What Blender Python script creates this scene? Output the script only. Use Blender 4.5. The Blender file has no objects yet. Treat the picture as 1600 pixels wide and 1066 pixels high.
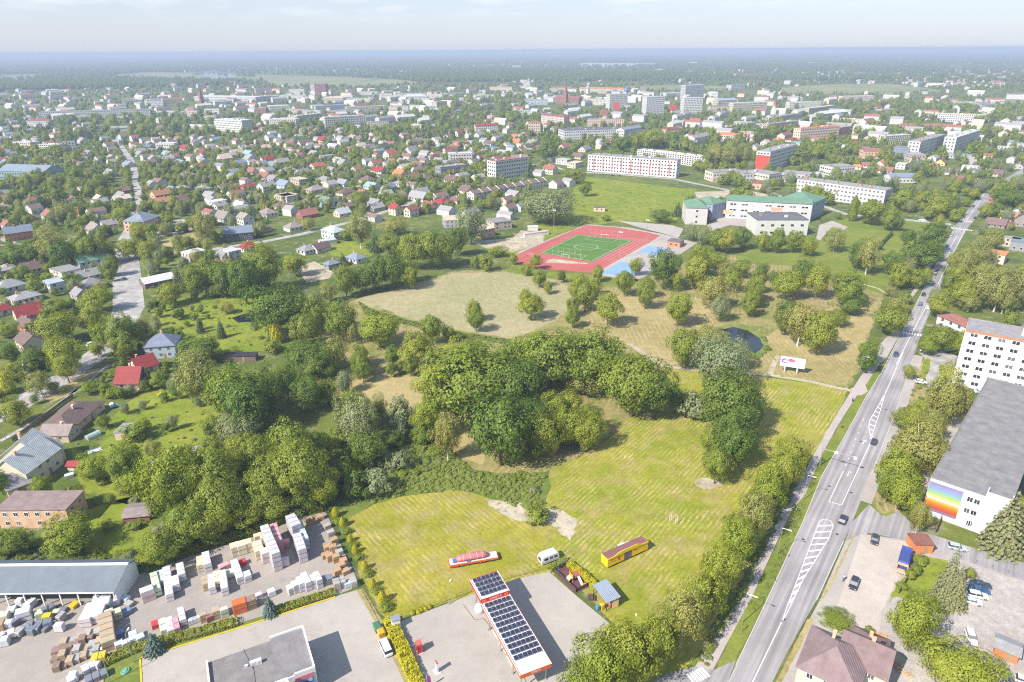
import bpy, bmesh, math, random
import numpy as np
from mathutils import Vector, Matrix
R = math.radians
random.seed(7); rng = np.random.default_rng(7)
sc = bpy.context.scene
COL = sc.collection
# ------------------------------------------------------------------ camera (drone at 120 m)
H = 120.0; PITCH = R(23.1); ROLL = R(.36); FPX = 1066.7
_r = Vector((1, 0, 0)); FWD = Vector((0, math.cos(PITCH), -math.sin(PITCH))); _u = Vector((0, math.sin(PITCH), math.cos(PITCH)))
RIGHT = _r*math.cos(ROLL) - _u*math.sin(ROLL); UP = _u*math.cos(ROLL) + _r*math.sin(ROLL)
CAM = Vector((0, 0, H))
cd = bpy.data.cameras.new('camera'); cam = bpy.data.objects.new('camera', cd); COL.objects.link(cam)
cd.sensor_width = 36; cd.lens = 24.0; cd.clip_start = .5; cd.clip_end = 90000
mw = Matrix.Identity(4)
for i in range(3):
    mw[i][0] = RIGHT[i]; mw[i][1] = UP[i]; mw[i][2] = -FWD[i]; mw[i][3] = CAM[i]
cam.matrix_world = mw; sc.camera = cam
# ------------------------------------------------------------------ sky and sun
SUN_EL = R(42); SUN_AZ = R(220)          # direction towards the sun, measured from +X
w = bpy.data.worlds.new('World'); sc.world = w; w.use_nodes = True
wn = w.node_tree.nodes; wl = w.node_tree.links; wn.clear()
wo = wn.new('ShaderNodeOutputWorld'); bg = wn.new('ShaderNodeBackground'); bg.inputs[1].default_value = .125
sky = wn.new('ShaderNodeTexSky'); sky.sky_type = 'NISHITA'; sky.sun_disc = False
sky.sun_elevation = SUN_EL; sky.sun_rotation = R(90) - SUN_AZ; sky.altitude = 100; sky.air_density = 1.0; sky.dust_density = .6; sky.ozone_density = 3.5
tc = wn.new('ShaderNodeTexCoord'); sep = wn.new('ShaderNodeSeparateXYZ'); wl.new(tc.outputs['Generated'], sep.inputs[0])
mp = wn.new('ShaderNodeMapping'); mp.inputs['Scale'].default_value = (5, 5, 26); wl.new(tc.outputs['Generated'], mp.inputs[0])
nz = wn.new('ShaderNodeTexNoise'); nz.inputs['Scale'].default_value = 1.6; nz.inputs['Detail'].default_value = 9; nz.inputs['Roughness'].default_value = .62
wl.new(mp.outputs[0], nz.inputs['Vector'])
cr = wn.new('ShaderNodeValToRGB'); cr.color_ramp.elements[0].position = .49; cr.color_ramp.elements[1].position = .66
cr.color_ramp.elements[1].color = (.5, .5, .5, 1)
wl.new(nz.outputs[0], cr.inputs[0])
elv = wn.new('ShaderNodeMapRange'); elv.inputs[1].default_value = .03; elv.inputs[2].default_value = .062
wl.new(sep.outputs[2], elv.inputs[0])
mul = wn.new('ShaderNodeMath'); mul.operation = 'MULTIPLY'; wl.new(cr.outputs[0], mul.inputs[0]); wl.new(elv.outputs[0], mul.inputs[1])
hz = wn.new('ShaderNodeMix'); hz.data_type = 'RGBA'; hz.inputs[7].default_value = (2.75, 3.0, 3.6, 1)
wl.new(sky.outputs[0], hz.inputs[6])
hzf = wn.new('ShaderNodeMapRange'); hzf.inputs[1].default_value = .0; hzf.inputs[2].default_value = .45; hzf.inputs[3].default_value = .82; hzf.inputs[4].default_value = .12; wl.new(sep.outputs[2], hzf.inputs[0]); wl.new(hzf.outputs[0], hz.inputs[0])
mx = wn.new('ShaderNodeMix'); mx.data_type = 'RGBA'; mx.inputs[7].default_value = (5.0, 5.0, 5.1, 1)
wl.new(hz.outputs[2], mx.inputs[6]); wl.new(mul.outputs[0], mx.inputs[0]); wl.new(mx.outputs[2], bg.inputs[0]); wl.new(bg.outputs[0], wo.inputs[0])
sl = bpy.data.lights.new('sun', 'SUN'); sl.energy = 4.4; sl.angle = R(.55); sl.color = (1, .94, .855)
so = bpy.data.objects.new('sun', sl); COL.objects.link(so)
SUNDIR = Vector((math.cos(SUN_AZ)*math.cos(SUN_EL), math.sin(SUN_AZ)*math.cos(SUN_EL), math.sin(SUN_EL)))
so.rotation_euler = SUNDIR.to_track_quat('Z', 'Y').to_euler(); so.location = SUNDIR*500
vs = sc.view_settings; vs.view_transform = 'Standard'; vs.look = 'None'; vs.exposure = .88; vs.gamma = 1
try: vs.use_curve_mapping = False
except Exception: pass
HAZE_D = 2.0e-4
sc.render.engine = 'CYCLES'; sc.cycles.filter_width = 1.15
cy = sc.cycles; cy.max_bounces = 5; cy.diffuse_bounces = 3; cy.glossy_bounces = 2; cy.transmission_bounces = 3; cy.transparent_max_bounces = 6
cy.volume_bounces = 0; cy.use_denoising = False; cy.sample_clamp_indirect = 4; cy.caustics_reflective = False; cy.caustics_refractive = False
# ------------------------------------------------------------------ pixel of the photograph -> point of the ground
def P(x, y, z=0.0):
    d = FWD + RIGHT*((x-800)/FPX) - UP*((y-533)/FPX)
    return CAM + d*((z-H)/d.z)
K = 3.9475
def T(t, x, y, z=0.0):
    if t == 'F': return P(x, y, z)
    return P((0, 400, 800, 1200)[int(t[1])] + x/K, (60, 300, 550, 796)[int(t[0])] + y/K, z)
def depth(p): return (Vector(p)-CAM).dot(FWD)
def ppm(p): return FPX/max(depth(p), 1.0)     # pixels (of 1600) per metre
# ------------------------------------------------------------------ mesh helpers
class MB:
    def __init__(s): s.v = []; s.f = []; s.m = []
    def add(s, pts, faces, m=0):
        n = len(s.v); s.v += [tuple(p) for p in pts]
        for f in faces: s.f.append(tuple(i+n for i in f)); s.m.append(m)
    def box(s, x0, x1, y0, y1, z0, z1, m=0, bottom=True):
        p = [(x0, y0, z0), (x1, y0, z0), (x1, y1, z0), (x0, y1, z0), (x0, y0, z1), (x1, y0, z1), (x1, y1, z1), (x0, y1, z1)]
        f = [(4, 5, 6, 7), (0, 1, 5, 4), (1, 2, 6, 5), (2, 3, 7, 6), (3, 0, 4, 7)]
        if bottom: f.append((3, 2, 1, 0))
        s.add(p, f, m); return s
    def poly(s, pts, m=0): s.add(pts, [tuple(range(len(pts)))], m); return s
    def prism(s, p2, z0, z1, m=0, mt=None):
        n = len(p2); a = [(p[0], p[1], z0) for p in p2]; b = [(p[0], p[1], z1) for p in p2]
        s.add(a+b, [(i, (i+1) % n, n+(i+1) % n, n+i) for i in range(n)], m)
        s.add(b, [tuple(range(n))], m if mt is None else mt); s.add(a, [tuple(reversed(range(n)))], m); return s
    def tube(s, p0, p1, r0, r1=None, n=6, m=0):
        r1 = r0 if r1 is None else r1
        p0 = Vector(p0); p1 = Vector(p1); d = (p1-p0).normalized()
        a = d.orthogonal().normalized(); b = d.cross(a); v = []
        for p, r in ((p0, r0), (p1, r1)):
            for i in range(n):
                t = 2*math.pi*i/n; v.append(p + a*(r*math.cos(t)) + b*(r*math.sin(t)))
        s.add(v, [(i, (i+1) % n, n+(i+1) % n, n+i) for i in range(n)] + [tuple(reversed(range(n))), tuple(range(n, 2*n))], m); return s
    def loft(s, rings, m=0, cap=True):
        n = len(rings[0]); v = [p for r in rings for p in r]; f = []
        for k in range(len(rings)-1):
            for i in range(n): f.append((k*n+i, k*n+(i+1) % n, (k+1)*n+(i+1) % n, (k+1)*n+i))
        if cap: f += [tuple(reversed(range(n))), tuple(range((len(rings)-1)*n, len(rings)*n))]
        s.add(v, f, m); return s
    def mesh(s, name, *mats, smooth=False):
        me = bpy.data.meshes.new(name); me.from_pydata(s.v, [], s.f)
        for m in mats: me.materials.append(MT[m] if isinstance(m, str) else m)
        if any(s.m): me.polygons.foreach_set('material_index', s.m)
        if smooth: me.polygons.foreach_set('use_smooth', [True]*len(me.polygons))
        me.update(); return me
def ob(name, me, parent=None, loc=None, rz=None, scl=None, col=None, **props):
    o = bpy.data.objects.new(name, me); COL.objects.link(o)
    if parent is not None: o.parent = parent
    if loc is not None: o.location = loc
    if rz is not None: o.rotation_euler = (0, 0, rz)
    if scl is not None: o.scale = scl
    if col is not None: o.color = (*col[:3], 1)
    for k, v in props.items(): o[k] = v
    return o
def tag(o, label=None, cat=None, group=None, kind=None):
    if label: o['label'] = label
    if cat: o['category'] = cat
    if group: o['group'] = group
    if kind: o['kind'] = kind
    return o
def thing(name, label, cat, loc=(0, 0, 0), rz=0.0, group=None):
    o = bpy.data.objects.new(name, None); COL.objects.link(o); o.location = loc; o.rotation_euler = (0, 0, rz); o.empty_display_size = .2
    return tag(o, label, cat, group)
CACHE = {}
def cached(key, fn):
    if key not in CACHE: CACHE[key] = fn()
    return CACHE[key]
# ------------------------------------------------------------------ materials
MT = {}
class NT:
    def __init__(s, name):
        s.m = bpy.data.materials.new(name); s.m.use_nodes = True; s.t = s.m.node_tree; s.n = s.t.nodes; s.l = s.t.links
        s.b = s.n['Principled BSDF']; MT[name] = s.m
    def new(s, typ, **kw):
        n = s.n.new('ShaderNode'+typ)
        for k, v in kw.items(): setattr(n, k, v)
        return n
    def link(s, a, b): s.l.new(a, b)
    def val(s, sock, v):
        if hasattr(v, 'is_linked') or hasattr(v, 'links'): s.link(v, sock)
        else: sock.default_value = v
    def pos(s, obj=False, scale=(1, 1, 1), rot=0):
        src = s.new('TexCoord').outputs['Object'] if obj else s.new('NewGeometry').outputs['Position']
        m0 = s.new('Mapping'); m0.inputs['Rotation'].default_value = (0, 0, rot); s.link(src, m0.inputs[0]); m = s.new('Mapping'); m.inputs['Scale'].default_value = scale; s.link(m0.outputs[0], m.inputs[0]); return m.outputs[0]
    def noise(s, vec, scale, detail=4, rough=.6, dist=0):
        n = s.new('TexNoise'); n.inputs['Scale'].default_value = scale; n.inputs['Detail'].default_value = detail; n.inputs['Roughness'].default_value = rough
        n.inputs['Distortion'].default_value = dist; s.link(vec, n.inputs['Vector']); return n.outputs[0]
    def ramp(s, v, a, b, lo=0, hi=1):
        n = s.new('MapRange'); n.inputs[1].default_value = a; n.inputs[2].default_value = b; n.inputs[3].default_value = lo; n.inputs[4].default_value = hi
        s.link(v, n.inputs[0]); return n.outputs[0]
    def math(s, op, a, b=0.0):
        n = s.new('Math', operation=op); s.val(n.inputs[0], a); s.val(n.inputs[1], b); return n.outputs[0]
    def mix(s, f, a, b, mode='MIX'):
        n = s.new('Mix', data_type='RGBA', blend_type=mode); s.val(n.inputs[0], f)
        for i, v in ((6, a), (7, b)):
            if isinstance(v, tuple): v = (*v[:3], 1)
            s.val(n.inputs[i], v)
        return n.outputs[2]
    def scale(s, col, f):      # colour times scalar
        n = s.new('VectorMath', operation='SCALE'); s.val(n.inputs[0], col); s.val(n.inputs['Scale'], f); return n.outputs[0]
    def bump(s, h, dist=.02, strength=.6):
        n = s.new('Bump'); n.inputs['Distance'].default_value = dist; n.inputs['Strength'].default_value = strength; s.link(h, n.inputs['Height']); s.link(n.outputs[0], s.b.inputs['Normal'])
    def out(s, col, rough=.85, spec=.3, metal=0):
        if isinstance(col, tuple): col = (*col[:3], 1)
        s.val(s.b.inputs['Base Color'], col); s.val(s.b.inputs['Roughness'], rough); s.b.inputs['Specular IOR Level'].default_value = spec; s.b.inputs['Metallic'].default_value = metal
        return s.m
def ocol(n): return n.new('ObjectInfo').outputs['Color']
def orand(n): return n.new('ObjectInfo').outputs['Random']
def m_plain(name, col, rough=.7, var=.12, scale=.8, spec=.3, metal=0):
    n = NT(name); v = n.noise(n.pos(True), scale, 5); c = (*col, 1)
    rgb = n.new('RGB'); rgb.outputs[0].default_value = c
    n.out(n.scale(rgb.outputs[0], n.ramp(v, .25, .75, 1-var, 1+var)), rough, spec, metal); return n
def m_obj(name, rough=.75, var=.14, scale=.6, spec=.3, ribs=None, ribaxis=0, ribdist=.04, metal=0, coat=0):
    n = NT(name); pv = n.pos(True); v = n.noise(pv, scale, 6, .65); v2 = n.noise(pv, scale*9, 3)
    f = n.math('MULTIPLY', n.ramp(v, .25, .75, 1-var, 1+var), n.ramp(v2, .2, .8, 1-var*.5, 1+var*.5))
    n.out(n.scale(ocol(n), f), rough, spec, metal)
    if coat: n.b.inputs['Coat Weight'].default_value = coat; n.b.inputs['Coat Roughness'].default_value = .08
    if ribs:
        w_ = n.new('TexWave', bands_direction='XYZ'[ribaxis]); w_.inputs['Scale'].default_value = ribs; n.link(pv, w_.inputs[0]); n.bump(w_.outputs[1], ribdist, .8)
    return n
m_obj('wall', .85, .10, .35)
m_obj('roof_tile', .85, .22, .5, ribs=1.1, ribaxis=1, ribdist=.06)
m_obj('roof_sheet', .6, .14, .3, spec=.2, ribs=.8, ribaxis=0, ribdist=.05)
m_obj('roof_felt', .9, .30, .35)
m_obj('paint', .55, .07, .7)
def m_wrap():
    n = NT('wrap'); g = n.pos(True); sp = n.new('SeparateXYZ'); n.link(g, sp.inputs[0]); cb = n.new('CombineXYZ'); n.link(n.math('ADD', sp.outputs[0], sp.outputs[1]), cb.inputs[0]); n.link(sp.outputs[2], cb.inputs[1])
    br = n.new('TexBrick'); br.inputs['Scale'].default_value = 4.0; br.inputs['Mortar Size'].default_value = .02; br.inputs['Color1'].default_value = (1, 1, 1, 1); br.inputs['Color2'].default_value = (.86, .86, .88, 1); br.inputs['Mortar'].default_value = (.55, .55, .57, 1); n.link(cb.outputs[0], br.inputs[0])
    v = n.noise(g, 2.2, 5); n.out(n.scale(n.mix(1, br.outputs[0], ocol(n), 'MULTIPLY'), n.ramp(v, .25, .75, .86, 1.1)), .4, .4); n.bump(v, .05, .5)
m_wrap()
m_obj('timber', .85, .25, 2.0)
m_obj('carpaint', .3, .03, .5, spec=.5, coat=.8)
def m_brick():
    n = NT('brickwork'); br = n.new('TexBrick'); br.inputs['Scale'].default_value = 2.2
    br.inputs['Color1'].default_value = (.36, .22, .13, 1); br.inputs['Color2'].default_value = (.27, .15, .09, 1); br.inputs['Mortar'].default_value = (.4, .36, .3, 1); br.inputs['Mortar Size'].default_value = .012
    g = n.pos(True); sp = n.new('SeparateXYZ'); n.link(g, sp.inputs[0]); cb = n.new('CombineXYZ'); n.link(n.math('ADD', sp.outputs[0], sp.outputs[1]), cb.inputs[0]); n.link(sp.outputs[2], cb.inputs[1]); n.link(cb.outputs[0], br.inputs[0])
    v = n.noise(g, .4, 5); n.out(n.scale(n.mix(1, br.outputs[0], ocol(n), 'MULTIPLY'), n.ramp(v, .2, .8, 1.5, 2.3)), .9)
m_brick()
def m_glass():
    n = NT('glass'); n.out((.035, .045, .06), .12, .6); n.val(n.b.inputs['Roughness'], n.ramp(orand(n), 0, 1, .05, .3))
    n.val(n.b.inputs['Base Color'], n.mix(n.ramp(orand(n), .55, 1, 0, .8), (.03, .035, .045), (.2, .2, .21)))
m_glass()
m_plain('white', (.78, .78, .76), .5, .05)
m_plain('rubber', (.02, .02, .02), .9)
m_plain('steel', (.45, .47, .48), .35, .06, metal=.6)
m_plain('darksteel', (.06, .06, .065), .5, .06)
m_plain('concrete_grey', (.5, .49, .46), .9, .1)
m_plain('wood', (.34, .22, .12), .85, .25, 1.5)
m_plain('bark', (.13, .1, .075), .95, .3, 2)
m_plain('bark_birch', (.6, .57, .5), .9, .3, 3)
m_plain('skin', (.5, .3, .22), .6)
def m_solar():
    n = NT('solar_cell'); g = n.pos(True); w1 = n.new('TexWave', bands_direction='X'); w1.inputs['Scale'].default_value = 1.9; n.link(g, w1.inputs[0])
    n.out(n.mix(n.ramp(w1.outputs[1], .93, 1), (.02, .022, .05), (.12, .13, .17)), .12, .6)
m_solar()
# ground materials
def m_ground(name, cols, s_big, s_fine, rough=.95, big=(.4, .6), fine=.25, third=None, bump=.05, stripes=None, speck=None):
    """cols: two colours mixed by large patches, third mixed by mid patches; stripes=(angle, spacing, colour, amount)"""
    n = NT(name); g = n.pos(); a = n.noise(g, s_big, 5, .6, .4); c = n.mix(n.ramp(a, big[0], big[1]), cols[0], cols[1])
    if third:
        b = n.noise(g, s_big*4.3, 5, .65); c = n.mix(n.ramp(b, third[1], third[2]), c, third[0])
    f = n.noise(g, s_fine, 4, .7); f2 = n.noise(g, s_fine*.22, 3, .6)
    if stripes:
        ang, spc, scol, amt = stripes
        sp = n.pos(False, (1, 1, 1), ang); wv = n.new('TexWave', bands_direction='X', wave_profile='SIN'); wv.inputs['Scale'].default_value = .314/spc
        wv.inputs['Distortion'].default_value = 3.6; wv.inputs['Detail'].default_value = 4.0; wv.inputs['Detail Scale'].default_value = .9; wv.inputs['Detail Roughness'].default_value = .7; n.link(sp, wv.inputs[0])
        patch = n.noise(g, .06, 5, .65); brk = n.noise(n.pos(False, (1.0, .3, 1), ang), 1.1, 4, .75)
        m_ = n.math('MULTIPLY', n.ramp(wv.outputs[1], .5, .95), n.math('MULTIPLY', n.ramp(patch, .42, .62, .05, 1), n.ramp(brk, .40, .56)))
        c = n.mix(n.math('MULTIPLY', m_, amt), c, scol)
    c = n.scale(c, n.math('MULTIPLY', n.ramp(f, .25, .75, 1-fine, 1+fine), n.ramp(f2, .25, .75, 1-fine*.7, 1+fine*.7)))
    if speck:
        vo = n.new('TexVoronoi'); vo.inputs['Scale'].default_value = speck[0]; n.link(g, vo.inputs['Vector']); c = n.mix(n.math('MULTIPLY', n.ramp(vo.outputs[0], .05, .35, 1, 0), speck[2]), c, speck[1])
    n.out(c, rough, .15); n.bump(f, bump, .5); return n
GRN = (.085, .125, .022); GRN2 = (.135, .165, .03); DRY = (.30, .235, .11); DRY2 = (.36, .29, .16)
m_ground('g_base', ((.075, .11, .02), (.13, .155, .03)), .03, .9, third=((.25, .22, .15), .54, .68))
m_ground('g_forest', ((.03, .05, .016), (.045, .065, .022)), .003, .05)
m_ground('g_meadow_a', ((.195, .225, .015), (.27, .26, .028)), .03, 1.3, third=((.30, .25, .08), .46, .66), stripes=(R(90-52), 1.3, (.5, .39, .19), .85))
m_ground('g_meadow_b', ((.225, .225, .018), (.295, .262, .034)), .03, 1.3, third=((.30, .25, .085), .46, .66), stripes=(R(141.5), 1.4, (.5, .40, .2), .6))
m_ground('g_dry', (DRY, (.24, .215, .07)), .025, 1.2, third=((.15, .175, .035), .47, .62), stripes=(R(20), 2.2, (.42, .33, .17), .8))
m_ground('g_dry2', ((.36, .29, .13), (.27, .225, .085)), .03, 1.2, third=((.18, .18, .05), .6, .75), stripes=(R(180), 2.2, (.45, .35, .18), .9))
m_ground('g_pale', ((.34, .30, .165), (.28, .265, .125)), .02, 1.3, stripes=(R(-10), 2.6, (.40, .35, .21), .5))
m_ground('g_lawn', ((.135, .175, .022), (.185, .21, .036)), .03, 1.0, third=((.19, .19, .055), .6, .8))
m_ground('g_bright', ((.165, .215, .018), (.215, .24, .03)), .04, .9, third=((.09, .12, .025), .52, .68))
m_ground('g_field', ((.19, .21, .075), (.25, .24, .11)), .004, .05, third=((.14, .17, .06), .5, .7))
m_ground('g_rough', ((.11, .155, .022), (.16, .19, .04)), .06, .8, third=((.22, .22, .13), .6, .75), bump=.2)
m_ground('g_sand', ((.46, .40, .30), (.36, .31, .21)), .09, 1.1, third=((.2, .19, .07), .55, .68))
m_ground('g_concrete', ((.40, .362, .315), (.35, .32, .28)), .035, 1.6, fine=.07, third=((.30, .275, .245), .58, .78), bump=.005)
m_ground('g_yard', ((.345, .305, .265), (.295, .265, .232)), .04, 1.4, fine=.09, third=((.24, .22, .2), .58, .75), bump=.01)
m_ground('g_gravel', ((.47, .41, .35), (.41, .36, .305)), .05, 1.8, fine=.12, third=((.46, .33, .26), .62, .78), bump=.03)
m_ground('g_cobble', ((.42, .38, .34), (.36, .325, .29)), .05, 2.6, fine=.28, bump=.06)
m_ground('g_pave', ((.40, .36, .32), (.35, .315, .285)), .06, 1.6, fine=.1, bump=.01)
m_ground('g_brickpath', ((.43, .365, .335), (.38, .33, .305)), .08, 2.2, fine=.12, bump=.01)
m_ground('g_track', ((.42, .115, .10), (.39, .105, .09)), .05, 1.5, fine=.06, bump=.004)
m_ground('g_turf', ((.085, .17, .035), (.10, .19, .04)), .05, 1.5, fine=.08, bump=.004)
m_ground('g_court', ((.20, .32, .50), (.23, .35, .52)), .05, 1.5, fine=.05, bump=.004)
m_ground('g_rubberred', ((.12, .06, .06), (.17, .075, .08)), .3, 2, fine=.2)
m_ground('g_reed', ((.14, .19, .04), (.2, .22, .06)), .1, 1.4, bump=.3)
def m_asphalt(name, base, rot, streak=.035):
    n = NT(name); g = n.pos(); v = n.noise(g, 1.8, 4, .7); st = n.noise(n.pos(False, (1.1, streak, 1) if streak else (.3, .3, .3), rot), 1.0, 3, .55); pt = n.noise(g, .05, 4)
    rgb = n.new('RGB'); rgb.outputs[0].default_value = (*base, 1)
    f = n.math('MULTIPLY', n.ramp(v, .25, .75, .92, 1.08), n.math('MULTIPLY', n.ramp(st, .3, .7, .72, 1.22), n.ramp(pt, .35, .65, .84, 1.14)))
    n.out(n.scale(rgb.outputs[0], f), .9, .2); n.bump(v, .004)
m_asphalt('g_asphalt', (.30, .28, .277), R(90-54.5), .02); m_asphalt('g_street', (.36, .34, .32), R(0), 0)
m_plain('marking', (.72, .71, .68), .6, .12, 1.5)
m_plain('kerb', (.45, .43, .40), .9, .1)
m_plain('yellow_line', (.62, .42, .03), .6, .1)
def m_water():
    n = NT('water'); n.out((.012, .018, .022), .06, .5); n.bump(n.noise(n.pos(), 1.2, 3), .01, .15)
m_water()
# foliage: one material per species; hue shifts by tree and by leaf
def m_leaf(name, base, alt, trans=.36):
    n = NT(name); t = n.t; out = [x for x in n.n if x.type == 'OUTPUT_MATERIAL'][0]
    isl = n.new('NewGeometry').outputs['Random Per Island']
    c = n.mix(orand(n), base, alt); c = n.scale(c, n.ramp(isl, 0, 1, .72, 1.28))
    d = n.new('BsdfDiffuse'); n.link(c, d.inputs[0]); tr = n.new('BsdfTranslucent')
    n.link(n.mix(1, c, (1.15, 1.25, .55), 'MULTIPLY'), tr.inputs[0])
    g = n.new('BsdfGlossy'); g.inputs['Roughness'].default_value = .5; g.inputs[0].default_value = (.9, .95, .9, 1)
    m1 = n.new('MixShader'); m1.inputs[0].default_value = trans; n.link(d.outputs[0], m1.inputs[1]); n.link(tr.outputs[0], m1.inputs[2])
    m2 = n.new('MixShader'); m2.inputs[0].default_value = .015; n.link(m1.outputs[0], m2.inputs[1]); n.link(g.outputs[0], m2.inputs[2]); n.link(m2.outputs[0], out.inputs[0])
m_leaf('lf_o', (0.1255, 0.1946, 0.0268), (0.1653, 0.2281, 0.0322))
m_leaf('lf_l', (0.1993, 0.2617, 0.0295), (0.2555, 0.2952, 0.0376))
m_leaf('lf_y', (0.2585, 0.3135, 0.0286), (0.319, 0.3355, 0.0396))
m_leaf('lf_w', (0.264, 0.3025, 0.1485), (0.275, 0.3025, 0.1265))
m_leaf('lf_b', (0.2805, 0.2952, 0.0738), (0.3532, 0.3288, 0.0805))
m_leaf('lf_s', (0.0939, 0.1476, 0.047), (0.1208, 0.161, 0.0537), .12)
m_leaf('lf_k', (0.24, 0.235, 0.085), (0.215, 0.225, 0.1), .12)
m_leaf('lf_g', (0.52, 0.46, 0.02), (0.46, 0.44, 0.025))
m_leaf('lf_h', (0.52, 0.48, 0.02), (0.58, 0.52, 0.03))
m_leaf('lf_j', (0.15, 0.21, 0.17), (0.14, 0.2, 0.15), .12)
m_leaf('lf_q', (0.28, 0.34, 0.05), (0.33, 0.36, 0.1))
# ------------------------------------------------------------------ ground, fields, roads
NOTREE = []       # polygons (world xy) where nothing is scattered
def inpoly(x, y, pts):
    c = False; j = len(pts)-1
    for i in range(len(pts)):
        xi, yi = pts[i]; xj, yj = pts[j]
        if (yi > y) != (yj > y) and x < (xj-xi)*(y-yi)/(yj-yi+1e-12)+xi: c = not c
        j = i
    return c
def refine(pts, step, jit):
    out = []; n = len(pts)
    for i in range(n):
        a = Vector(pts[i]); b = Vector(pts[(i+1) % n]); k = max(1, int((b-a).length/step))
        for j in range(k):
            p = a.lerp(b, j/k)
            if jit: p = p + Vector((random.uniform(-jit, jit), random.uniform(-jit, jit)))
            out.append(p)
    return out
def sheet(name, mat, pts, z, jit=0.0, step=3.0, kind='structure', block=False, parent=None, world=False):
    w2 = [Vector(p[:2]) if world else P(*p).xy for p in pts]
    if block: NOTREE.append([(p.x, p.y) for p in w2])
    if jit: w2 = refine(w2, step, jit)
    bm = bmesh.new(); f = bm.faces.new([bm.verts.new((p.x, p.y, z)) for p in w2]); bmesh.ops.triangulate(bm, faces=[f])
    for f in bm.faces:
        if f.normal.z < 0: f.normal_flip()
    me = bpy.data.meshes.new(name); bm.to_mesh(me); bm.free(); me.materials.append(MT[mat])
    o = ob(name, me, parent)
    if parent is None and kind: o['kind'] = kind
    return o
def ribbon_pts(line, width):
    L = []; Rr = []
    for i, p in enumerate(line):
        a = line[max(i-1, 0)]; b = line[min(i+1, len(line)-1)]; d = (b-a).normalized(); n = Vector((-d.y, d.x))*width*.5
        L.append(p+n); Rr.append(p-n)
    return L+Rr[::-1]
def strip(name, mat, line, width, z, parent=None, world=False, block=False, kind='structure'):
    w2 = [Vector(p[:2]) if world else P(*p).xy for p in line]
    return sheet(name, mat, ribbon_pts(w2, width), z, parent=parent, world=True, block=block, kind=kind)
def kerb(name, line, h=.13, wd=.25, mat='kerb', world=False, parent=None, z0=0.0):
    w2 = [Vector(p[:2]) if world else P(*p).xy for p in line]
    q = ribbon_pts(w2, wd); n = len(w2); mb = MB()
    for i in range(n-1):
        mb.prism([q[i], q[i+1], q[2*n-2-i], q[2*n-1-i]][::-1], z0, h)
    return ob(name, mb.mesh(name, mat), parent, **({} if parent else {'kind': 'structure'}))

mb = MB(); S = 42000; mb.poly([(-S, -300, -.06), (S, -300, -.06), (S, S, -.06), (-S, S, -.06)])
ob('ground', mb.mesh('ground', 'g_forest'), kind='structure')
mb = MB(); mb.poly([(-2600, -150, -.03), (2600, -150, -.03), (6400, 6600, -.03), (-6400, 6600, -.03), (-2900, 1500, -.03)])
ob('town_ground', mb.mesh('town_ground', 'g_base'), kind='structure')
# far fields and river
sheet('far_meadow', 'g_field', [(165, 118), (230, 113), (300, 114), (380, 120), (420, 121), (480, 124), (430, 129), (300, 126), (200, 121)], .1, 8, 60, block=True)
sheet('far_meadow', 'g_field', [(400, 117), (520, 120), (640, 126), (660, 130), (540, 137), (430, 134), (400, 126)], .06, 8, 60, block=True)
sheet('far_meadow', 'g_field', [(0, 117), (60, 116), (64, 122), (0, 125)], .06, 8, 60, block=True)
sheet('far_meadow', 'g_field', [(1215, 137), (1300, 132), (1390, 131), (1440, 137), (1480, 143), (1400, 147), (1225, 147)], .06, 6, 40, block=True)
sheet('far_meadow', 'g_field', [(970, 135), (1050, 133), (1150, 136), (1140, 141), (1000, 141)], .06, 6, 40, block=True)
sheet('far_meadow', 'g_field', [(1560, 155), (1640, 158), (1640, 166), (1570, 160)], .06, 4, 40, block=True)
sheet('river', 'water', [(295, 115), (330, 113), (372, 117), (366, 123), (330, 122)], .2, 10, 60, block=True)
# park and meadow
sheet('park_grass', 'g_dry', [(548, 470), (640, 445), (709, 424), (800, 420), (880, 428), (935, 430), (1000, 438), (1050, 420), (1090, 400), (1150, 398), (1330, 398), (1392, 420), (1378, 470), (1366, 505), (1348, 560), (1326, 607), (1200, 588), (1090, 580), (1040, 640), (985, 652), (945, 692), (905, 716), (858, 738), (760, 745), (690, 705), (600, 640), (500, 610), (470, 560), (520, 500)], .0, .8, block=True)
sheet('pale_field', 'g_pale', [(560, 467), (640, 449.5), (709, 427), (800, 425), (850, 430), (893, 450), (905, 470), (870, 500), (805, 530), (709, 515), (628, 495), (577, 480)], .02, .5, block=True)
sheet('rough_verge', 'g_rough', [(560, 470), (577, 482), (628, 497), (709, 517), (805, 532), (806, 541), (709, 526), (628, 507), (570, 492)], .035, .6)
sheet('dry_clearing', 'g_dry2', [(893, 560), (930, 470), (1000, 455), (1120, 470), (1130, 515), (1100, 560), (1040, 572), (1015, 560), (985, 540)], .02, .6)
sheet('dry_clearing', 'g_dry2', [(1175, 545), (1230, 500), (1300, 480), (1372, 470), (1362, 510), (1340, 560), (1322, 603), (1260, 592), (1200, 585)], .02, .6)
sheet('dry_clearing', 'g_dry2', [(530, 600), (600, 585), (690, 590), (760, 690), (755, 728), (690, 700), (610, 640)], .02, .6)
sheet('school_lawn', 'g_lawn', [(1150, 396), (1200, 400), (1330, 395), (1395, 422), (1420, 385), (1470, 352), (1410, 343), (1330, 340), (1300, 345), (1292, 372), (1180, 390)], .02, .5, block=True)
sheet('park_lawn', 'g_lawn', [(1150, 398), (1330, 396), (1396, 424), (1380, 462), (1330, 440), (1240, 415), (1150, 412)], .04, .5)
sheet('sports_lawn', 'g_bright', [(905, 275), (1090, 297), (1072, 325), (1052, 350), (980, 345), (900, 356), (790, 405), (780, 400), (850, 345), (850, 330), (895, 300)], .02, .5, block=True)
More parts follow.
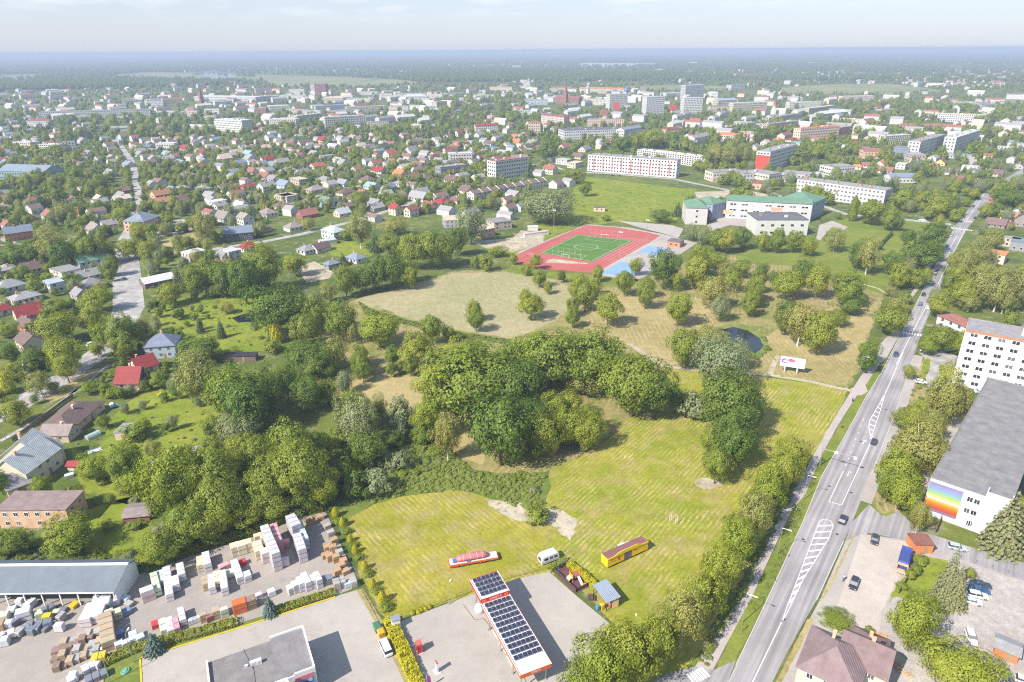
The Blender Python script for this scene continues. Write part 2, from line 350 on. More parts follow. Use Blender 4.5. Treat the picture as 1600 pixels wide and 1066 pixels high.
sheet('park_lawn', 'g_lawn', [(800, 412), (845, 424), (930, 432), (1000, 437), (990, 447), (900, 440), (830, 432), (790, 425)], .04, .5)
MEADOW_A = [(862, 900), (846, 850), (858, 735), (905, 715), (945, 690), (985, 650), (1000, 605), (1040, 576), (1090, 582), (1200, 590), (1263, 598), (1326, 612), (1271, 712), (1236, 765), (1205, 835), (1150, 925), (1108, 1000), (1060, 1066), (960, 1090), (1000, 990), (955, 972), (880, 890)]
sheet('meadow', 'g_meadow_a', MEADOW_A, .02, .4, block=True)
sheet('meadow', 'g_meadow_b', [(540, 812), (582, 788), (643, 773), (704, 767), (737, 770), (775, 785), (830, 800), (858, 830), (846, 850), (862, 893), (736, 930), (625, 968), (600, 968), (565, 905)], .04, .4, block=True)
sheet('tall_grass', 'g_rough', [(520, 790), (600, 745), (690, 690), (740, 735), (800, 742), (852, 738), (862, 760), (850, 780), (860, 800), (830, 800), (775, 785), (737, 770), (704, 767), (643, 773), (582, 788), (540, 812)], .03, .5)
sheet('sand_patch', 'g_sand', [(752, 778), (790, 783), (830, 790), (880, 798), (904, 815), (893, 845), (878, 838), (860, 820), (800, 812), (770, 795)], .055, .6, 1.5)
sheet('dirt_patch', 'g_sand', [(1085, 752), (1098, 747), (1112, 748), (1124, 752), (1130, 758), (1115, 763), (1100, 765), (1090, 760)], .055, .4, 1.2)
sheet('side_verge', 'g_lawn', [(1365, 575), (1377, 583), (1355, 618), (1319, 684), (1284, 745), (1253, 820), (1200, 935), (1150, 1031), (1118, 1047), (1140, 999), (1175, 933), (1238, 796), (1284, 712), (1337, 621)], .03, .15, 2, block=True)
sheet('garden_lawn', 'g_bright', [(232, 478), (330, 458), (400, 452), (425, 500), (412, 548), (350, 552), (290, 535), (250, 512)], .02, .5)
sheet('garden_lawn', 'g_bright', [(150, 712), (180, 645), (240, 600), (318, 600), (345, 640), (330, 700), (300, 760), (200, 790), (130, 770), (110, 700)], .02, .5)
sheet('garden_lawn', 'g_bright', [(120, 800), (230, 770), (240, 860), (180, 880), (130, 860)], .02, .5)
sheet('garden_lawn', 'g_bright', [(500, 384), (560, 374), (590, 395), (570, 405), (520, 400)], .02, .4)
sheet('garden_lawn', 'g_bright', [(0, 398), (28, 392), (34, 410), (0, 415)], .02, .4)
sheet('dry_plot', 'g_dry2', [(243, 378), (308, 360), (318, 372), (252, 395)], .02, .4, block=True)
sheet('lawn_strip', 'g_lawn', [(218, 405), (275, 398), (280, 412), (221, 420)], .03, .3)
# water
sheet('reed_bank', 'g_reed', [(1118, 512), (1145, 504), (1175, 510), (1198, 528), (1204, 545), (1185, 562), (1160, 556), (1130, 535)], .05, .4)
sheet('pond', 'water', [(1128, 515), (1145, 511), (1168, 517), (1186, 528), (1194, 541), (1180, 553), (1163, 545), (1140, 531)], .075, .25, 2, block=True)
sheet('pond', 'water', [(362, 497), (385, 489), (402, 494), (396, 503), (373, 504)], .05, .3, block=True)
# main road
RL = [(1120, 1100), (1150, 1040), (1200, 935), (1253, 820), (1283.6, 745), (1319, 684), (1354.5, 618.4), (1377, 583), (1410, 518), (1443, 452), (1463.5, 411.5), (1489, 361), (1504, 338), (1523, 315), (1547, 293), (1590, 268), (1640, 244)]
RR = [(1190, 1100), (1232, 1016), (1276, 938), (1330, 820), (1362, 742.5), (1392, 664), (1417, 590), (1441, 517), (1456, 482), (1470, 448), (1486, 404), (1509, 361), (1529, 335), (1541, 318), (1563, 297), (1603, 271), (1650, 247)]
road = sheet('road', 'g_asphalt', RL + RR[::-1], .04, block=True)
kerb('kerb', RL[1:13], .14); kerb('kerb', RR[2:3]+[(1318, 846)], .14); kerb('kerb', [(1362, 742.5), (1392, 664), (1417, 590), (1428, 556)], .14)
side = sheet('side_street', 'g_asphalt', [(1330, 818), (1358, 788), (1378, 806), (1405, 800), (1440, 830), (1500, 850), (1600, 880), (1720, 918), (1720, 945), (1600, 908), (1500, 874), (1430, 848), (1352, 832), (1321, 846)], .05, block=True)
strip('pavement', 'g_pave', [(1436, 556), (1424, 592), (1399, 666), (1369, 744), (1352, 785)], 3.2, .045, block=True)
sheet('pavement', 'g_pave', [(1332, 826), (1356, 832), (1310, 950), (1262, 1066), (1240, 1110), (1195, 1110), (1240, 1016), (1283, 938)], .045, block=True)
for a in ([(1333, 836), (1336, 836), (1300, 914), (1284, 940), (1281, 938), (1298, 906)], [(1262, 968), (1272, 966), (1250, 1010), (1222, 1066), (1214, 1066), (1240, 1010)], [(1430, 588), (1444, 560), (1452, 558), (1450, 575), (1440, 592)]):
    sheet('grass_verge', 'g_dry2', a, .06, .12, 1)
SWL = [(1086, 1042), (1129, 978), (1165, 915), (1200, 847), (1223, 796), (1245.6, 757.7), (1271, 712), (1299, 661), (1329, 613), (1347, 585), (1370, 543), (1398, 515), (1415, 472), (1428, 452), (1443, 427), (1472, 364)]
SWR = [(1114, 1047), (1139.5, 998.7), (1175, 933), (1215, 844), (1238, 796), (1258, 773), (1283.6, 712), (1307, 669), (1337, 621), (1354, 600), (1380, 560), (1406, 515), (1421, 472), (1435, 452), (1449, 427), (1478, 364)]
sheet('footpath', 'g_brickpath', SWL + SWR[::-1], .05, block=True)
sheet('footpath', 'g_brickpath', [(1329, 607), (1352, 602), (1356, 612), (1346, 618), (1335, 618)], .055)
sheet('side_street', 'g_asphalt', [(1050, 1050), (1086, 1042), (1115, 1047), (1150, 1032), (1120, 1110), (1000, 1110), (1020, 1066)], .045, block=True)
strip('footpath', 'g_sand', [(985, 538), (1015, 560), (1040.6, 572.8), (1089, 579), (1200, 586), (1263, 596), (1330, 611)], 2.2, .05, block=True)
strip('footpath', 'g_sand', [(1203, 588), (1208, 572), (1216, 556)], 2.0, .056)
strip('footpath', 'g_sand', [(1335, 436), (1348, 444), (1372, 451), (1400, 468)], 1.6, .05)
sheet('bus_bay', 'g_pave', [(1375, 540), (1400, 518), (1409, 518), (1385, 560), (1366, 575)], .057)
# side roads
lroad = sheet('street', 'g_street', [(176, 482), (176, 440), (177, 405), (184, 375), (200, 350), (213, 328), (208, 290), (203, 262), (196, 240), (205, 240), (214, 262), (220, 290), (223, 326), (208, 352), (206, 380), (218, 410), (222, 440), (226, 480), (200, 530), (165, 560), (100, 605), (40, 640), (-20, 672), (-20, 650), (40, 612), (95, 580), (150, 540), (168, 515)], .05, block=True)
STREETS = [([(208, 398), (248, 397), (322, 391), (400, 380), (471, 366), (544, 348), (590, 335), (640, 318), (690, 303), (760, 285), (800, 262), (850, 255), (888, 268)], 6.0),
           ([(888, 268), (952, 271.5), (1053, 280), (1129, 295.6), (1167, 306), (1230, 312), (1289, 323), (1322, 335), (1410, 343), (1486, 351)], 6.0),
           ([(245, 348), (300, 342), (360, 330), (463, 316), (530, 297), (600, 283), (690, 268)], 4.5), ([(330, 300), (400, 292), (480, 270), (560, 250), (640, 238)], 4.5),
           ([(463, 316), (430, 292), (400, 270), (370, 250)], 4.0), ([(600, 283), (570, 262), (530, 240), (495, 222)], 4.0), ([(0, 372), (40, 388), (90, 381), (170, 352)], 4.5),
           ([(1230, 312), (1180, 290), (1120, 262), (1060, 245), (980, 235)], 6), ([(1165, 306), (1120, 300)], 12), ([(207, 262), (196, 238), (180, 215), (150, 190)], 6), ([(0, 690), (60, 655), (120, 610), (170, 570)], 1.8)]
ROADLINES = []
for ln, wd in STREETS:
    strip('street', 'g_street', ln, wd, .042 if wd > 2 else .06, block=False); ROADLINES.append(([P(*p).xy for p in ln], wd/2+1))
sheet('parking_lot', 'g_pave', [(243, 350), (300, 341), (306, 350), (300, 360), (246, 372)], .055)
sheet('verge', 'g_dry2', [(70, 622), (100, 603), (140, 578), (158, 575), (120, 612), (80, 630)], .06, .3)
# markings
def line(pts, wd=.22, name='lane_line', z=.062, parent=None): return strip(name, 'marking', [T(*p) if isinstance(p[0], str) else P(*p) for p in pts], wd, z, parent or road, world=True)
line([('33', -150, 1180), ('33', 0, 870), ('33', 85, 695)])
HL = [('33', 85, 695), ('33', 128, 575), ('33', 200, 385), ('33', 270, 200), ('33', 318, 76)]; HR = [('33', 85, 695), ('33', 118, 640), ('33', 215, 435), ('33', 310, 285), ('33', 375, 180), ('33', 403, 100)]
line(HL, .18); line(HR, .18); line([('33', 318, 76), ('33', 345, 62), ('33', 385, 70), ('33', 403, 100)], .18)
def along(pl, t):
    w2 = [T(*p).xy for p in pl]; ds = [0]
    for a, b in zip(w2, w2[1:]): ds.append(ds[-1]+(b-a).length)
    s = t*ds[-1]
    for i in range(len(w2)-1):
        if s <= ds[i+1]+1e-9: return w2[i].lerp(w2[i+1], (s-ds[i])/(ds[i+1]-ds[i]))
    return w2[-1]
for i in range(12):
    t = .16+i*.0715; a = along(HL, t); b = along(HR, min(1, t+.055)); strip('hatch_bar', 'marking', [a, b], .5, .066, road, world=True)
H2L = [('23', 637, 545), ('23', 622, 470), ('23', 625, 425), ('23', 722, 262)]; H2R = [('23', 637, 545), ('23', 650, 490), ('23', 690, 370), ('23', 722, 262)]
line(H2L, .18); line(H2R, .18)
for i in range(9):
    t = .08+i*.095; strip('hatch_bar', 'marking', [along(H2L, min(1, t+.03)), along(H2R, t)], .45, .066, road, world=True)
line([('23', 375, 925), ('23', 465, 735)], .18); line([('23', 455, 945), ('23', 637, 548)], .2)
for i in range(4): line([('23', 375+i*20, 925+i*5), ('23', 387+i*20, 928+i*5)], .35, 'dash_line')
for i in range(8):
    a = Vector((478, 705)).lerp(Vector((600, 385)), i/8); b = Vector((478, 705)).lerp(Vector((600, 385)), i/8+.035); line([('23', *a), ('23', *b)], .18, 'dash_line')
line([('23', 722, 262), ('23', 835, 0)]); line([('13', 790, 1066), ('13', 900, 850), ('13', 985, 690), ('13', 1060, 545), ('13', 1120, 420)])
line([('13', 1120, 420), ('13', 1165, 330), ('13', 1215, 240)], .2)
line([('13', 1115, 380), ('13', 1130, 330), ('13', 1170, 270)], .2); line([('13', 1225, 175), ('13', 1290, 80), ('13', 1340, 0)], .25)
for x, y, dx, dy in (('585', 570, 10, -22), ('490', 765, 10, -25)):
    x = float(x); line([('23', x, y), ('23', x+dx, y+dy)], .22, 'arrow'); line([('23', x+dx, y+dy), ('23', x+dx+14, y+dy+4)], .5, 'arrow')
def zebra(t, x0, y0, x1, y1, n, ln, wd, parent=road):
    a = T(t, x0, y0).xy; b = T(t, x1, y1).xy; d = (b-a).normalized(); nrm = Vector((-d.y, d.x))
    for i in range(n):
        c = a.lerp(b, (i+.5)/n); strip('crossing_stripe', 'marking', [c-nrm*ln/2, c+nrm*ln/2], wd, .064, parent, world=True)
zebra('13', 828, 868, 950, 886, 7, 2.6, .75); zebra('13', 1150, 225, 1262, 240, 9, 3.5, .8); zebra('13', 1195, 180, 1262, 186, 6, 3, .7)
zebra('32', 1095, 1050, 1200, 1000, 6, 2.6, .55); zebra('13', 1150, 225, 1100, 180, 5, 3, .7)

for x, y in ((1255, 843), (1308, 835), (1232, 868), (1296, 760), (1345, 690), (1330, 770), (1225, 968), (1384, 640), (1440, 530)):
    p_ = P(x, y); ob('manhole_cover', cached('manhole', lambda: MB().prism([(math.cos(k*.524)*.4, math.sin(k*.524)*.4) for k in range(12)], .0, .006).mesh('manhole_cover', 'darksteel')), road, (p_.x, p_.y, .0415))
# yards
sheet('depot_yard', 'g_yard', [(-60, 1100), (-60, 905), (120, 905), (220, 897), (300, 868), (400, 838), (471, 808), (509, 800), (562, 915), (524, 931), (400, 966), (300, 996), (162, 1033), (162, 1100)], .03, block=True)
for a, b in (((0, 340+30), (560, 300)),): pass
sheet('shop_yard', 'g_concrete', [(218, 1028), (300, 1003), (400, 972), (524, 932), (562, 921), (612, 1010), (640, 1080), (660, 1120), (215, 1120)], .04, block=True)
kerb('kerb', [(219, 1029), (300, 1004), (400, 973), (524, 933)], .12, .35, 'yellow_line'); kerb('kerb', [(219, 1029), (221, 1066), (222, 1110)], .12, .35, 'yellow_line')
sheet('grass_strip', 'g_rough', [(164, 1034), (300, 998), (400, 967), (524, 931), (540, 926), (524, 934), (400, 974), (300, 1005), (222, 1030), (224, 1120), (164, 1120)], .05, .12, 1)
sheet('forecourt', 'g_concrete', [(620, 973), (727, 933), (800, 907), (858, 893.5), (905, 935), (952, 974), (935, 1005), (915, 1050), (900, 1110), (680, 1110), (640, 1010)], .045, block=True)
strip('grass_strip', 'g_dry2', [(562, 921), (600, 985), (640, 1070), (655, 1110)], 1.6, .055)
for ln in ([(724, 945), (742, 969), (756, 967)], [(756, 967), (800, 1020), (822, 1066)]): strip('drain_slot', 'darksteel', ln, .12, .06)
sheet('hardstanding', 'g_pave', [(1321, 846), (1345, 834), (1430, 846), (1500, 872), (1760, 950), (1760, 1130), (1180, 1130), (1238, 1016), (1281, 938)], .025)
sheet('right_yard', 'g_gravel', [(1345, 836), (1425, 848), (1426, 862), (1398, 915), (1378, 955), (1374, 990), (1320, 982), (1306, 955)], .05, block=True)
sheet('cobbled_yard', 'g_cobble', [(1480, 873), (1600, 909), (1760, 960), (1760, 1130), (1230, 1130), (1262, 1066), (1300, 985), (1374, 990), (1430, 985), (1480, 962), (1497, 925)], .048, block=True)
sheet('yard_lawn', 'g_bright', [(1428, 890), (1440, 868), (1480, 876), (1497, 925), (1482, 962), (1440, 948), (1400, 932), (1388, 942), (1400, 915)], .06, .2, 1)
sheet('roadside_lawn', 'g_dry', [(1366, 752), (1400, 668), (1430, 600), (1480, 615), (1500, 640), (1470, 700), (1432, 770), (1405, 800), (1380, 805), (1360, 785)], .03, .3)
sheet('car_park', 'g_pave', [(1480, 612), (1510, 622), (1505, 660), (1460, 740), (1440, 790), (1425, 790), (1460, 710), (1485, 660)], .05, .1)
sheet('car_park', 'g_street', [(1436, 552), (1460, 545), (1496, 556), (1490, 575), (1466, 590), (1470, 605), (1452, 612), (1446, 590), (1452, 566)], .05, .1)
sheet('lawn_strip', 'g_bright', [(1435, 596), (1444, 562), (1454, 562), (1452, 580), (1440, 598)], .065, .1, 1); sheet('lawn_strip', 'g_bright', [(1468, 570), (1490, 572), (1486, 600), (1466, 592)], .065, .1, 1)
sheet('lawn_strip', 'g_lawn', [(1366, 790), (1378, 803), (1398, 800), (1385, 808), (1370, 800)], .07, .1, 1)
sheet('building_site', 'g_sand', [(735, 378), (800, 372), (815, 360), (850, 366), (850, 380), (800, 394), (760, 388)], .03, .5, block=True)
sheet('building_site', 'g_sand', [(462, 420), (490, 408), (520, 425), (515, 435), (480, 442)], .04, .3)
sheet('school_yard', 'g_pave', [(1104, 352), (1136, 335), (1182, 345), (1180, 356), (1140, 352), (1110, 362)], .05)
sheet('school_yard', 'g_pave', [(965, 345), (1050, 352), (1068, 358), (1060, 372), (1040, 366), (1000, 356)], .05, block=True)
sheet('building_site', 'g_sand', [(1085, 300), (1170, 298), (1240, 312), (1235, 316), (1150, 307), (1090, 312)], .055)
sheet('school_yard', 'g_pave', [(1280, 352), (1300, 345), (1325, 355), (1318, 360), (1300, 355), (1282, 375), (1274, 378)], .055)
# sports ground
track = sheet('running_track', 'g_track', [(807, 400), (816, 394), (860, 375), (916, 352), (970, 357), (1010, 363), (1032, 368), (1020, 376), (929.4, 427), (890, 424), (847, 420), (809, 411)], .05, block=True)
sheet('path_edge', 'g_pave', [(804, 401), (812, 393), (860, 373), (916, 350.5), (985, 356), (1014, 362), (1036, 366), (1090, 380), (995, 440), (930, 429), (929.4, 427), (1032, 368), (970, 356.4), (916, 352), (812, 396)], .04)
turf = sheet('football_pitch', 'g_turf', [(843, 395.6), (902, 366.6), (989, 376.2), (925.6, 409.7)], .075)
sheet('sand_pit', 'g_sand', [(852, 411), (857, 406), (865, 404.5), (918, 411.5), (918, 413)], .08)
sheet('blue_court', 'g_court', [(997, 394), (1012, 384), (1046, 389), (1028, 400)], .07); sheet('blue_court', 'g_court', [(939, 427.5), (969, 409), (1009, 414), (990, 432)], .07)
tA, tB, tC, tD = [P(*p).xy for p in ((843, 395.6), (902, 366.6), (989, 376.2), (925.6, 409.7))]
def tp(u, v): return (tA.lerp(tB, u)).lerp(tD.lerp(tC, u), v)
def tl(pts, wd=.2): strip('pitch_line', 'marking', [tp(*p) for p in pts], wd, .09, turf, world=True)
for a in ([(.02, .03), (.98, .03)], [(.98, .03), (.98, .97)], [(.98, .97), (.02, .97)], [(.02, .97), (.02, .03)], [(.5, .03), (.5, .97)], [(.02, .25), (.18, .25), (.18, .75), (.02, .75)], [(.98, .25), (.82, .25), (.82, .75), (.98, .75)]): tl(a)
tl([(.5+.13*math.cos(i*math.pi/16), .5+.19*math.sin(i*math.pi/16)) for i in range(33)])
for k in range(5):
    o_ = .004+k*.018
    strip('lane_line', 'marking', [tp(u, 1.02+o_*4) for u in (.1, .5, 1.02)], .1, .06, track, world=True)
    strip('lane_line', 'marking', [tp(1.02+.07*math.sin(i*.25), .62+o_*6+.25*i/6) for i in range(7)], .1, .061, track, world=True)
    strip('lane_line', 'marking', [tp(-.03-.03*k*.6-.03*math.sin(i*.5), -.18+i*.05) for i in range(6)], .1, .06, track, world=True)

# ------------------------------------------------------------------ trees
def crown_mesh(name, kind, mat, seed, quads, leaf):
    """unit tree: height 1, crown width 1, base at the origin"""
    g = np.random.default_rng(seed); C = []; Rd = []; N0 = []
    if kind in ('round', 'tall', 'bush', 'willow'):
        zc, a, b = {'round': (.57, .41, .5), 'tall': (.55, .44, .5), 'bush': (.42, .52, .5), 'willow': (.55, .42, .5)}[kind]
        nc = {'round': 78, 'tall': 60, 'bush': 46, 'willow': 90}[kind]
        for i in range(nc):
            u = 1-2*(i+.5)/nc; ph = i*2.39996+g.normal(0, .25); rr = math.sqrt(max(0, 1-u*u)); d = np.array([rr*math.cos(ph), rr*math.sin(ph), u])
            if kind == 'bush' and d[2] < -.5: continue
            q = g.uniform(.55, 1.0)*(1+.17*math.sin(2*ph+seed)+.12*math.sin(5*u+seed*2))
            if d[2] < -.2: q *= .88
            p = d*np.array([b, b, a])*q+np.array([0, 0, zc]); C.append(p); Rd.append(g.uniform(.075, .19)*(1.1 if kind == 'bush' else 1)); N0.append(d)
        for i in range(nc//3):
            d = g.normal(size=3); d /= np.linalg.norm(d); C.append(d*np.array([b, b, a])*g.uniform(.2, .55)+np.array([0, 0, zc])); Rd.append(.17); N0.append(d)
    elif kind == 'column':
        for i in range(46):
            t = i/45; z = .07+.9*t; r = .5*(min(1, t*5+.35))*(1-t**2.6)**.7; ph = i*2.39996
            C.append(np.array([r*.75*math.cos(ph), r*.75*math.sin(ph), z])); Rd.append(.06+.15*r+.05); N0.append(np.array([math.cos(ph), math.sin(ph), .35]))
    else:   # spruce: whorls of drooping branches
        for i in range(17):
            t = i/16; z = .08+.88*t; r = .5*(1-t)**.85+.02; nb = max(3, int(13*(1-t))+3)
            for j in range(nb):
                ph = 2*math.pi*(j+g.random()*.5)/nb+i*.9; rj = r*g.uniform(.8, 1.05)
                for s_ in ((.35, .6, .8, 1.0) if t < .7 else (.5, 1.)):
                    C.append(np.array([rj*s_*math.cos(ph), rj*s_*math.sin(ph), z-.06*s_*s_*(1-t*.6)])); Rd.append(.022+.03*(1-t)*(1.2-s_*.6)); N0.append(np.array([.35*math.cos(ph), .35*math.sin(ph), .94]))
    C = np.array(C); Rd = np.array(Rd); N0 = np.array(N0); nC = len(C)
    wgt = Rd**2; idx = g.choice(nC, quads, p=wgt/wgt.sum())
    d = g.normal(size=(quads, 3)); d /= np.linalg.norm(d, axis=1)[:, None]
    n0 = N0[idx]; flip = (d*n0).sum(1) < -.35; d[flip] *= -1
    rs = Rd[idx]*g.uniform(.55, 1.06, quads); sq = np.array([1, 1, .8]); 
    if kind == 'willow': sq = np.array([.9, .9, 1.25])
    if kind == 'spruce': sq = np.array([1, 1, .45])
    pos = C[idx]+d*rs[:, None]*sq
    nr = d*.55+n0*.7+np.array([0, 0, .25])+g.normal(size=(quads, 3))*.3; nr /= np.linalg.norm(nr, axis=1)[:, None]
    t1 = np.cross(nr, g.normal(size=(quads, 3))); t1 /= np.linalg.norm(t1, axis=1)[:, None]+1e-9; t2 = np.cross(nr, t1)
    L = leaf*g.uniform(.65, 1.35, quads)[:, None]; asp = g.uniform(.55, 1.0, quads)[:, None]
    v = np.stack([pos-t1*L, pos+t2*L*asp*.8, pos+t1*L, pos-t2*L*asp*.8], 1).reshape(-1, 3)
    v[:, 2] = np.maximum(v[:, 2], .015)
    me = bpy.data.meshes.new(name); me.vertices.add(4*quads); me.vertices.foreach_set('co', v.ravel().astype(np.float32))
    me.loops.add(4*quads); me.loops.foreach_set('vertex_index', np.arange(4*quads, dtype=np.int32))
    me.polygons.add(quads); me.polygons.foreach_set('loop_start', np.arange(0, 4*quads, 4, dtype=np.int32))
    me.update(calc_edges=True); me.materials.append(MT[mat]); return me
def trunk_mesh(name, kind, mat, seed):
    rd = random.Random(seed); mb = MB(); top = {'round': .62, 'tall': .75, 'willow': .55, 'bush': .35, 'column': .6, 'spruce': .93}[kind]; r = .03 if kind != 'spruce' else .022
    pts = [Vector((rd.uniform(-.02, .02)*(i > 0), rd.uniform(-.02, .02)*(i > 0), top*i/4)) for i in range(5)]
    for i in range(4): mb.tube(pts[i], pts[i+1], r*(1-.2*i)*(1.25 if i == 0 else 1), r*(1-.2*(i+1)), 7)
    if kind in ('round', 'tall', 'willow'):
        for i in range(7):
            b = pts[1].lerp(pts[4], rd.random()*.9); ph = i*2.4; e = Vector((.33*math.cos(ph), .33*math.sin(ph), b.z+rd.uniform(.12, .3)))
            mb.tube(b, e, r*.45, r*.12, 5)
    return mb.mesh(name, mat)
SP = {  # code: (name, kind, leaf material, bark, quads, leaf size, words)
 'o': ('broadleaf_tree', 'round', 'lf_o', 'bark', 11000, .0195, 'dark green broadleaf tree'), 'l': ('broadleaf_tree', 'round', 'lf_l', 'bark', 11000, .0195, 'mid green broadleaf tree'),
 'y': ('broadleaf_tree', 'round', 'lf_y', 'bark', 11000, .0195, 'yellow green broadleaf tree'), 'w': ('willow_tree', 'willow', 'lf_w', 'bark', 10000, .0185, 'silvery grey green willow'),
 'b': ('birch_tree', 'tall', 'lf_b', 'bark_birch', 8000, .018, 'loose pale green birch'), 'p': ('poplar_tree', 'column', 'lf_l', 'bark', 4200, .03, 'narrow green poplar'),
 's': ('spruce_tree', 'spruce', 'lf_s', 'bark', 6500, .03, 'dark green pointed spruce'), 'k': ('spruce_tree', 'spruce', 'lf_k', 'bark', 9000, .028, 'pale olive grey spruce'), 'j': ('spruce_tree', 'spruce', 'lf_j', 'bark', 6500, .032, 'small blue green spruce'),
 'g': ('golden_shrub', 'column', 'lf_g', 'bark', 1800, .045, 'golden yellow upright shrub'), 'u': ('shrub', 'bush', 'lf_l', 'bark', 2600, .04, 'low rounded green bush'),
 'q': ('shrub', 'bush', 'lf_q', 'bark', 900, .06, 'bright green weed clump'), 'v': ('shrub', 'bush', 'lf_w', 'bark', 2600, .04, 'low grey green bush'), 'n': ('shrub', 'bush', 'lf_o', 'bark', 2600, .04, 'low dark green bush')}
PROTO = {}
for c_, s_ in SP.items():
    nv = 3 if c_ in 'oly' else 2 if c_ in 'wbu' else 1
    PROTO[c_] = [(crown_mesh('crown', s_[1], s_[2], 11*ord(c_)+k, s_[4], s_[5]), trunk_mesh('trunk', s_[1], s_[3], ord(c_)+k)) for k in range(nv)]
TREES = []      # (object, words, size word, xy)
def tree_at(p, h, w_, c_, group=None):
    s_ = SP[c_]; cm, tm = random.choice(PROTO[c_]); t = thing(s_[0], '', 'shrub' if 'shrub' in s_[0] else 'tree', (p.x, p.y, 0), random.uniform(0, 6.28), group)
    sx = w_*random.uniform(.94, 1.08); sy = w_*random.uniform(.94, 1.08)
    cr_ = ob('crown', cm, t, scl=(sx, sy, h)); tr_ = ob('trunk', tm, t, scl=(min(w_, h)*.8, min(w_, h)*.8, h))
    TREES.append((t, s_[6], h, w_, Vector((p.x, p.y)), c_, cr_)); return t
def tree_px(t, cx, top, base, zw, c_):
    """tree from its box in the photograph: crown centre, top, foot and width"""
    if c_ == 'l': c_ = random.choice('lllllllyyb')
    k = 1 if t == 'F' else K; p = T(t, cx, base); q = ppm(p); w_ = zw/k/q; d_ = math.atan2(H, p.xy.length); E = (base-top)/k/q; cs, sn = math.cos(d_), math.sin(d_)
    def ext(h): a = .42*h; r = math.sqrt((a*cs)**2+(w_*.5*sn)**2); return (h-a)*cs+r, max(0, r-(h-a)*cs)
    asp = 2.6 if c_ in 'pskgbj' else 1.45; cap = min(25 if c_ != 'k' else 30, max(asp*w_, 3.5)); lo, hi = .5, cap
    for _ in range(30):
        h = (lo+hi)/2; e1, e0 = ext(h)
        if e1+e0 > E: hi = h
        else: lo = h
    e1, e0 = ext(h); away = Vector((p.x, p.y, 0)).normalized(); rest = max(0, E-e1-e0)
    if c_ == 'w' or w_ < 5 or rest < .22*E: tree_at(p+away*min(e0/sn+rest*.5/sn, w_*.8), h, w_, c_)
    else:
        tree_at(p+away*min(e0/sn, w_*.5)+RIGHT*random.uniform(-.12, .12)*w_, h, w_, c_); tree_at(p+away*(e0+rest)/sn+RIGHT*random.uniform(-.2, .2)*w_, h*random.uniform(.9, 1.0), w_*random.uniform(.85, 1), c_)
def scatter(name, pts, scl, idx, protos, kind='stuff', label=None, cat=None):
    n = len(pts); me = bpy.data.meshes.new(name); me.vertices.add(n); me.vertices.foreach_set('co', np.asarray(pts, np.float32).ravel())
    a = me.attributes.new('scl', 'FLOAT_VECTOR', 'POINT'); a.data.foreach_set('vector', np.asarray(scl, np.float32).ravel())
    rt = np.zeros((n, 3), np.float32); rt[:, 2] = rng.uniform(0, 6.28, n); a = me.attributes.new('rot', 'FLOAT_VECTOR', 'POINT'); a.data.foreach_set('vector', rt.ravel())
    a = me.attributes.new('idx', 'INT', 'POINT'); a.data.foreach_set('value', np.asarray(idx, np.int32)); me.update()
    o = ob(name, me); tag(o, label, cat, kind=kind)
    ng = bpy.data.node_groups.new(name, 'GeometryNodeTree'); ng.interface.new_socket('Geometry', in_out='INPUT', socket_type='NodeSocketGeometry'); ng.interface.new_socket('Geometry', in_out='OUTPUT', socket_type='NodeSocketGeometry')
    N = ng.nodes; L = ng.links; gi = N.new('NodeGroupInput'); go = N.new('NodeGroupOutput'); iop = N.new('GeometryNodeInstanceOnPoints'); jn = N.new('GeometryNodeJoinGeometry')
    for p in protos:
        oi = N.new('GeometryNodeObjectInfo'); oi.transform_space = 'ORIGINAL'; oi.inputs['Object'].default_value = p; oi.inputs['As Instance'].default_value = True; L.new(oi.outputs['Geometry'], jn.inputs[0])
    def na(nm, ty): x = N.new('GeometryNodeInputNamedAttribute'); x.data_type = ty; x.inputs[0].default_value = nm; return x.outputs[0]
    L.new(gi.outputs[0], iop.inputs['Points']); L.new(jn.outputs[0], iop.inputs['Instance']); iop.inputs['Pick Instance'].default_value = True
    L.new(na('idx', 'INT'), iop.inputs['Instance Index']); L.new(na('rot', 'FLOAT_VECTOR'), iop.inputs['Rotation']); L.new(na('scl', 'FLOAT_VECTOR'), iop.inputs['Scale']); L.new(iop.outputs[0], go.inputs[0])
    md = o.modifiers.new('scatter', 'NODES'); md.node_group = ng; return o
# ------------------------------------------------------------------ buildings
CL = dict(grey=(.27, .265, .265), grey2=(.42, .41, .40), ltgrey=(.48, .48, .47), dkgrey=(.13, .13, .14), dark=(.07, .07, .08), greyblue=(.20, .235, .29), bluegrey=(.26, .32, .42), ltblue=(.40, .46, .52), blue=(.12, .25, .5),
 teal=(.22, .33, .33), green=(.13, .225, .15), brown=(.17, .115, .10), greybrown=(.26, .22, .20), redbrown=(.27, .11, .085), darkred=(.24, .075, .07), red=(.27, .042, .04), orange=(.55, .19, .075), orangered=(.38, .11, .065), orangebrown=(.4, .2, .11),
 white=(.54, .53, .50), cream=(.56, .50, .39), tan=(.48, .40, .30), yellow=(.62, .5, .2), pink=(.56, .40, .36), peach=(.64, .47, .36), brick=(.38, .2, .13), whitered=(.70, .66, .62), black=(.03, .03, .035), mauve=(.225, .16, .15))
WORD = dict(grey='grey', grey2='grey', ltgrey='light grey', dkgrey='dark grey', dark='black', greyblue='slate blue', bluegrey='blue grey', ltblue='pale blue', blue='blue', teal='teal', green='green', brown='brown', greybrown='grey brown', redbrown='red brown',
 darkred='dark red', red='bright red', orange='orange', orangered='orange red', orangebrown='orange brown', white='white', cream='cream', tan='tan', yellow='yellow', pink='pinkish', peach='peach', brick='brick', whitered='white and red', black='black', mauve='dusty brown')
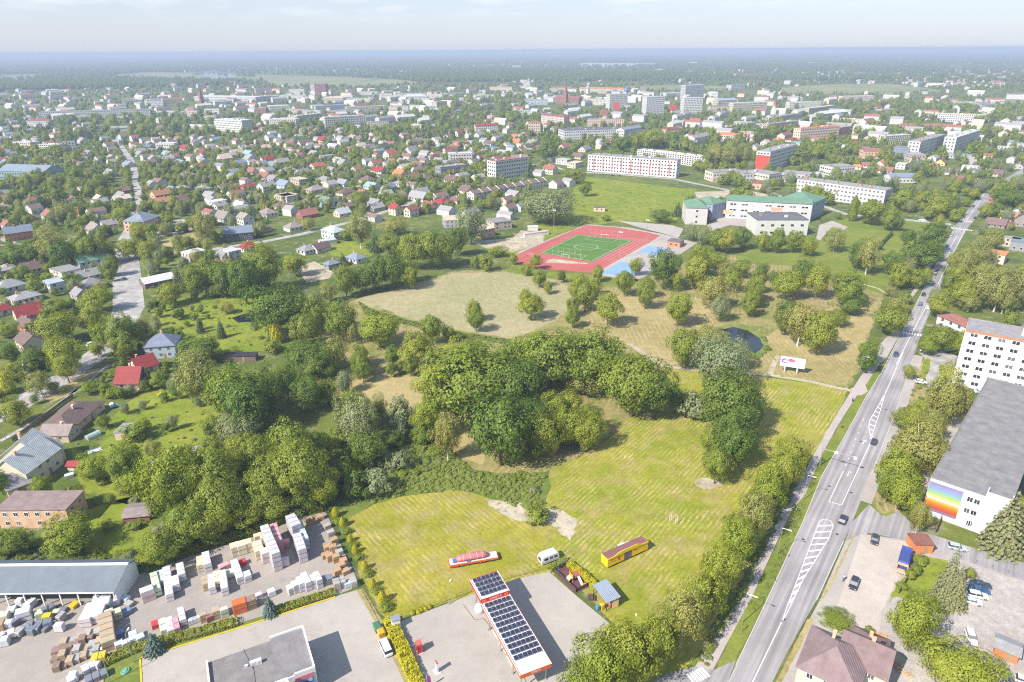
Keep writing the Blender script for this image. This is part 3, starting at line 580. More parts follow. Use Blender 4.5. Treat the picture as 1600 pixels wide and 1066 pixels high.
FLOORW = {1: 'single-storey', 2: 'two-storey', 3: 'three-storey', 4: 'four-storey', 5: 'five-storey', 6: 'six-storey', 7: 'seven-storey', 9: 'nine-storey'}
OCC = []     # occupied circles (x, y, r)
BLD = []     # things waiting for a label: (object, words, xy)
def jitcol(c, a=.08):
    k = random.uniform(1-a, 1+a); return tuple(min(.9, x*k*random.uniform(.97, 1.03)) for x in c)
def win_unit():
    mb = MB()
    for x0, x1, z0, z1 in ((-.5, -.43, -.5, .5), (.43, .5, -.5, .5), (-.43, .43, .43, .5), (-.43, .43, -.5, -.43), (-.025, .025, -.43, .43)): mb.box(x0, x1, -.07, .02, z0, z1, 0)
    mb.add([(-.43, -.02, -.43), (.43, -.02, -.43), (.43, -.02, .43), (-.43, -.02, .43)], [(0, 1, 2, 3)], 1)
    return mb.mesh('window', 'white', 'glass')
def sides(L, D): return [((-L/2, -D/2), 0., L), ((L/2, -D/2), R(90), D), ((L/2, D/2), R(180), L), ((-L/2, D/2), R(-90), D)]
def add_windows(root, L, D, z0, fh, floors, ww, wh, spacing, singles, which=None, margin=.8, sill=.9, skip=.0, mats=('white', 'glass'), pattern=None):
    rz = root.rotation_euler.z; base = Vector(root.location); mb = MB(); made = False
    for k, (o_, a, ln) in enumerate(sides(L, D)):
        if which is not None and k not in which: continue
        n_ = Vector((math.sin(a+rz), -math.cos(a+rz), 0)); mid = base+Vector((n_.x*(D if k % 2 == 0 else L)/2, n_.y*(D if k % 2 == 0 else L)/2, 2))
        if (CAM-mid).dot(n_) < -.15*(CAM-mid).length: continue
        nc = max(1, int((ln-2*margin)/spacing+.3)); st = (ln-2*margin)/nc; dx = math.cos(a); dy = math.sin(a)
        for f in range(floors):
            for i in range(nc):
                if skip and random.random() < skip: continue
                if pattern and not pattern(k, f, i): continue
                s_ = margin+st*(i+.5); x = o_[0]+dx*s_; y = o_[1]+dy*s_; z = z0+f*fh+sill+wh/2
                if singles: ob('window', cached('win', win_unit), root, (x, y, z), a, (ww, 1, wh))
                else:
                    made = True
                    for (e, pr, m) in ((.09, .04, 0), (0, .055, 1)):
                        q = [(-ww/2-e, -wh/2-e), (ww/2+e, -wh/2-e), (ww/2+e, wh/2+e), (-ww/2-e, wh/2+e)]
                        v = [(x+dx*u+dy*pr, y+dy*u-dx*pr, z+t) for u, t in q]; mb.add(v, [(0, 1, 2, 3)], m)
    if made: ob('windows', mb.mesh('windows', *mats), root, kind='stuff')
def gable_roof(L, D, hw, hr, ov=.4, th=.18):
    mb = MB(); s = (hr-hw)/(D/2); y = D/2+ov; ze = hw-s*ov
    for sg in (-1, 1):
        a = [(-L/2-ov, sg*y, ze), (L/2+ov, sg*y, ze), (L/2+ov, 0, hr), (-L/2-ov, 0, hr)]
        b = [(p[0], p[1], p[2]+th) for p in a]; f = [(4, 5, 6, 7), (0, 1, 5, 4), (1, 2, 6, 5), (3, 0, 4, 7), (3, 2, 1, 0)]
        if sg > 0: f = [tuple(reversed(x)) for x in f]
        mb.add(a+b, f)
    return mb
def hip_roof(L, D, hw, hr, ov=.45, th=.15):
    mb = MB(); r = max(L-D, .4)/2 if L >= D else .2; x = L/2+ov; y = D/2+ov
    v = [(-x, -y, hw-.1), (x, -y, hw-.1), (x, y, hw-.1), (-x, y, hw-.1), (-x, -y, hw-.1+th), (x, -y, hw-.1+th), (x, y, hw-.1+th), (-x, y, hw-.1+th), (-r, 0, hr), (r, 0, hr)]
    mb.add(v, [(0, 1, 5, 4), (1, 2, 6, 5), (2, 3, 7, 6), (3, 0, 4, 7), (4, 5, 9, 8), (5, 6, 9), (6, 7, 8, 9), (7, 4, 8), (3, 2, 1, 0)]); return mb
def house(p, L, D, rz, roof, rc, wc, floors=1, name='house', words=None, pitch=None, detail=None, brick=False, label=None, cat='house', fh=2.7, chimney=True, group=None):
    root = thing(name, label or '', cat, (p.x, p.y, 0), rz, group); OCC.append((p.x, p.y, .5*math.hypot(L, D)))
    hw = fh*floors+.2; pitch = pitch or random.uniform(30, 42); q = ppm(p); wcol = jitcol(CL[wc]); rcol = jitcol(CL[rc], .14)
    wm = 'brickwork' if (brick or wc == 'brick') else 'wall'
    mb = MB()
    if roof == 'g':
        hr = hw+math.tan(R(pitch))*D/2; sec = [(-D/2, 0), (D/2, 0), (D/2, hw), (0, hr), (-D/2, hw)]
        mb.loft([[(-L/2, y, z) for y, z in sec][::-1], [(L/2, y, z) for y, z in sec][::-1]])
        rm = gable_roof(L, D, hw, hr)
    elif roof == 'h':
        hr = hw+math.tan(R(pitch*.85))*D/2; mb.box(-L/2, L/2, -D/2, D/2, 0, hw); rm = hip_roof(L, D, hw, hr)
    else:
        hr = hw+.3; mb.box(-L/2, L/2, -D/2, D/2, 0, hw); rm = MB(); rm.box(-L/2-.2, L/2+.2, -D/2-.2, D/2+.2, hw+.003, hw+.25)
    ob('wall', mb.mesh('wall', wm), root, col=wcol if wm == 'wall' else (1, 1, 1))
    sheet_roof = rc in ('green', 'teal', 'ltblue', 'blue', 'greyblue', 'red')
    ro = ob('roof', rm.mesh('roof', 'roof_sheet' if sheet_roof else 'roof_tile' if roof != 'f' else 'roof_felt'), root, col=rcol)
    if chimney and roof != 'f' and q > .9:
        x = random.uniform(-.25, .25)*L; c = MB(); c.box(-.35, .35, -.3, .3, hr-1.4, hr+.8); c.box(-.42, .42, -.37, .37, hr+.8, hr+.95); ob('chimney', c.mesh('chimney', 'brickwork'), ro, (x, random.uniform(-.12, .12)*D, 0), col=(1, 1, 1))
    plain = name in ('kiosk', 'shed', 'shack', 'garage', 'site_cabin', 'outbuilding')
    if q > .55 and not plain: add_windows(root, L, D, .2, fh, floors, 1.25, 1.35, 3.0, q*1.25 > 5.0, skip=.15)
    if q > 3.0:
        d = MB(); d.box(-.5, .5, -.08, .02, 0, 2.1); ob('door', d.mesh('door', 'wood'), root, (L*.12, -D/2, .1))
    if roof == 'g' and floors == 1 and q > 1.2 and not plain:
        for sx, a in ((1, R(90)), (-1, R(-90))): ob('window', cached('win', win_unit), root, (sx*L/2, 0, hw+(hr-hw)*.35), a, (1., 1, 1.))
    if label is None: BLD.append((root, words or f"{FLOORW.get(floors, 'small')+' ' if floors > 1 else ''}{WORD[wc]} house with {WORD[rc]} {dict(g='pitched', h='hipped', f='flat')[roof]} roof", Vector((p.x, p.y))))
    return root
def block(A, B, dep, h, floors, wc, rc, roof='flat', name='apartment_block', words=None, label=None, cat='building', ww=1.5, wh=1.5, spacing=3.0, singles=None, skip=.0, which=None, sill=.95, mats=('white', 'glass'), group=None, extras=True, parapet=.5, z0=.3):
    A = Vector(A[:2]); B = Vector(B[:2]); d = B-A; L = d.length; rz = math.atan2(d.y, d.x); n_ = Vector((-d.y, d.x))/L; c = (A+B)/2+n_*dep/2
    root = thing(name, label or '', cat, (c.x, c.y, 0), rz, group); OCC.append((c.x, c.y, .5*math.hypot(L, dep)))
    if L > dep*1.6:
        for t in (-.35, -.12, .12, .35): OCC.append((c.x+d.x*t, c.y+d.y*t, dep*.75))
        OCC.remove((c.x, c.y, .5*math.hypot(L, dep)))
    q = ppm((c.x, c.y, 0)); w_ = MB(); w_.box(-L/2, L/2, -dep/2, dep/2, 0, h)
    wm = 'brickwork' if wc == 'brick' else 'wall'
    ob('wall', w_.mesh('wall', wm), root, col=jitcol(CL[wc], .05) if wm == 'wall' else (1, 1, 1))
    r = MB()
    if roof == 'flat':
        r.box(-L/2+.25, L/2-.25, -dep/2+.25, dep/2-.25, h+.003, h+.12); t = .25
        for b in ((-L/2-.05, L/2+.05, -dep/2-.05, -dep/2+t), (-L/2-.05, L/2+.05, dep/2-t, dep/2+.05), (-L/2-.05, -L/2+t, -dep/2+t, dep/2-t), (L/2-t, L/2+.05, -dep/2+t, dep/2-t)): r.box(*b, h+.004, h+parapet, 1)
        me = r.mesh('roof', 'roof_felt', 'roof_felt')
    else:
        hr = h+math.tan(R(22))*dep/2; me = (gable_roof(L, dep, h, hr) if roof == 'g' else hip_roof(L, dep, h, hr)).mesh('roof', 'roof_sheet' if rc in ('green', 'greyblue', 'bluegrey') else 'roof_tile')
        if roof == 'g':
            for sx in (-1, 1):
                v = [(sx*(L/2-.15), -dep/2, h), (sx*(L/2-.15), dep/2, h), (sx*(L/2-.15), 0, hr), (sx*L/2, -dep/2, h), (sx*L/2, dep/2, h), (sx*L/2, 0, hr)]
                t_ = MB(); t_.add(v, [(0, 1, 2), (5, 4, 3), (0, 2, 5, 3), (1, 4, 5, 2)]); ob('gable', t_.mesh('gable', 'wall'), root, col=CL[wc] if wc != 'brick' else (.4, .25, .15))
    ro = ob('roof', me, root, col=jitcol(CL[rc], .08))
    if roof == 'flat' and extras and L > 14:
        for i in range(int(L/14)):
            e = MB(); e.box(-1.1, 1.1, -.9, .9, h+.1, h+1.5); ob('roof_vent', e.mesh('roof_vent', 'wall'), ro, (-L/2+14*(i+.5)+random.uniform(-3, 3), random.uniform(-.2, .2)*dep, 0), col=random.choice([CL['grey'], CL['white'], CL['brick']]))
    fh = (h-z0)/floors
    if ww: add_windows(root, L, dep, z0, fh, floors, ww, min(wh, fh*.6), spacing, (q*ww > 5.5) if singles is None else singles, which, skip=skip, sill=min(sill, fh*.32), mats=mats)
    if label is None: BLD.append((root, words or f"{FLOORW.get(floors, 'large')} {WORD[wc]} {'block' if floors > 2 else 'building'} with {WORD[rc]} {'flat ' if roof == 'flat' else 'pitched '}roof", Vector((c.x, c.y))))
    return root
def blk(t, xl, yl, xr, yr, yt, dep, floors, wc, rc, roof='flat', **kw):
    A = T(t, xl, yl); B = T(t, xr, yr); q = ppm(A); d_ = math.atan2(H, A.xy.length); h = max(2.6, (yl-yt)/K/q/math.cos(d_)) if t != 'F' else (yl-yt)/q/math.cos(d_)
    h = min(h, floors*3.6+1.5); return block(A, B, dep, h, floors, wc, rc, roof, **kw)
GA = R(54.5)     # direction of the right-hand street grid
SA = R(50.6)
# --- office block on the right
A = P(1486, 600); ang = GA-R(90)
B = A+Vector((math.cos(ang), math.sin(ang), 0))*62
off = block(A, B, 15, 22.5, 7, 'cream', 'grey', name='office_building', label='tall seven-storey cream office building at the right edge with paired windows', ww=2.6, wh=1.55, spacing=4.15, singles=True, sill=.95, which=[0, 3], extras=False, parapet=.25)
def local(root, p): return root.matrix_world.inverted() @ Vector(p)
bpy.context.view_layer.update()
for ch in off.children:
    if ch.name.startswith('wall'): ch.color = (.57, .56, .52, 1)
ph = MB(); ph.box(-14, 31, -2.5, 6.5, 22.63, 26.2); pho = ob('penthouse', ph.mesh('penthouse', 'wall'), off, col=(.58, .52, .42))
pr = MB(); pr.box(-14.3, 31.3, -2.8, 6.8, 26.21, 26.5); ob('penthouse_roof', pr.mesh('penthouse_roof', 'roof_felt'), pho, col=CL['dkgrey'])
for i in range(9): ob('window', cached('win', win_unit), pho, (-11.5+i*4.2, -2.5, 24.4), 0, (2.3, 1, 1.5))
for x, y, h_ in ((-12.5, 3, 4), (-9, 4, 6.5), (-4, 3.5, 2.5), (1, 3, 5), (4, 4, 2)):
    m = MB(); m.tube((x, y, 26.5), (x, y, 26.5+h_), .12 if h_ < 5 else .35, None, 6); ob('antenna', m.mesh('antenna', 'steel' if h_ < 5 else 'white'), pho)
rb = MB(); rb.box(-31.02, 31.02, -7.62, -7.5, 21.9, 23.0); ob('cornice', rb.mesh('cornice', 'roof_tile'), off, col=(.38, .2, .12))
A2 = T('13', 1035, 800, 0); wing = block(T('13', 1030, 830), T('13', 1200, 905), 9, 5.6, 2, 'white', 'redbrown', 'h', name='office_wing', label='low white annexe with red brown roof joined to the tall office building', ww=1.4, spacing=5, which=[0])
# --- long building with the rainbow mural
Af = T('23', 945, 990); Bf = Af+Vector((math.cos(R(48-90)), math.sin(R(48-90)), 0))*18.5
lb = block(Af, Bf, 82, 11.6, 3, 'white', 'grey', name='workshop_building', label='long three-storey white building with rainbow stripes on its end wall and grey felt roof', ww=0, extras=False, parapet=.3)
for ch in lb.children:
    if ch.name.startswith('roof'): ch.color = (.215, .205, .2, 1)
    else: ch.color = (.48, .51, .53, 1)
Lb = (Bf-Af).length
cols = [(.42, .36, .55), (.40, .42, .66), (.36, .50, .66), (.40, .60, .50), (.52, .66, .30), (.72, .74, .34), (.80, .78, .66), (.80, .55, .15), (.78, .34, .06), (.72, .22, .05), (.62, .16, .10), (.42, .25, .42)]
mur = MB(); zt = 10.6; st = .74
for i, c_ in enumerate(cols):
    m = MB(); m.box(-Lb/2+.05, -Lb/2+8.0, -41.04, -41.0, zt-st*(i+1), zt-st*i); ob('mural_stripe', m.mesh('mural_stripe', 'paint'), lb, col=tuple(v**1.25*.72 for v in c_))
for f in range(3):
    for x in (.95, 2.55): ob('window', cached('win', win_unit), lb, (x-.4 if f else x+.8-(x > 2)*1.2, -41, 2.0+f*3.55), 0, (1.4 if f else 1.0, 1, 1.6))
m = MB(); m.box(3.6, Lb/2+.05, -41.08, -40.75, 11.6, 13.0); m.box(3.6, 3.9, -40.75, -38.2, 11.7, 13.0); m.box(Lb/2-.25, Lb/2+.05, -40.75, -38.2, 11.7, 13.0); ob('parapet_wall', m.mesh('parapet_wall', 'wall'), lb, col=CL['white'])
m = MB(); m.box(Lb/2+.004, Lb/2+.1, -40.9, 41, 8.4, 11.65); ob('blue_cladding', m.mesh('blue_cladding', 'roof_sheet'), lb, col=(.22, .38, .55))
for i in range(26): ob('window', cached('win', win_unit), lb, (-Lb/2, -38+i*3.05, 6.1), R(-90), (1.6, 1, 1.7)); ob('window', cached('win', win_unit), lb, (-Lb/2, -38+i*3.05, 9.6), R(-90), (1.6, 1, 1.7))
for zx, zy in ((1415, 295), (1450, 322), (1530, 340), (1310, 400), (1345, 425), (1512, 385), (1515, 535), (1335, 680), (1215, 705), (1315, 730), (1445, 720), (1375, 785)):
    q = local(lb, T('23', zx, zy, 11.75)); m = MB(); s_ = random.uniform(.25, .45); m.box(-s_, s_, -s_, s_, 11.7, 12.5); m.box(-s_*1.3, s_*1.3, -s_*1.3, s_*1.3, 12.5, 12.6)
    ob('roof_vent', m.mesh('roof_vent', 'wall'), lb, (q.x, q.y, 0), col=random.choice([(.6, .58, .55), (.45, .25, .16), (.5, .5, .5)]))
for k in range(13):
    m = MB(); m.box(-Lb/2+.3, Lb/2-.3, -.03, .03, 11.72, 11.76); ob('roof_seam', m.mesh('roof_seam', 'roof_felt'), lb, (0, -38+k*6.2, 0), col=(.2, .19, .19))
# --- depot warehouse
wb = T('30', 872, 408); wf = T('30', 735, 592); dv = (wf-wb).xy; wd = dv.length; al = math.atan2(T('30', 715, 541, 5).y-T('30', 0, 549, 5).y, T('30', 715, 541, 5).x-T('30', 0, 549, 5).x)
ax = Vector((math.cos(al), math.sin(al))); ay = Vector((-ax.y, ax.x)); D_ = max(9., abs(dv.dot(ay))); yr = .17*D_; print('warehouse depth', D_); LW = 62.
cc = wf.xy - ax*LW/2 + ay*D_/2
wh_ = thing('warehouse', 'long warehouse with blue grey ribbed metal roof beside the builders depot', 'warehouse', (cc.x, cc.y, 0), al); OCC.append((cc.x, cc.y, 20)); OCC.append((cc.x+ax.x*20, cc.y+ax.y*20, 12))
m = MB(); sec = [(-D_/2, 0), (D_/2, 0), (D_/2, 4.6), (yr, 6.4), (-D_/2, 4.4)]
m.box(-LW/2, LW/2, D_/2-.25, D_/2, 0, 4.6); m.loft([[(LW/2-.25, y, z) for y, z in sec][::-1], [(LW/2, y, z) for y, z in sec][::-1]]); m.box(-LW/2, LW/2-31.5, -D_/2+2.5, -D_/2+2.8, 0, 4.3); ob('wall', m.mesh('wall', 'wall'), wh_, col=(.62, .64, .66))
def slab(p, th=.15):
    mb = MB(); b = [(x, y, z+th) for x, y, z in p]; mb.add(list(p)+b, [(4, 5, 6, 7), (0, 1, 5, 4), (1, 2, 6, 5), (2, 3, 7, 6), (3, 0, 4, 7), (3, 2, 1, 0)]); return mb
rf = ob('roof', slab([(-LW/2, yr+.3, 6.4), (LW/2+.2, yr+.3, 6.4), (LW/2+.2, D_/2+.4, 4.7), (-LW/2, D_/2+.4, 4.7)]).mesh('roof', 'roof_sheet'), wh_, col=(.13, .155, .19))
ob('roof', slab([(LW/2-31.2, -D_/2-.5, 4.35), (LW/2+.2, -D_/2-.5, 4.35), (LW/2+.2, yr-.3, 6.3), (LW/2-31.2, yr-.3, 6.3)]).mesh('roof', 'roof_sheet'), wh_, col=(.17, .195, .215))
ob('roof', slab([(-LW/2, -D_/2+2.0, 4.75), (LW/2-31.2, -D_/2+2.0, 4.75), (LW/2-31.2, yr-.3, 6.45), (-LW/2, yr-.3, 6.45)]).mesh('roof', 'roof_sheet'), wh_, col=(.125, .15, .19))
for b in (((-LW/2, LW/2+.2, yr-.3, yr+.3, 6.45, 6.72)), (-LW/2, LW/2-31.2, -D_/2+1.8, -D_/2+2.0, 4.5, 4.95), (LW/2-31.2, LW/2, -D_/2-.62, -D_/2-.5, 4.2, 4.5), (LW/2, LW/2+.25, -D_/2-.5, yr, 0, 0)):
    if b[5] > b[4]: m = MB(); m.box(*b); ob('gutter', m.mesh('gutter', 'white'), rf)
m = MB(); m.box(LW/2-41, LW/2-30.5, -D_/2+2.3, -D_/2+2.5, .2, 4.2); ob('red_panel', m.mesh('red_panel', 'paint'), wh_, col=(.5, .06, .045))
for i in range(8): m = MB(); m.box(-.12, .12, -.12, .12, 0, 4.3); ob('post', m.mesh('post', 'white'), wh_, (LW/2-30+i*4.2, -D_/2+.1, 0))
# --- shop with white parapets at the bottom edge
sA, sB, sC = P(426, 994, 6.6), P(472, 978, 6.6), P(494, 1042, 6.6)
e1 = (sB-sA).xy.normalized(); e2 = (sC-sB).xy.normalized(); ang = math.atan2(e1.y, e1.x); Lx = 7.0; Dy = (sC-sB).xy.length
o2 = sB.xy-e1*Lx; cs = (sB.xy+o2)/2+e2*Dy/2
shop = thing('shop_building', 'flat-roofed grey shop with white parapet edges at the bottom edge', 'shop', (cs.x, cs.y, 0), ang); OCC.append((cs.x, cs.y, 12))
W2 = 12.4; xl = -Lx/2-W2
m = MB(); m.box(-Lx/2, Lx/2, -Dy/2, Dy/2, 0, 6.3); m.box(xl, -Lx/2-.002, -Dy/2-9, Dy/2-.7, 0, 6.2); ob('wall', m.mesh('wall', 'wall'), shop, col=(.66, .66, .65))
m = MB(); m.box(-Lx/2+.002, Lx/2-.3, -Dy/2+.3, Dy/2-.3, 6.305, 6.38); ob('roof', m.mesh('roof', 'roof_felt'), shop, col=(.21, .20, .195))
m = MB(); m.box(xl+.35, -Lx/2-.01, -Dy/2-9, Dy/2-.72, 6.205, 6.28); ob('roof', m.mesh('roof', 'roof_felt'), shop, col=(.20, .187, .178))
for k in range(5): m = MB(); m.box(-Lx/2+1.1+k*1.15, -Lx/2+1.13+k*1.15, -Dy/2+.3, Dy/2-.3, 6.382, 6.395); ob('roof_seam', m.mesh('roof_seam', 'roof_felt'), shop, col=(.25, .24, .235))
for b in ((-Lx/2, Lx/2, Dy/2-.3, Dy/2), (Lx/2-.3, Lx/2, -Dy/2+.3, Dy/2-.3), (-Lx/2+2.9, Lx/2, -Dy/2, -Dy/2+.3)): m = MB(); m.box(*b, 6.31, 6.8); ob('parapet', m.mesh('parapet', 'white'), shop)
m = MB(); m.box(xl, xl+.35, -Dy/2-9, Dy/2-.72, 6.21, 6.95); ob('parapet', m.mesh('parapet', 'white'), shop)
m = MB(); m.box(-Lx/2-6.6, -Lx/2+1.6, -Dy/2-9, -Dy/2-.6, 6.3, 7.0); ob('front_block', m.mesh('front_block', 'wall'), shop, col=(.66, .66, .65)); m = MB(); m.box(-Lx/2-6.3, -Lx/2+1.3, -Dy/2-9, -Dy/2-.9, 7.01, 7.06); ob('roof', m.mesh('roof', 'roof_felt'), shop, col=(.40, .36, .31))
for b in ((-Lx/2-6.6, -Lx/2+1.6, -Dy/2-.9, -Dy/2-.6), (-Lx/2+1.3, -Lx/2+1.6, -Dy/2-9, -Dy/2-.9)): m = MB(); m.box(*b, 7.01, 7.35); ob('parapet', m.mesh('parapet', 'white'), shop)
m = MB(); m.box(-Lx/2+.001, -Lx/2+1.6, -Dy/2-9, -Dy/2-.601, 0, 6.29); ob('wall', m.mesh('wall', 'wall'), shop, col=(.66, .66, .65))
m = MB(); m.box(-.6, 2.9, -Dy/2-.12, -Dy/2-.004, 4.6, 5.7); sg = ob('sign', m.mesh('sign', 'paint'), shop, col=(.62, .20, .22))
m = MB(); m.box(-.6, 2.9, -Dy/2-.125, -Dy/2-.004, 2.6, 4.5); ob('poster', m.mesh('poster', 'paint'), shop, col=(.10, .24, .5))
for i, c_ in enumerate(((.5, .5, .6), (.25, .05, .2), (.06, .1, .3))): m = MB(); m.prism([(math.cos(k*.785)*.45, math.sin(k*.785)*.45) for k in range(8)], 0, .03); o = ob('poster_print', m.mesh('poster_print', 'paint'), shop, (2.3-i*.9, -Dy/2-.13, 4.1-i*.35), col=c_); o.rotation_euler = (R(90), 0, 0)
bpy.context.view_layer.update()
for zx, zy, s_ in ((675, 815, .55), (600, 835, .5), (520, 865, .3)):
    q = local(shop, P(320+zx/8, 933+zy/8, 6.5)); m = MB(); m.box(-s_, s_, -s_*.6, s_*.6, 6.28, 6.28+s_*1.8); m.tube((0, -s_*.6, 6.28+s_*.9), (0, -s_*.6-.03, 6.28+s_*.9), s_*.5, s_*.5, 10, 1); ob('air_unit', m.mesh('air_unit', 'white', 'concrete_grey'), shop, (q.x, q.y, 0))
for pa, pb in (((380, 1014), (396, 1046)), ((396, 1042), (399, 1066))):
    a = local(shop, P(*pa, 6.3)); b = local(shop, P(*pb, 6.3)); m = MB(); m.tube((a.x, a.y, 6.31), (b.x, b.y, 6.31), .05, .05, 5); ob('roof_cable', m.mesh('roof_cable', 'darksteel'), shop)
# --- school with green roofs
def blkF(xl, yl, xr, yr, dep, h, floors, wc, rc, roof='flat', **kw): return block(P(xl, yl), P(xr, yr), dep, h, floors, wc, rc, roof, **kw)
sch = dict(cat='school')
SX = lambda x, y: (1070+x*.1375, 280+y*.1375)
a, b = SX(5, 515), SX(245, 520); blkF(*a, *b, 24, 12.5, 3, 'white', 'green', 'h', name='school_wing', label='white gabled school wing with green hipped roof nearest the running track', ww=1.4, spacing=14, **sch)
a, b = SX(455, 440), SX(1420, 490); sw = blkF(*a, *b, 14, 13.5, 3, 'white', 'green', 'g', name='school_building', label='long white three-storey school main wing with green pitched roof', ww=5.4, wh=1.5, spacing=8.5, **sch)
for i, (x, z, c_) in enumerate(((-29, 3, (.66, .40, .25)), (-8, 6.5, (.5, .5, .52)), (6, 6.5, (.64, .33, .22)), (-8, 9.6, (.5, .5, .52)), (-38, 6.3, (.55, .57, .6)))):
    m = MB(); m.box(x-4, x+4, -7.03, -7.0, z, z+3.2); ob('colour_panel', m.mesh('colour_panel', 'wall'), sw, col=c_)
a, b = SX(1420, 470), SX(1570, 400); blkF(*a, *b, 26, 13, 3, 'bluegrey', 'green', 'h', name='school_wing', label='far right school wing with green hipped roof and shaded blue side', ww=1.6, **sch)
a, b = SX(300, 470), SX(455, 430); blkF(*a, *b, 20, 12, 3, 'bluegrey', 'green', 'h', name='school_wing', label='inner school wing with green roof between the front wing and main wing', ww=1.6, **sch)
a, b = SX(800, 640), SX(1385, 640); gy = blkF(*a, *b, 24, 10.5, 2, 'white', 'dkgrey', name='school_gym', label='white box-shaped school gym with flat dark grey roof', ww=2.2, spacing=7, which=[0, 1], **sch)
# --- houses in the foreground left
def hp(t, x, y): return T(t, x, y)
def house_ln(ta, tb, D, roof, rc, wc, floors, **kw):    # near eave base line from two foot points
    A = T(*ta).xy; B = T(*tb).xy; d = B-A; L = d.length; n_ = Vector((-d.y, d.x))/L; c = (A+B)/2+n_*D/2; return house(Vector((c.x, c.y, 0)), L, D, math.atan2(d.y, d.x), roof, rc, wc, floors, **kw)
house_ln(('20', 440, 530), ('20', 650, 350), 11.5, 'h', 'brown', 'peach', 1, label='long peach bungalow with brown tiled hipped roof beside the concrete street', pitch=30)
house_ln(('20', 190, 850), ('20', 395, 690), 11, 'g', 'ltgrey', 'cream', 2, label='old weathered house with pale grey slate gables left of the garden shed', pitch=38)
house_ln(('20', 330, 740), ('20', 410, 660), 15, 'g', 'ltgrey', 'cream', 2, label='cross gable of the old weathered house facing the garden', pitch=38)
house_ln(('20', 60, 905), ('20', 210, 850), 8, 'g', 'grey', 'cream', 1, label='lean grey-roofed annexe at the front of the old weathered house', pitch=35)
house_ln(('20', 255, 560), ('20', 430, 560), 7, 'g', 'greybrown', 'tan', 1, label='small grey slate outbuilding between the bungalow and old weathered house')
house_ln(('20', 10, 1090), ('20', 440, 1085), 8.5, 'f', 'mauve', 'brick', 2, label='two-storey brick house with flat brown roof above the warehouse', brick=True, fh=2.9)
house_ln(('20', 715, 235), ('20', 860, 235), 9, 'g', 'red', 'greybrown', 1, label='steep red-roofed house with grey timber gable near the garden swings', pitch=48)
house_ln(('20', 860, 150), ('20', 985, 110), 8, 'g', 'red', 'cream', 1, label='red-roofed wing behind the steep red-roofed house', pitch=42)
house_ln(('20', 715, 545), ('20', 790, 545), 6, 'f', 'grey', 'pink', 1, label='small overgrown pink outbuilding in the green garden', name='outbuilding')
house_ln(('20', 420, 735), ('20', 500, 735), 2.8, 'g', 'red', 'cream', 1, label='tiny red-roofed garden shed beside the old weathered house', name='shed', fh=1.7, chimney=False)
house_ln(('20', 765, 1055), ('20', 925, 1040), 6, 'g', 'greybrown', 'redbrown', 1, label='tumbledown shack with patched grey roof above the pallet yard', name='shack', fh=1.6, pitch=15, chimney=False)
house_ln(('20', 1205, 660), ('20', 1265, 650), 4, 'g', 'ltgrey', 'brown', 1, label='small grey-roofed shack among trees right of the green garden', name='shed', fh=1.8, chimney=False)
house_ln(('10', 905, 1035), ('10', 1090, 1020), 11, 'h', 'greyblue', 'ltblue', 2, label='pale blue two-storey house with slate hipped roof by the tall trees')
house_ln(('10', 1385, 1050), ('10', 1579, 1045), 4, 'f', 'black', 'brown', 1, label='long low black-roofed shed beside the pond garden', name='shed', fh=2.2)
house_ln(('10', 900, 255), ('10', 1000, 215), 16, 'h', 'greyblue', 'brick', 3, label='three-storey brick house with blue grey mansard roof beside the street bend')
house_ln(('10', 900, 600), ('10', 1085, 560), 10, 'g', 'ltgrey', 'brown', 1, label='long brown bungalow with light grey roof right of the concrete street', pitch=24)
house_ln(('10', 1385, 310), ('10', 1565, 295), 10, 'g', 'greyblue', 'dark', 2, label='dark two-storey house with slate roof beside the tall birch')
house_ln(('10', 40, 310), ('10', 215, 285), 9, 'g', 'greyblue', 'orange', 2, label='orange house with solar panels on its dark roof')
house_ln(('11', 405, 335), ('11', 500, 320), 6, 'f', 'ltblue', 'white', 1, label='flat-roofed white garage in front of the pale blue hipped house', name='garage')
house_ln(('11', 1165, 225), ('11', 1255, 220), 16, 'f', 'tan', 'grey2', 2, label='unfinished concrete block shell nearest the line of tall trees', name='unfinished_building'); house_ln(('11', 1390, 290), ('11', 1475, 270), 22, 'f', 'tan', 'brick', 2, label='unfinished brick shell in the middle of the building site', name='unfinished_building'); house_ln(('11', 1470, 240), ('11', 1579, 225), 14, 'f', 'grey', 'tan', 2, label='unfinished two-storey shell beside the sandy building site', name='unfinished_building')
# --- house at the lower right with brown roofs
pc = P(1300, 1085)
house(P(1296, 1060), 12.5, 11, GA, 'h', 'mauve', 'cream', 2, label='large cream house with brown hipped roof at the bottom edge beside the main road', pitch=42)
house(P(1345, 1052), 9, 9, GA+R(90), 'g', 'mauve', 'cream', 2, label='brown-roofed rear wing of the large house at the bottom edge', pitch=38)
house(P(1352, 1022), 7.0, 7.0, GA, 'h', 'mauve', 'tan', 1, label='low brown pyramid-roofed wing behind the large house at the bottom edge')
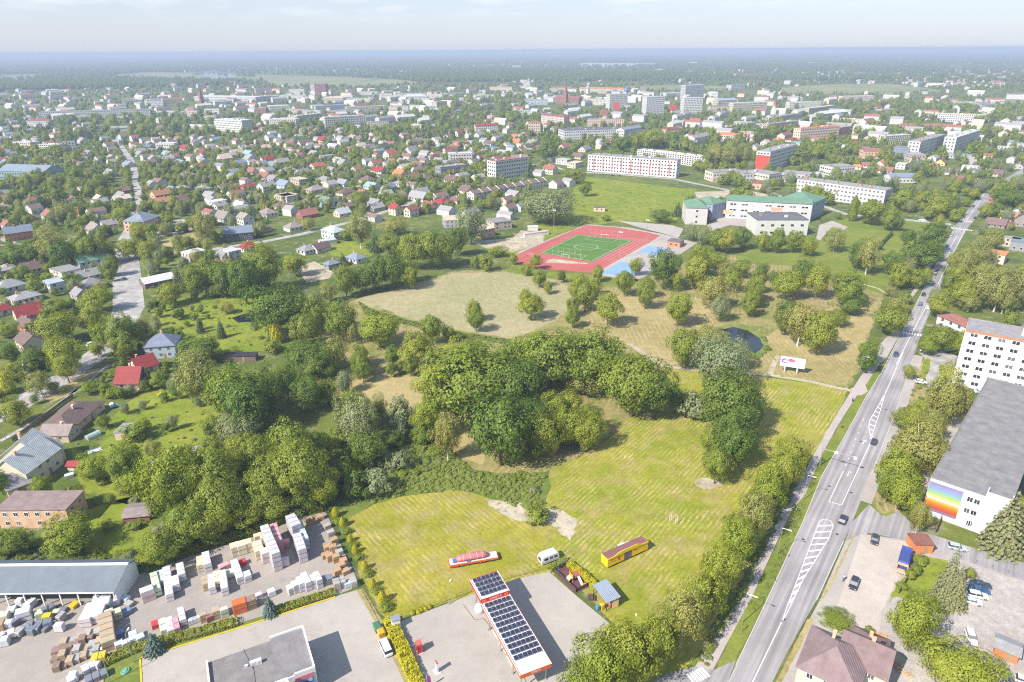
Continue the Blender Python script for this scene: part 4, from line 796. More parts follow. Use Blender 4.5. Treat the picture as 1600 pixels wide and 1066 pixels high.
# sheds
house_ln(('33', 895, 270), ('33', 1010, 275), 4.2, 'f', 'redbrown', 'orange', 1, label='orange flat-roofed transformer kiosk beside the side street', name='kiosk', fh=2.5)
house_ln(('33', 1385, 900), ('33', 1530, 960), 4.2, 'g', 'grey', 'orange', 1, label='orange shed with grey roof in the cobbled yard', name='shed', fh=2.3, pitch=14, chimney=False)
house_ln(('12', 955, 335), ('12', 1035, 345), 9, 'f', 'dkgrey', 'orange', 1, label='dark-roofed sports pavilion with orange front beside the blue court', name='pavilion', fh=3.2)
house_ln(('12', 503, 120), ('12', 572, 122), 6, 'f', 'brown', 'peach', 1, label='small brick hut on the green sports lawn', name='hut', fh=2.8); house_ln(('12', 97, 240), ('12', 160, 240), 4, 'f', 'white', 'white', 1, label='white site cabin beside the big willow', name='site_cabin', fh=2.6); house_ln(('12', 78, 280), ('12', 228, 262), 3, 'f', 'pink', 'white', 1, label='row of white stacked site blocks beside the running track', name='site_cabin', fh=2.0)
# ------------------------------------------------------------------ suburb and town (read off the photograph)
HS = {'10': "50 510 120 grey white h;215 505 140 brown cream g;70 620 160 grey white h;165 690 160 grey cream h;320 190 100 redbrown white g;215 95 80 redbrown cream h;605 190 90 brown white g;600 260 130 greybrown white g;680 225 90 grey white g;570 480 170 green white g;420 545 170 grey cream f;550 550 130 grey cream g;575 610 140 grey white h;505 665 80 grey grey2 g;350 620 120 ltblue white f;190 795 150 red cream g;190 860 150 brown orange g;5 770 70 red cream g;215 1000 180 brown cream g;1000 85 110 orangebrown brick g;1205 430 120 ltgrey white f;1430 420 110 ltgrey white f;1540 370 110 red white h;1490 115 100 cream white g;1350 100 90 ltgrey white f;1390 185 110 greybrown white g;1520 205 90 greybrown white g;755 65 100 cream white g;60 250 80 redbrown cream g;150 170 110 redbrown cream g;30 110 70 greybrown cream h;1380 425 90 grey cream g",
 '11': "80 155 110 greybrown white h;180 110 80 brown cream h;320 165 120 redbrown redbrown g;235 245 100 greybrown white h;50 245 80 brown cream h;485 295 140 ltblue white h;330 385 130 grey white h;400 375 110 brown white g;470 475 90 greyblue grey h;620 440 110 greyblue white h;535 155 90 ltgrey cream g;745 120 90 grey grey2 g;570 45 110 brown cream h;190 65 130 tan tan f;430 95 90 green ltblue g;860 145 70 red cream g;960 155 80 darkred cream g;1070 125 90 darkred cream h;1155 85 110 red white h;1240 75 70 brown cream h;1010 35 130 grey white g",
 '01': "70 765 80 red white g;160 780 90 grey tan g;250 722 85 greybrown white g;320 695 60 grey ltgrey g;300 665 90 brown white g;220 665 70 brown tan g;410 640 60 red brick g;480 680 90 ltblue white g;445 755 100 greyblue white f;380 805 90 orangered cream g;290 850 90 grey white g;200 835 100 greybrown tan h;110 805 80 greyblue cream g;540 805 70 grey white g;645 815 100 green yellow h;740 790 80 redbrown white g;765 835 90 red white g;890 855 80 orange tan g;975 872 80 redbrown cream g;830 742 80 orangered white g;790 685 70 dark dark g;700 695 80 grey cream g;960 705 80 grey white g;1060 655 70 brown cream g;1000 645 60 greyblue white g;920 622 50 red cream g;1290 668 60 red white g;1250 605 50 red white g;1230 692 80 redbrown grey g;1180 712 70 redbrown cream g;1090 752 60 red white g;1350 705 80 greybrown cream g;1440 662 70 brown white g;1460 705 100 blue white f;1520 725 80 cream cream f;1000 805 100 brown cream g;920 815 90 tan cream g;1210 892 90 brown cream g;430 895 130 grey white h;540 915 80 grey white g;690 895 100 brown cream h;720 935 100 teal white g;820 942 90 greyblue white g;880 915 70 grey cream h;270 905 120 tan tan f;180 925 120 greyblue white g;70 952 100 grey white g;110 885 80 grey grey2 g;60 872 90 redbrown grey2 g;370 955 120 greybrown tan h;560 992 110 brown cream h;190 1012 130 tan tan f;1010 1005 130 grey white g;740 1042 90 grey grey2 g;1155 1038 100 red white h;1070 1052 90 redbrown white g;1240 1012 70 brown cream h;440 1042 90 green ltblue g;500 1032 60 dark white g;320 1055 90 brown cream g;160 1055 80 brown cream h;25 1000 60 brown cream g;650 680 60 tan cream g;1140 682 60 ltblue white g;850 620 60 greyblue cream g;640 640 60 brown tan g;1380 610 60 grey white g;1130 780 70 grey white g;1050 880 70 brown white h;1300 960 80 brown cream g;660 1000 70 redbrown cream g;910 990 70 brown white g;470 830 60 grey cream g;330 770 60 brown cream g;30 830 60 grey white g;60 690 60 tan cream g;140 700 70 brown white h;570 640 60 brown dark g;750 640 60 grey tan g",
 '00': "1145 692 80 red white g;1040 735 100 teal ltblue g;1120 785 100 greyblue ltblue g;1260 735 60 red cream g;1390 772 80 tan white g;1460 722 80 tan white g;1540 745 80 teal white g;1150 865 120 greybrown cream h;1130 945 80 grey ltblue h;1265 965 90 grey grey2 h;1390 945 90 brown grey2 g;1535 935 100 red white h;950 712 90 grey white g;840 692 80 greybrown bluegrey g;740 655 120 bluegrey white f;690 855 110 grey grey2 g;750 962 100 brown brown g;760 1002 100 grey white g;1000 1005 110 orangebrown brick g;1110 1022 90 brown cream g;1490 1052 110 brown white g;1560 1015 80 grey grey2 g;1360 1055 80 grey white g;620 1012 80 tan cream g;210 1042 90 redbrown brick g;400 742 60 red white g;870 732 70 grey white g;800 795 90 greyblue grey2 g;600 560 50 greyblue white g;490 560 80 grey white g;1080 560 70 grey white g;1000 580 60 brown cream g;1330 700 60 brown cream g;1220 810 70 redbrown cream g;1440 850 70 grey white g;1310 880 60 brown cream h;1560 840 70 redbrown tan g;30 700 60 redbrown cream g;100 560 70 tan cream g;820 470 60 grey white g;610 330 50 tan white f;700 310 50 brown white g;540 320 60 tan white f;950 300 60 brown white f;380 330 60 tan cream g;290 340 50 redbrown white g;1000 520 60 tan white g;60 390 60 tan white g;180 390 50 brown cream g;640 390 60 tan white f;330 400 60 grey cream g",
 '02': "325 700 90 redbrown cream g;30 655 60 orange cream g;130 660 70 grey white g;90 695 60 brown cream g;235 840 80 redbrown cream g;450 700 90 grey cream g;320 780 90 ltgrey white f;390 800 110 tan cream f;1105 660 90 greybrown cream g;1090 610 50 orangered white g;1270 650 60 grey cream g;1500 690 70 grey cream g;1560 670 60 tan white g;1480 640 60 orange cream g;170 690 60 brown white g;20 620 50 orange white g;410 745 80 brown cream g;60 620 60 grey tan g",
 '03': "690 795 90 orange white g;820 808 80 ltgrey white f;1060 785 80 redbrown yellow g;1020 808 60 redbrown white g;1130 845 70 brown white g;1240 825 90 white white f;1390 852 100 brown cream g;1250 918 110 brown white g;1170 890 90 redbrown cream g;1540 805 70 brown grey2 g;620 842 90 grey cream g;720 835 90 redbrown cream g;520 670 60 darkred white g;480 690 50 ltgrey white g;1130 740 60 greyblue ltgrey g;1210 750 80 greyblue ltgrey f;1400 640 90 brown cream g;1540 690 90 white white f;1460 700 90 ltgrey white f;1280 830 70 dkgrey grey2 g;600 800 60 redbrown white g;550 810 50 orange cream g;900 770 60 dkgrey tan f;1340 700 60 grey white g;60 640 60 orange white h;150 640 80 red white h;230 630 60 darkred cream h;20 660 60 grey white f",
 '13': "1400 225 110 brown greybrown g;1475 175 90 orangebrown brown g;1550 140 90 green white g;1560 215 100 brown greybrown g;1400 100 90 orangebrown cream g;1490 340 90 grey tan f;1400 440 120 orange peach f;1540 360 130 greyblue grey f;1480 230 60 redbrown brown g"}
for t_, s_ in HS.items():
    for e in s_.split(';'):
        x, y, w_, rc, wc, ro_ = e.split(); x = float(x); y = float(y); p = T(t_, x, y); q = ppm(p); L = min(17., max(8.2, float(w_)/K/q*.95)); D = min(10.5, max(6.2, L*random.uniform(.68, .85)))
        p = p+Vector((p.x, p.y, 0)).normalized()*D*.5
        fl = 2 if (ro_ == 'f' or random.random() < .16) and L > 8.5 else 1
        house(p, L, D, SA+random.choice((0, R(90)))+R(random.uniform(-5, 5)), ro_, rc, wc, fl)
# terraced row with brown roofs and white party walls
tA_, tB_ = T('01', 1345, 1000).xy, T('02', 215, 915).xy
n_t = 9; dt = (tB_-tA_)
for i in range(n_t):
    a = tA_+dt*(i/n_t); b = tA_+dt*((i+.985)/n_t); c = (a+b)/2; nrm = Vector((-dt.y, dt.x)).normalized(); c = c+nrm*5
    h_ = house(Vector((c.x, c.y, 0)), (b-a).length-.35, 10, math.atan2(dt.y, dt.x), 'g', 'brown', 'white', 2, name='terraced_house', chimney=False, pitch=24, label='', group='terraced houses with brown roofs')
    od = ('leftmost', 'second from the left', 'third from the left', 'fourth from the left', 'middle', 'fourth from the right', 'third from the right', 'second from the right', 'rightmost')[i]
    h_['label'] = f"white terraced house with brown roof, {od} in the row of nine"
    q_ = MB(); hz_ = 5.8+math.tan(R(24))*5
    q_.add([(-.2, -5.5, 5.6), (-.2, 5.5, 5.6), (-.2, 0, hz_+.45), (.2, -5.5, 5.6), (.2, 5.5, 5.6), (.2, 0, hz_+.45)], [(0, 1, 2), (5, 4, 3), (0, 2, 5, 3), (1, 4, 5, 2)]); ob('party_wall', q_.mesh('party_wall', 'white'), h_, ((b-a).length/2, 0, 0))
BK = {'00': "250 500 930 482 457 14 4 grey2 grey;1335 570 1500 582 502 20 5 white ltgrey;1200 388 1579 395 352 40 3 white ltgrey;1120 490 1220 490 447 14 3 cream grey;1120 570 1290 575 532 14 2 cream ltgrey;1265 475 1355 475 432 14 3 white grey;980 475 1080 478 450 14 2 cream grey;170 540 310 540 502 15 2 white darkred h;95 705 200 710 642 14 4 cream ltgrey;240 705 380 710 657 14 4 cream ltgrey;390 705 475 700 647 14 4 grey2 grey;690 585 820 580 557 14 2 cream grey g;0 870 280 880 812 25 2 teal greyblue g;195 315 370 305 278 20 4 white redbrown;900 420 1010 420 387 15 3 grey2 greyblue;760 408 840 405 372 15 3 cream tan;965 690 1080 690 640 12 2 white ltgrey;1260 500 1330 500 480 12 2 white grey;700 280 860 275 262 14 2 white ltgrey;1000 290 1080 290 270 14 3 white grey;880 150 930 150 138 14 3 white grey",
 '01': "365 355 435 355 287 20 9 darkred darkred;340 345 364 345 290 20 9 cream grey;205 350 300 350 317 15 4 white grey;0 340 140 335 312 15 4 pink grey;150 375 310 375 352 15 3 white ltgrey;25 390 145 385 347 20 3 bluegrey ltgrey;85 445 210 440 405 30 2 white ltgrey;190 460 410 478 437 12 5 pink grey;0 470 65 470 432 15 4 redbrown grey;430 557 680 542 492 14 5 white ltgrey;260 530 420 510 482 14 5 white ltgrey;85 550 250 550 502 20 4 cream ltgrey;420 400 540 400 370 15 3 tan tan h;560 392 720 395 370 15 3 cream grey;560 460 800 450 427 14 4 cream tan;870 372 1050 370 342 30 3 white grey;905 392 1055 390 352 25 3 white ltgrey h;1060 385 1150 385 337 15 4 white grey;1115 440 1180 435 395 12 6 cream tan;1180 420 1290 415 390 14 4 tan tan;1340 380 1470 380 342 18 3 cream grey;1440 325 1579 325 302 15 3 cream orange;1180 360 1290 355 330 20 2 white grey;690 550 820 545 520 12 3 cream grey;945 580 1020 580 540 12 3 white tan h;1355 577 1490 572 542 12 3 white red g;1195 775 1335 770 717 14 3 white ltgrey;1140 850 1300 832 792 12 2 grey grey;820 450 940 450 420 14 4 cream grey;1010 450 1100 450 425 14 3 tan grey;690 345 760 345 330 14 3 white grey;370 450 560 440 420 12 3 ltblue ltblue;640 350 750 350 330 14 3 white grey;760 375 840 375 342 14 4 cream brown;270 600 330 600 560 12 3 tan grey;1280 490 1340 490 470 12 2 tan grey;1480 880 1679 850 765 14 5 white redbrown",
 '02': "465 818 1010 862 722 13 5 whitered grey;770 745 1200 800 690 13 5 white ltgrey;320 625 710 612 548 30 3 white dkgrey;600 445 710 440 352 16 9 white ltgrey;825 475 935 470 364 16 9 white ltgrey;1055 465 1170 462 374 16 9 white ltgrey;1065 378 1180 372 297 18 9 grey2 ltgrey;100 600 175 600 475 9 5 tan redbrown h;180 530 320 545 475 13 5 pink darkred h;465 545 690 548 502 12 5 pink grey;260 400 410 405 345 20 3 redbrown redbrown g;440 410 600 415 377 14 4 cream grey;415 338 690 342 310 14 4 cream orange g;70 312 110 312 267 12 9 white grey;425 172 880 177 154 15 9 white ltgrey;630 228 740 226 210 15 4 white grey;1090 168 1145 168 148 15 9 white grey;1260 175 1390 175 160 15 5 white grey;1380 242 1560 236 202 15 4 pink redbrown;1350 322 1435 318 272 20 4 white grey;950 360 1065 355 322 25 2 white ltgrey;1270 420 1385 415 377 20 3 tan bluegrey g;1360 452 1570 442 402 14 4 cream ltgrey;1220 452 1350 450 422 14 4 cream grey;1350 592 1500 572 542 12 3 cream grey;0 480 110 480 447 14 3 white grey;950 590 1040 585 562 12 2 cream red h;1270 632 1450 642 592 12 2 cream orange g;0 197 55 197 170 15 9 white grey;1235 885 1420 875 825 16 2 cream grey;1420 890 1579 880 838 18 2 white grey;1475 930 1579 935 880 18 1 brick redbrown;70 410 220 410 380 14 3 ltblue grey;240 330 370 330 305 14 3 tan redbrown g;0 360 60 360 325 12 3 tan brown;690 620 800 600 555 14 3 white greyblue g;540 490 590 490 450 12 3 orangered orangered;0 850 100 848 725 12 5 white greybrown",
 '03': "0 818 158 768 690 15 5 white grey;165 968 705 1048 872 14 4 white grey;75 885 250 900 790 16 2 grey2 grey;0 900 75 888 838 30 2 cream grey;400 852 530 842 792 20 2 white grey;755 892 945 892 837 15 1 white greyblue g;410 772 560 782 747 15 1 brown brown g;0 592 180 572 532 12 5 pink grey;0 540 200 505 497 12 5 cream grey;190 642 430 622 562 12 5 peach orange;340 497 490 482 442 20 2 ltgrey ltgrey g;440 522 710 537 497 12 5 pink tan;610 562 705 562 530 12 2 white redbrown;820 572 1090 572 542 14 3 cream redbrown g;715 662 870 652 607 13 5 cream ltgrey;920 742 1075 692 642 13 5 white grey;1140 717 1290 662 602 13 5 white ltgrey;1040 512 1330 522 467 15 4 white tan;1160 432 1270 432 395 15 3 white grey;1310 437 1410 432 387 15 2 white greyblue;970 292 1220 297 252 40 2 whitered redbrown;455 392 650 387 352 15 3 cream ltgrey;130 432 330 427 392 15 3 white tan;80 387 210 387 362 15 2 white ltgrey;250 462 410 442 402 15 2 tan tan;250 167 285 167 137 15 6 white grey;300 162 395 160 150 14 2 white grey;470 187 760 182 157 30 2 cream ltgrey;200 197 250 197 180 14 3 white grey;370 217 490 215 197 14 3 white grey;520 232 600 230 207 14 4 pink redbrown;245 252 370 247 227 14 3 tan grey;870 767 965 767 717 12 2 tan grey h;795 742 860 742 672 12 3 bluegrey greyblue;585 742 690 742 667 12 2 brick redbrown g;400 605 500 590 560 12 3 orangered grey;560 440 700 440 425 14 1 white red g;700 470 795 465 418 14 2 tan tan;860 270 890 270 250 14 2 white grey;910 290 960 285 268 14 2 white grey;1280 240 1340 240 222 14 2 white grey;1400 300 1440 300 280 14 2 tan brown;1060 690 1110 680 600 12 2 cream grey g;275 870 345 870 832 12 1 white ltgrey"}
for t_, s_ in BK.items():
    for e in s_.split(';'):
        f = e.split(); x0, y0, x1, y1, yt = map(float, f[:5]); q = ppm(T(t_, x0, y0))
        o = blk(t_, x0, y0, x1, y1, yt, float(f[5]), int(f[6]), f[7], f[8], 'flat' if len(f) < 10 else f[9], ww=1.7 if q > .35 else 2.4, spacing=3.2 if q > .35 else 4.6, extras=q > .8, name='apartment_block' if int(f[6]) > 2 else 'town_building')
        if f[7] == 'whitered' and int(f[6]) == 5:
            L = (T(t_, x1, y1)-T(t_, x0, y0)).xy.length
            for k in range(9): m = MB(); m.box(-.5, .5, -6.8, -6.5, 2, 14.5); ob('balcony_stack', m.mesh('balcony_stack', 'wall'), o, (-L/2+L*(k+.7)/9.4, 0, 0), col=(.42, .13, .09))
        if t_ == '03' and x0 == 0 and y0 == 818:
            m = MB(); m.box(-(T(t_, x1, y1)-T(t_, x0, y0)).xy.length/2-.06, -(T(t_, x1, y1)-T(t_, x0, y0)).xy.length/2-.004, -7.4, 7.4, .3, 15.5); ob('red_end_wall', m.mesh('red_end_wall', 'wall'), o, col=(.5, .07, .05))
# red advertising walls, churches, masts, stacks
def spire(t, x, y, yt, w_, wc, rc, label, cat, dome=False, name='church_tower'):
    p = T(t, x, y); q = ppm(p); h = (y-yt)/K/q; r = w_/2; o = thing(name, label, cat, (p.x, p.y, 0), SA); OCC.append((p.x, p.y, r*1.5))
    m = MB(); m.box(-r, r, -r, r, 0, h*.5); ob('wall', m.mesh('wall', 'wall'), o, col=CL[wc])
    m = MB()
    if dome: m.loft([[(math.cos(k*.785)*r*s_, math.sin(k*.785)*r*s_, z*h) for k in range(8)] for z, s_ in ((.5, .8), (.6, .95), (.68, 1.05), (.78, .85), (.84, .35), (.9, .12), (1., .03))])
    else: m.loft([[(sx*r*s_, sy*r*s_, z*h) for sx, sy in ((-1, -1), (1, -1), (1, 1), (-1, 1))] for z, s_ in ((.5, 1.12), (.56, .8), (.75, .42), (1., .03))])
    ob('spire', m.mesh('spire', 'roof_sheet'), o, col=CL[rc]); return o
spire('00', 1250, 425, 300, 8, 'redbrown', 'redbrown', 'red church tower with tall pointed spire in front of the white factory', 'church')
spire('02', 330, 412, 285, 9, 'redbrown', 'redbrown', 'red brick church tower with pointed spire in the town centre', 'church')
spire('02', 467, 345, 285, 8, 'white', 'ltgrey', 'white church tower with pale dome in the town centre', 'church', True)
spire('02', 700, 362, 302, 10, 'ltblue', 'blue', 'pale blue church tower with blue onion dome near the white towers', 'church', True)
spire('03', 40, 440, 395, 7, 'cream', 'redbrown', 'small cream tower with brown pointed cap right of town', 'tower')
def mast(t, x, y, yt, col, label, r=1.2, name='mast'):
    p = T(t, x, y); h = (y-yt)/K/ppm(p); m = MB()
    for k in range(6): m.tube((0, 0, h*k/6), (0, 0, h*(k+1)/6-.02), r*(1-k/8), r*(1-(k+1)/8), 8)
    m.tube((0, 0, 0), (0, 0, .5), r*1.6, r*1.6, 8); o = ob(name, m.mesh(name, 'paint'), None, (p.x, p.y, 0), col=col); tag(o, label, 'mast'); return o
mast('00', 842, 285, 205, (.6, .2, .18), 'tall red lattice mast beyond the meadow on the left', 1.6); mast('02', 517, 165, 105, (.6, .6, .6), 'thin grey transmitter mast behind the far row of white flats', 1.6)
mast('01', 963, 310, 272, (.7, .7, .7), 'slender white mast in the town centre'); mast('02', 195, 590, 525, (.6, .7, .62), 'pale slim chimney beside the old water tower', .6); mast('03', 408, 390, 330, (.75, .75, .75), 'white pole behind the right-hand flats', .5)
mast('01', 1560, 585, 520, (.7, .68, .65), 'pale chimney stack beside the red-roofed white hall', 1.0, 'chimney_stack'); mast('01', 1022, 760, 712, (.5, .38, .3), 'brick chimney among the suburban roofs', .8, 'chimney_stack'); mast('10', 490, 150, 90, (.55, .22, .1), 'short orange brick chimney among trees on the left', .9, 'chimney_stack')
for t_, x, y, yt, w_, lb_ in (('02', 645, 445, 398, 11, 'red advertising wall in front of the first white tower block'), ('02', 990, 472, 415, 13, 'red advertising wall between the two white tower blocks')):
    p = T(t_, x, y); h = (y-yt)/K/ppm(p); m = MB(); m.box(-w_/2, w_/2, -.4, .4, h*.08, h); m.box(-w_/2, -w_/2+.5, -.3, .3, 0, h*.08); m.box(w_/2-.5, w_/2, -.3, .3, 0, h*.08); tag(ob('advertising_wall', m.mesh('advertising_wall', 'paint'), None, (p.x, p.y, 0), R(0), col=(.55, .06, .05)), lb_, 'billboard')
# ------------------------------------------------------------------ filling station
def text(s, parent, loc, rot, size, mat, name='lettering', ext=.01):
    c = bpy.data.curves.new(name, 'FONT'); c.body = s; c.size = size; c.align_x = 'CENTER'; c.align_y = 'CENTER'; c.extrude = ext; c.materials.append(MT[mat])
    tmp = bpy.data.objects.new(name, c); me = bpy.data.meshes.new_from_object(tmp); bpy.data.objects.remove(tmp)
    o = ob(name, me, parent, loc); o.rotation_euler = rot; return o
uA, uB, uC = P(733.8, 906, 6.2), P(772.5, 893.8, 6.2), P(795, 923.8, 6.2)
ex = (uB-uA).xy.normalized(); Wc = 7.0; ey = Vector((ex.y, -ex.x)); ca = math.atan2(ex.y, ex.x)
d1 = abs((uC-uB).xy.dot(ey)); d2 = abs((P(875, 1039, 5.2)-P(797.5, 933, 5.2)).xy.dot(ey)); o0 = uA.xy+ex*Wc/2
can = thing('station_canopy', 'long red-edged filling station canopy covered with rows of solar panels', 'canopy', (o0.x, o0.y, 0), ca); OCC.append((o0.x, o0.y, 6))
def canopy_box(y0, y1, z, th, fc):
    m = MB(); m.box(-Wc/2+.12, Wc/2-.12, y0+.12, y1-.12, z-th, z-.15); rf_ = ob('roof', m.mesh('roof', 'paint'), can, col=(.70, .69, .66))
    for b in ((-Wc/2, -Wc/2+.12, y0, y1), (Wc/2-.12, Wc/2, y0, y1), (-Wc/2+.12, Wc/2-.12, y0, y0+.12), (-Wc/2+.12, Wc/2-.12, y1-.12, y1)): m = MB(); m.box(*b, z-th-.1, z); ob('fascia', m.mesh('fascia', 'paint'), can, col=fc)
    for x in (-Wc/2, Wc/2): m = MB(); m.box(x-.06, x+.06, y0, y1, z+.001, z+.06); ob('edge_trim', m.mesh('edge_trim', 'white'), can)
canopy_box(-d1, 0, 6.3, 1.1, (.5, .035, .04)); canopy_box(-d1-d2, -d1-.02, 5.3, .9, (.60, .14, .05))
pm = MB(); pm.box(-.49, .49, -.52, .52, -.02, .02, 0); pm.add([(-.46, -.49, .0215), (.46, -.49, .0215), (.46, .49, .0215), (-.46, .49, .0215)], [(0, 1, 2, 3)], 1)
pmm = pm.mesh('solar_panel', 'steel', 'solar_cell')
def panels(y0, n, z, pitch):
    for r in range(n):
        for c in range(6):
            x = -Wc/2+.95+c*1.01+(c//2)*.06; o = ob('solar_panel', pmm, can, (x, y0-r*pitch, z+.28)); o.rotation_euler = (R(14), 0, 0)
panels(-1.15, 4, 6.3, (d1-1.6)/3.6); panels(-d1-1.3, 11, 5.3, (d2-4.8)/10.4)
text('CIRCLE K', can, (.1, -d1-.012, 5.72), (R(90), 0, 0), .72, 'white'); text('CIRCLE K', can, (.0, -d1-d2-.012, 4.86), (R(90), 0, 0), .5, 'white')
for x in (-2.7, 2.7): m = MB(); m.box(-.5, .5, -.02, 0, 5.45, 6.0); ob('logo_panel', m.mesh('logo_panel', 'paint'), can, (x, -d1-.004, 0), col=(.75, .16, .05))
for y in (-2, -d1-3, -d1-9.5, -d1-16, -d1-d2+1.2):
    for x in (-Wc/2+.7, Wc/2-.7): m = MB(); m.tube((x, y, 0), (x, y, 4.4), .14, .14, 8); m.box(x-.3, x+.3, y-.3, y+.3, 0, .12); ob('column', m.mesh('column', 'steel'), can)
def pump(x, y, lab):
    w_ = can.matrix_basis @ Vector((x, y, 0)); t = thing('fuel_pump', lab, 'fuel pump', (w_.x, w_.y, .05), ca)
    m = MB(); m.box(-.3, .3, -.5, .5, 0, .9); ob('body', m.mesh('body', 'paint'), t, col=(.6, .6, .6)); m = MB(); m.box(-.28, .28, -.48, .48, .9, 1.7); ob('display', m.mesh('display', 'darksteel'), t); m = MB(); m.box(-.34, .34, -.55, .55, 1.7, 2.0); ob('header', m.mesh('header', 'paint'), t, col=(.6, .1, .05))
    for s_ in (-1, 1): m = MB(); m.tube((s_*.32, .2, 1.2), (s_*.42, .25, .4), .03, .03, 5); ob('hose', m.mesh('hose', 'rubber'), t)
    m = MB(); m.box(-.6, .6, -1.6, 1.6, 0, .12); ob('plinth', m.mesh('plinth', 'concrete_grey'), t, (0, 0, .005))
for i, y in enumerate((-d1-5, -d1-9, -d1-13)): pump(-1.7, y, f"red-topped fuel pump under the canopy, {('nearest the red upper canopy', 'middle of the three', 'nearest the bottom edge')[i]}")
p = P(749, 955); t = thing('storage_tank', 'white domed gas tank beside the canopy', 'tank', (p.x, p.y, .05))
m = MB(); m.loft([[(math.cos(k*.524)*r, math.sin(k*.524)*r, z) for k in range(12)] for r, z in ((1.0, 0), (1.15, .5), (1.1, 1.2), (.8, 1.8), (.35, 2.1), (.05, 2.2))]); ob('tank', m.mesh('tank', 'white', smooth=True), t); m = MB(); m.tube((.3, 0, 2.0), (.3, 0, 2.6), .12, .12, 8); ob('valve', m.mesh('valve', 'steel'), t)
for x, y, hh, cl, nm, lb_, ct in ((655.5, 1018, 2.3, (.6, .05, .045), 'vending_kiosk', 'red air and water station standing on the open forecourt', 'kiosk'), (683, 1050, 2.6, (.72, .70, .68), 'price_pillar', 'slim white and red pillar near the yellow hedge', 'sign')):
    p = P(x, y); t = thing(nm, lb_, ct, (p.x, p.y, .05), ca); m = MB(); m.box(-.55 if nm[0] == 'v' else -.2, .55 if nm[0] == 'v' else .2, -.7 if nm[0] == 'v' else -.4, .7 if nm[0] == 'v' else .4, .1, hh); ob('body', m.mesh('body', 'paint'), t, col=cl)
    m = MB(); m.box(-.7, .7, -.9, .9, 0, .1); ob('plinth', m.mesh('plinth', 'concrete_grey'), t); m = MB(); m.box(-.58 if nm[0] == 'v' else -.22, .58 if nm[0] == 'v' else .22, -.72 if nm[0] == 'v' else -.42, .72 if nm[0] == 'v' else .42, hh, hh+.35); ob('cap', m.mesh('cap', 'paint'), t, col=(.6, .12, .1))
    if nm[0] == 'v':
        for s_ in (-1, 1): m = MB(); m.tube((s_*.6, .75, .1), (s_*.6, .75, 2.6), .05, .05, 6); m.tube((s_*.6, .75, 2.6), (s_*1.1, .9, 2.4), .04, .04, 6); ob('arm', m.mesh('arm', 'steel'), t)
p = P(619, 980); t = thing('cabinet', 'white utility cabinet at the end of the yellow hedge', 'cabinet', (p.x, p.y, 0), ca); m = MB(); m.box(-.9, .9, -.8, .8, 0, 2.6); ob('body', m.mesh('body', 'white'), t); m = MB(); m.box(-1, 1, -.9, .9, 2.6, 2.75); ob('lid', m.mesh('lid', 'steel'), t); m = MB(); m.box(-.8, 0, -.84, -.8, .2, 2.4); m.box(.03, .8, -.84, -.8, .2, 2.4); ob('door', m.mesh('door', 'white'), t)
# flag banner, tyre bollards
p = P(668, 1075); t = thing('banner_flag', 'purple and white banner flag on a pole at the forecourt edge', 'flag', (p.x, p.y, 0), .3); m = MB(); m.tube((0, 0, 0), (0, 0, 3.6), .04, .03, 6); ob('pole', m.mesh('pole', 'white'), t); m = MB(); m.add([(.03, 0, 1.0), (.75, .1, 1.2), (.8, -.05, 2.4), (.55, 0, 3.3), (.03, 0, 3.55), (.03, .02, 1.0), (.75, .12, 1.2), (.8, -.03, 2.4), (.55, .02, 3.3), (.03, .02, 3.55)], [(0, 1, 2, 3, 4), (9, 8, 7, 6, 5)]); ob('cloth', m.mesh('cloth', 'paint'), t, col=(.3, .06, .22))
for i, (x, y) in enumerate(((645, 959), (654, 958), (658, 955), (665, 953), (671, 950))): tree_at(P(x, y), 1.0, 1.3, 'g', 'clipped golden shrubs along the forecourt edge')
# ------------------------------------------------------------------ hedges (clipped foliage)
def hedge(name, label, line, wd, h, mat, dens=260, cat='hedge', world=False):
    pl = [Vector(p[:2]) if world else P(*p).xy for p in line]; V = []
    g = np.random.default_rng(len(label)); quads = []
    for a, b in zip(pl, pl[1:]):
        L = (b-a).length; d = (b-a)/L; n_ = Vector((-d.y, d.x)); k = int(L*dens)
        s_ = g.uniform(0, L, k); u = g.uniform(-1, 1, k); face = g.random(k)
        y = np.where(face < .5, u, np.sign(u)*g.uniform(.85, 1.05, k))*wd/2; lump = 1+.18*np.sin(s_*1.9+u)+.12*np.sin(s_*4.7)
        z = np.where(face < .5, h*lump*g.uniform(.9, 1.08, k)*(1-.25*np.abs(u)**3), h*g.uniform(.03, .95, k))
        quads.append(np.stack([a.x+d.x*s_+n_.x*y, a.y+d.y*s_+n_.y*y, z], 1))
    pos = np.concatenate(quads); k = len(pos); n_ = g.normal(size=(k, 3)); n_[:, 2] = np.abs(n_[:, 2])+.5; n_ /= np.linalg.norm(n_, axis=1)[:, None]
    t1 = np.cross(n_, g.normal(size=(k, 3))); t1 /= np.linalg.norm(t1, axis=1)[:, None]; t2 = np.cross(n_, t1); L = g.uniform(.09, .2, k)[:, None]
    v = np.stack([pos-t1*L, pos+t2*L*.8, pos+t1*L, pos-t2*L*.8], 1).reshape(-1, 3); v[:, 2] = np.maximum(v[:, 2], .02)
    me = bpy.data.meshes.new(name); me.from_pydata(v.tolist(), [], [(4*i, 4*i+1, 4*i+2, 4*i+3) for i in range(k)]); me.materials.append(MT[mat]); return tag(ob(name, me), label, cat)
hedge('hedge', 'bright yellow clipped hedge between the shop yard and forecourt', [(608, 972), (630, 1020), (650, 1068), (662, 1100)], 2.8, 1.6, 'lf_h', 420)
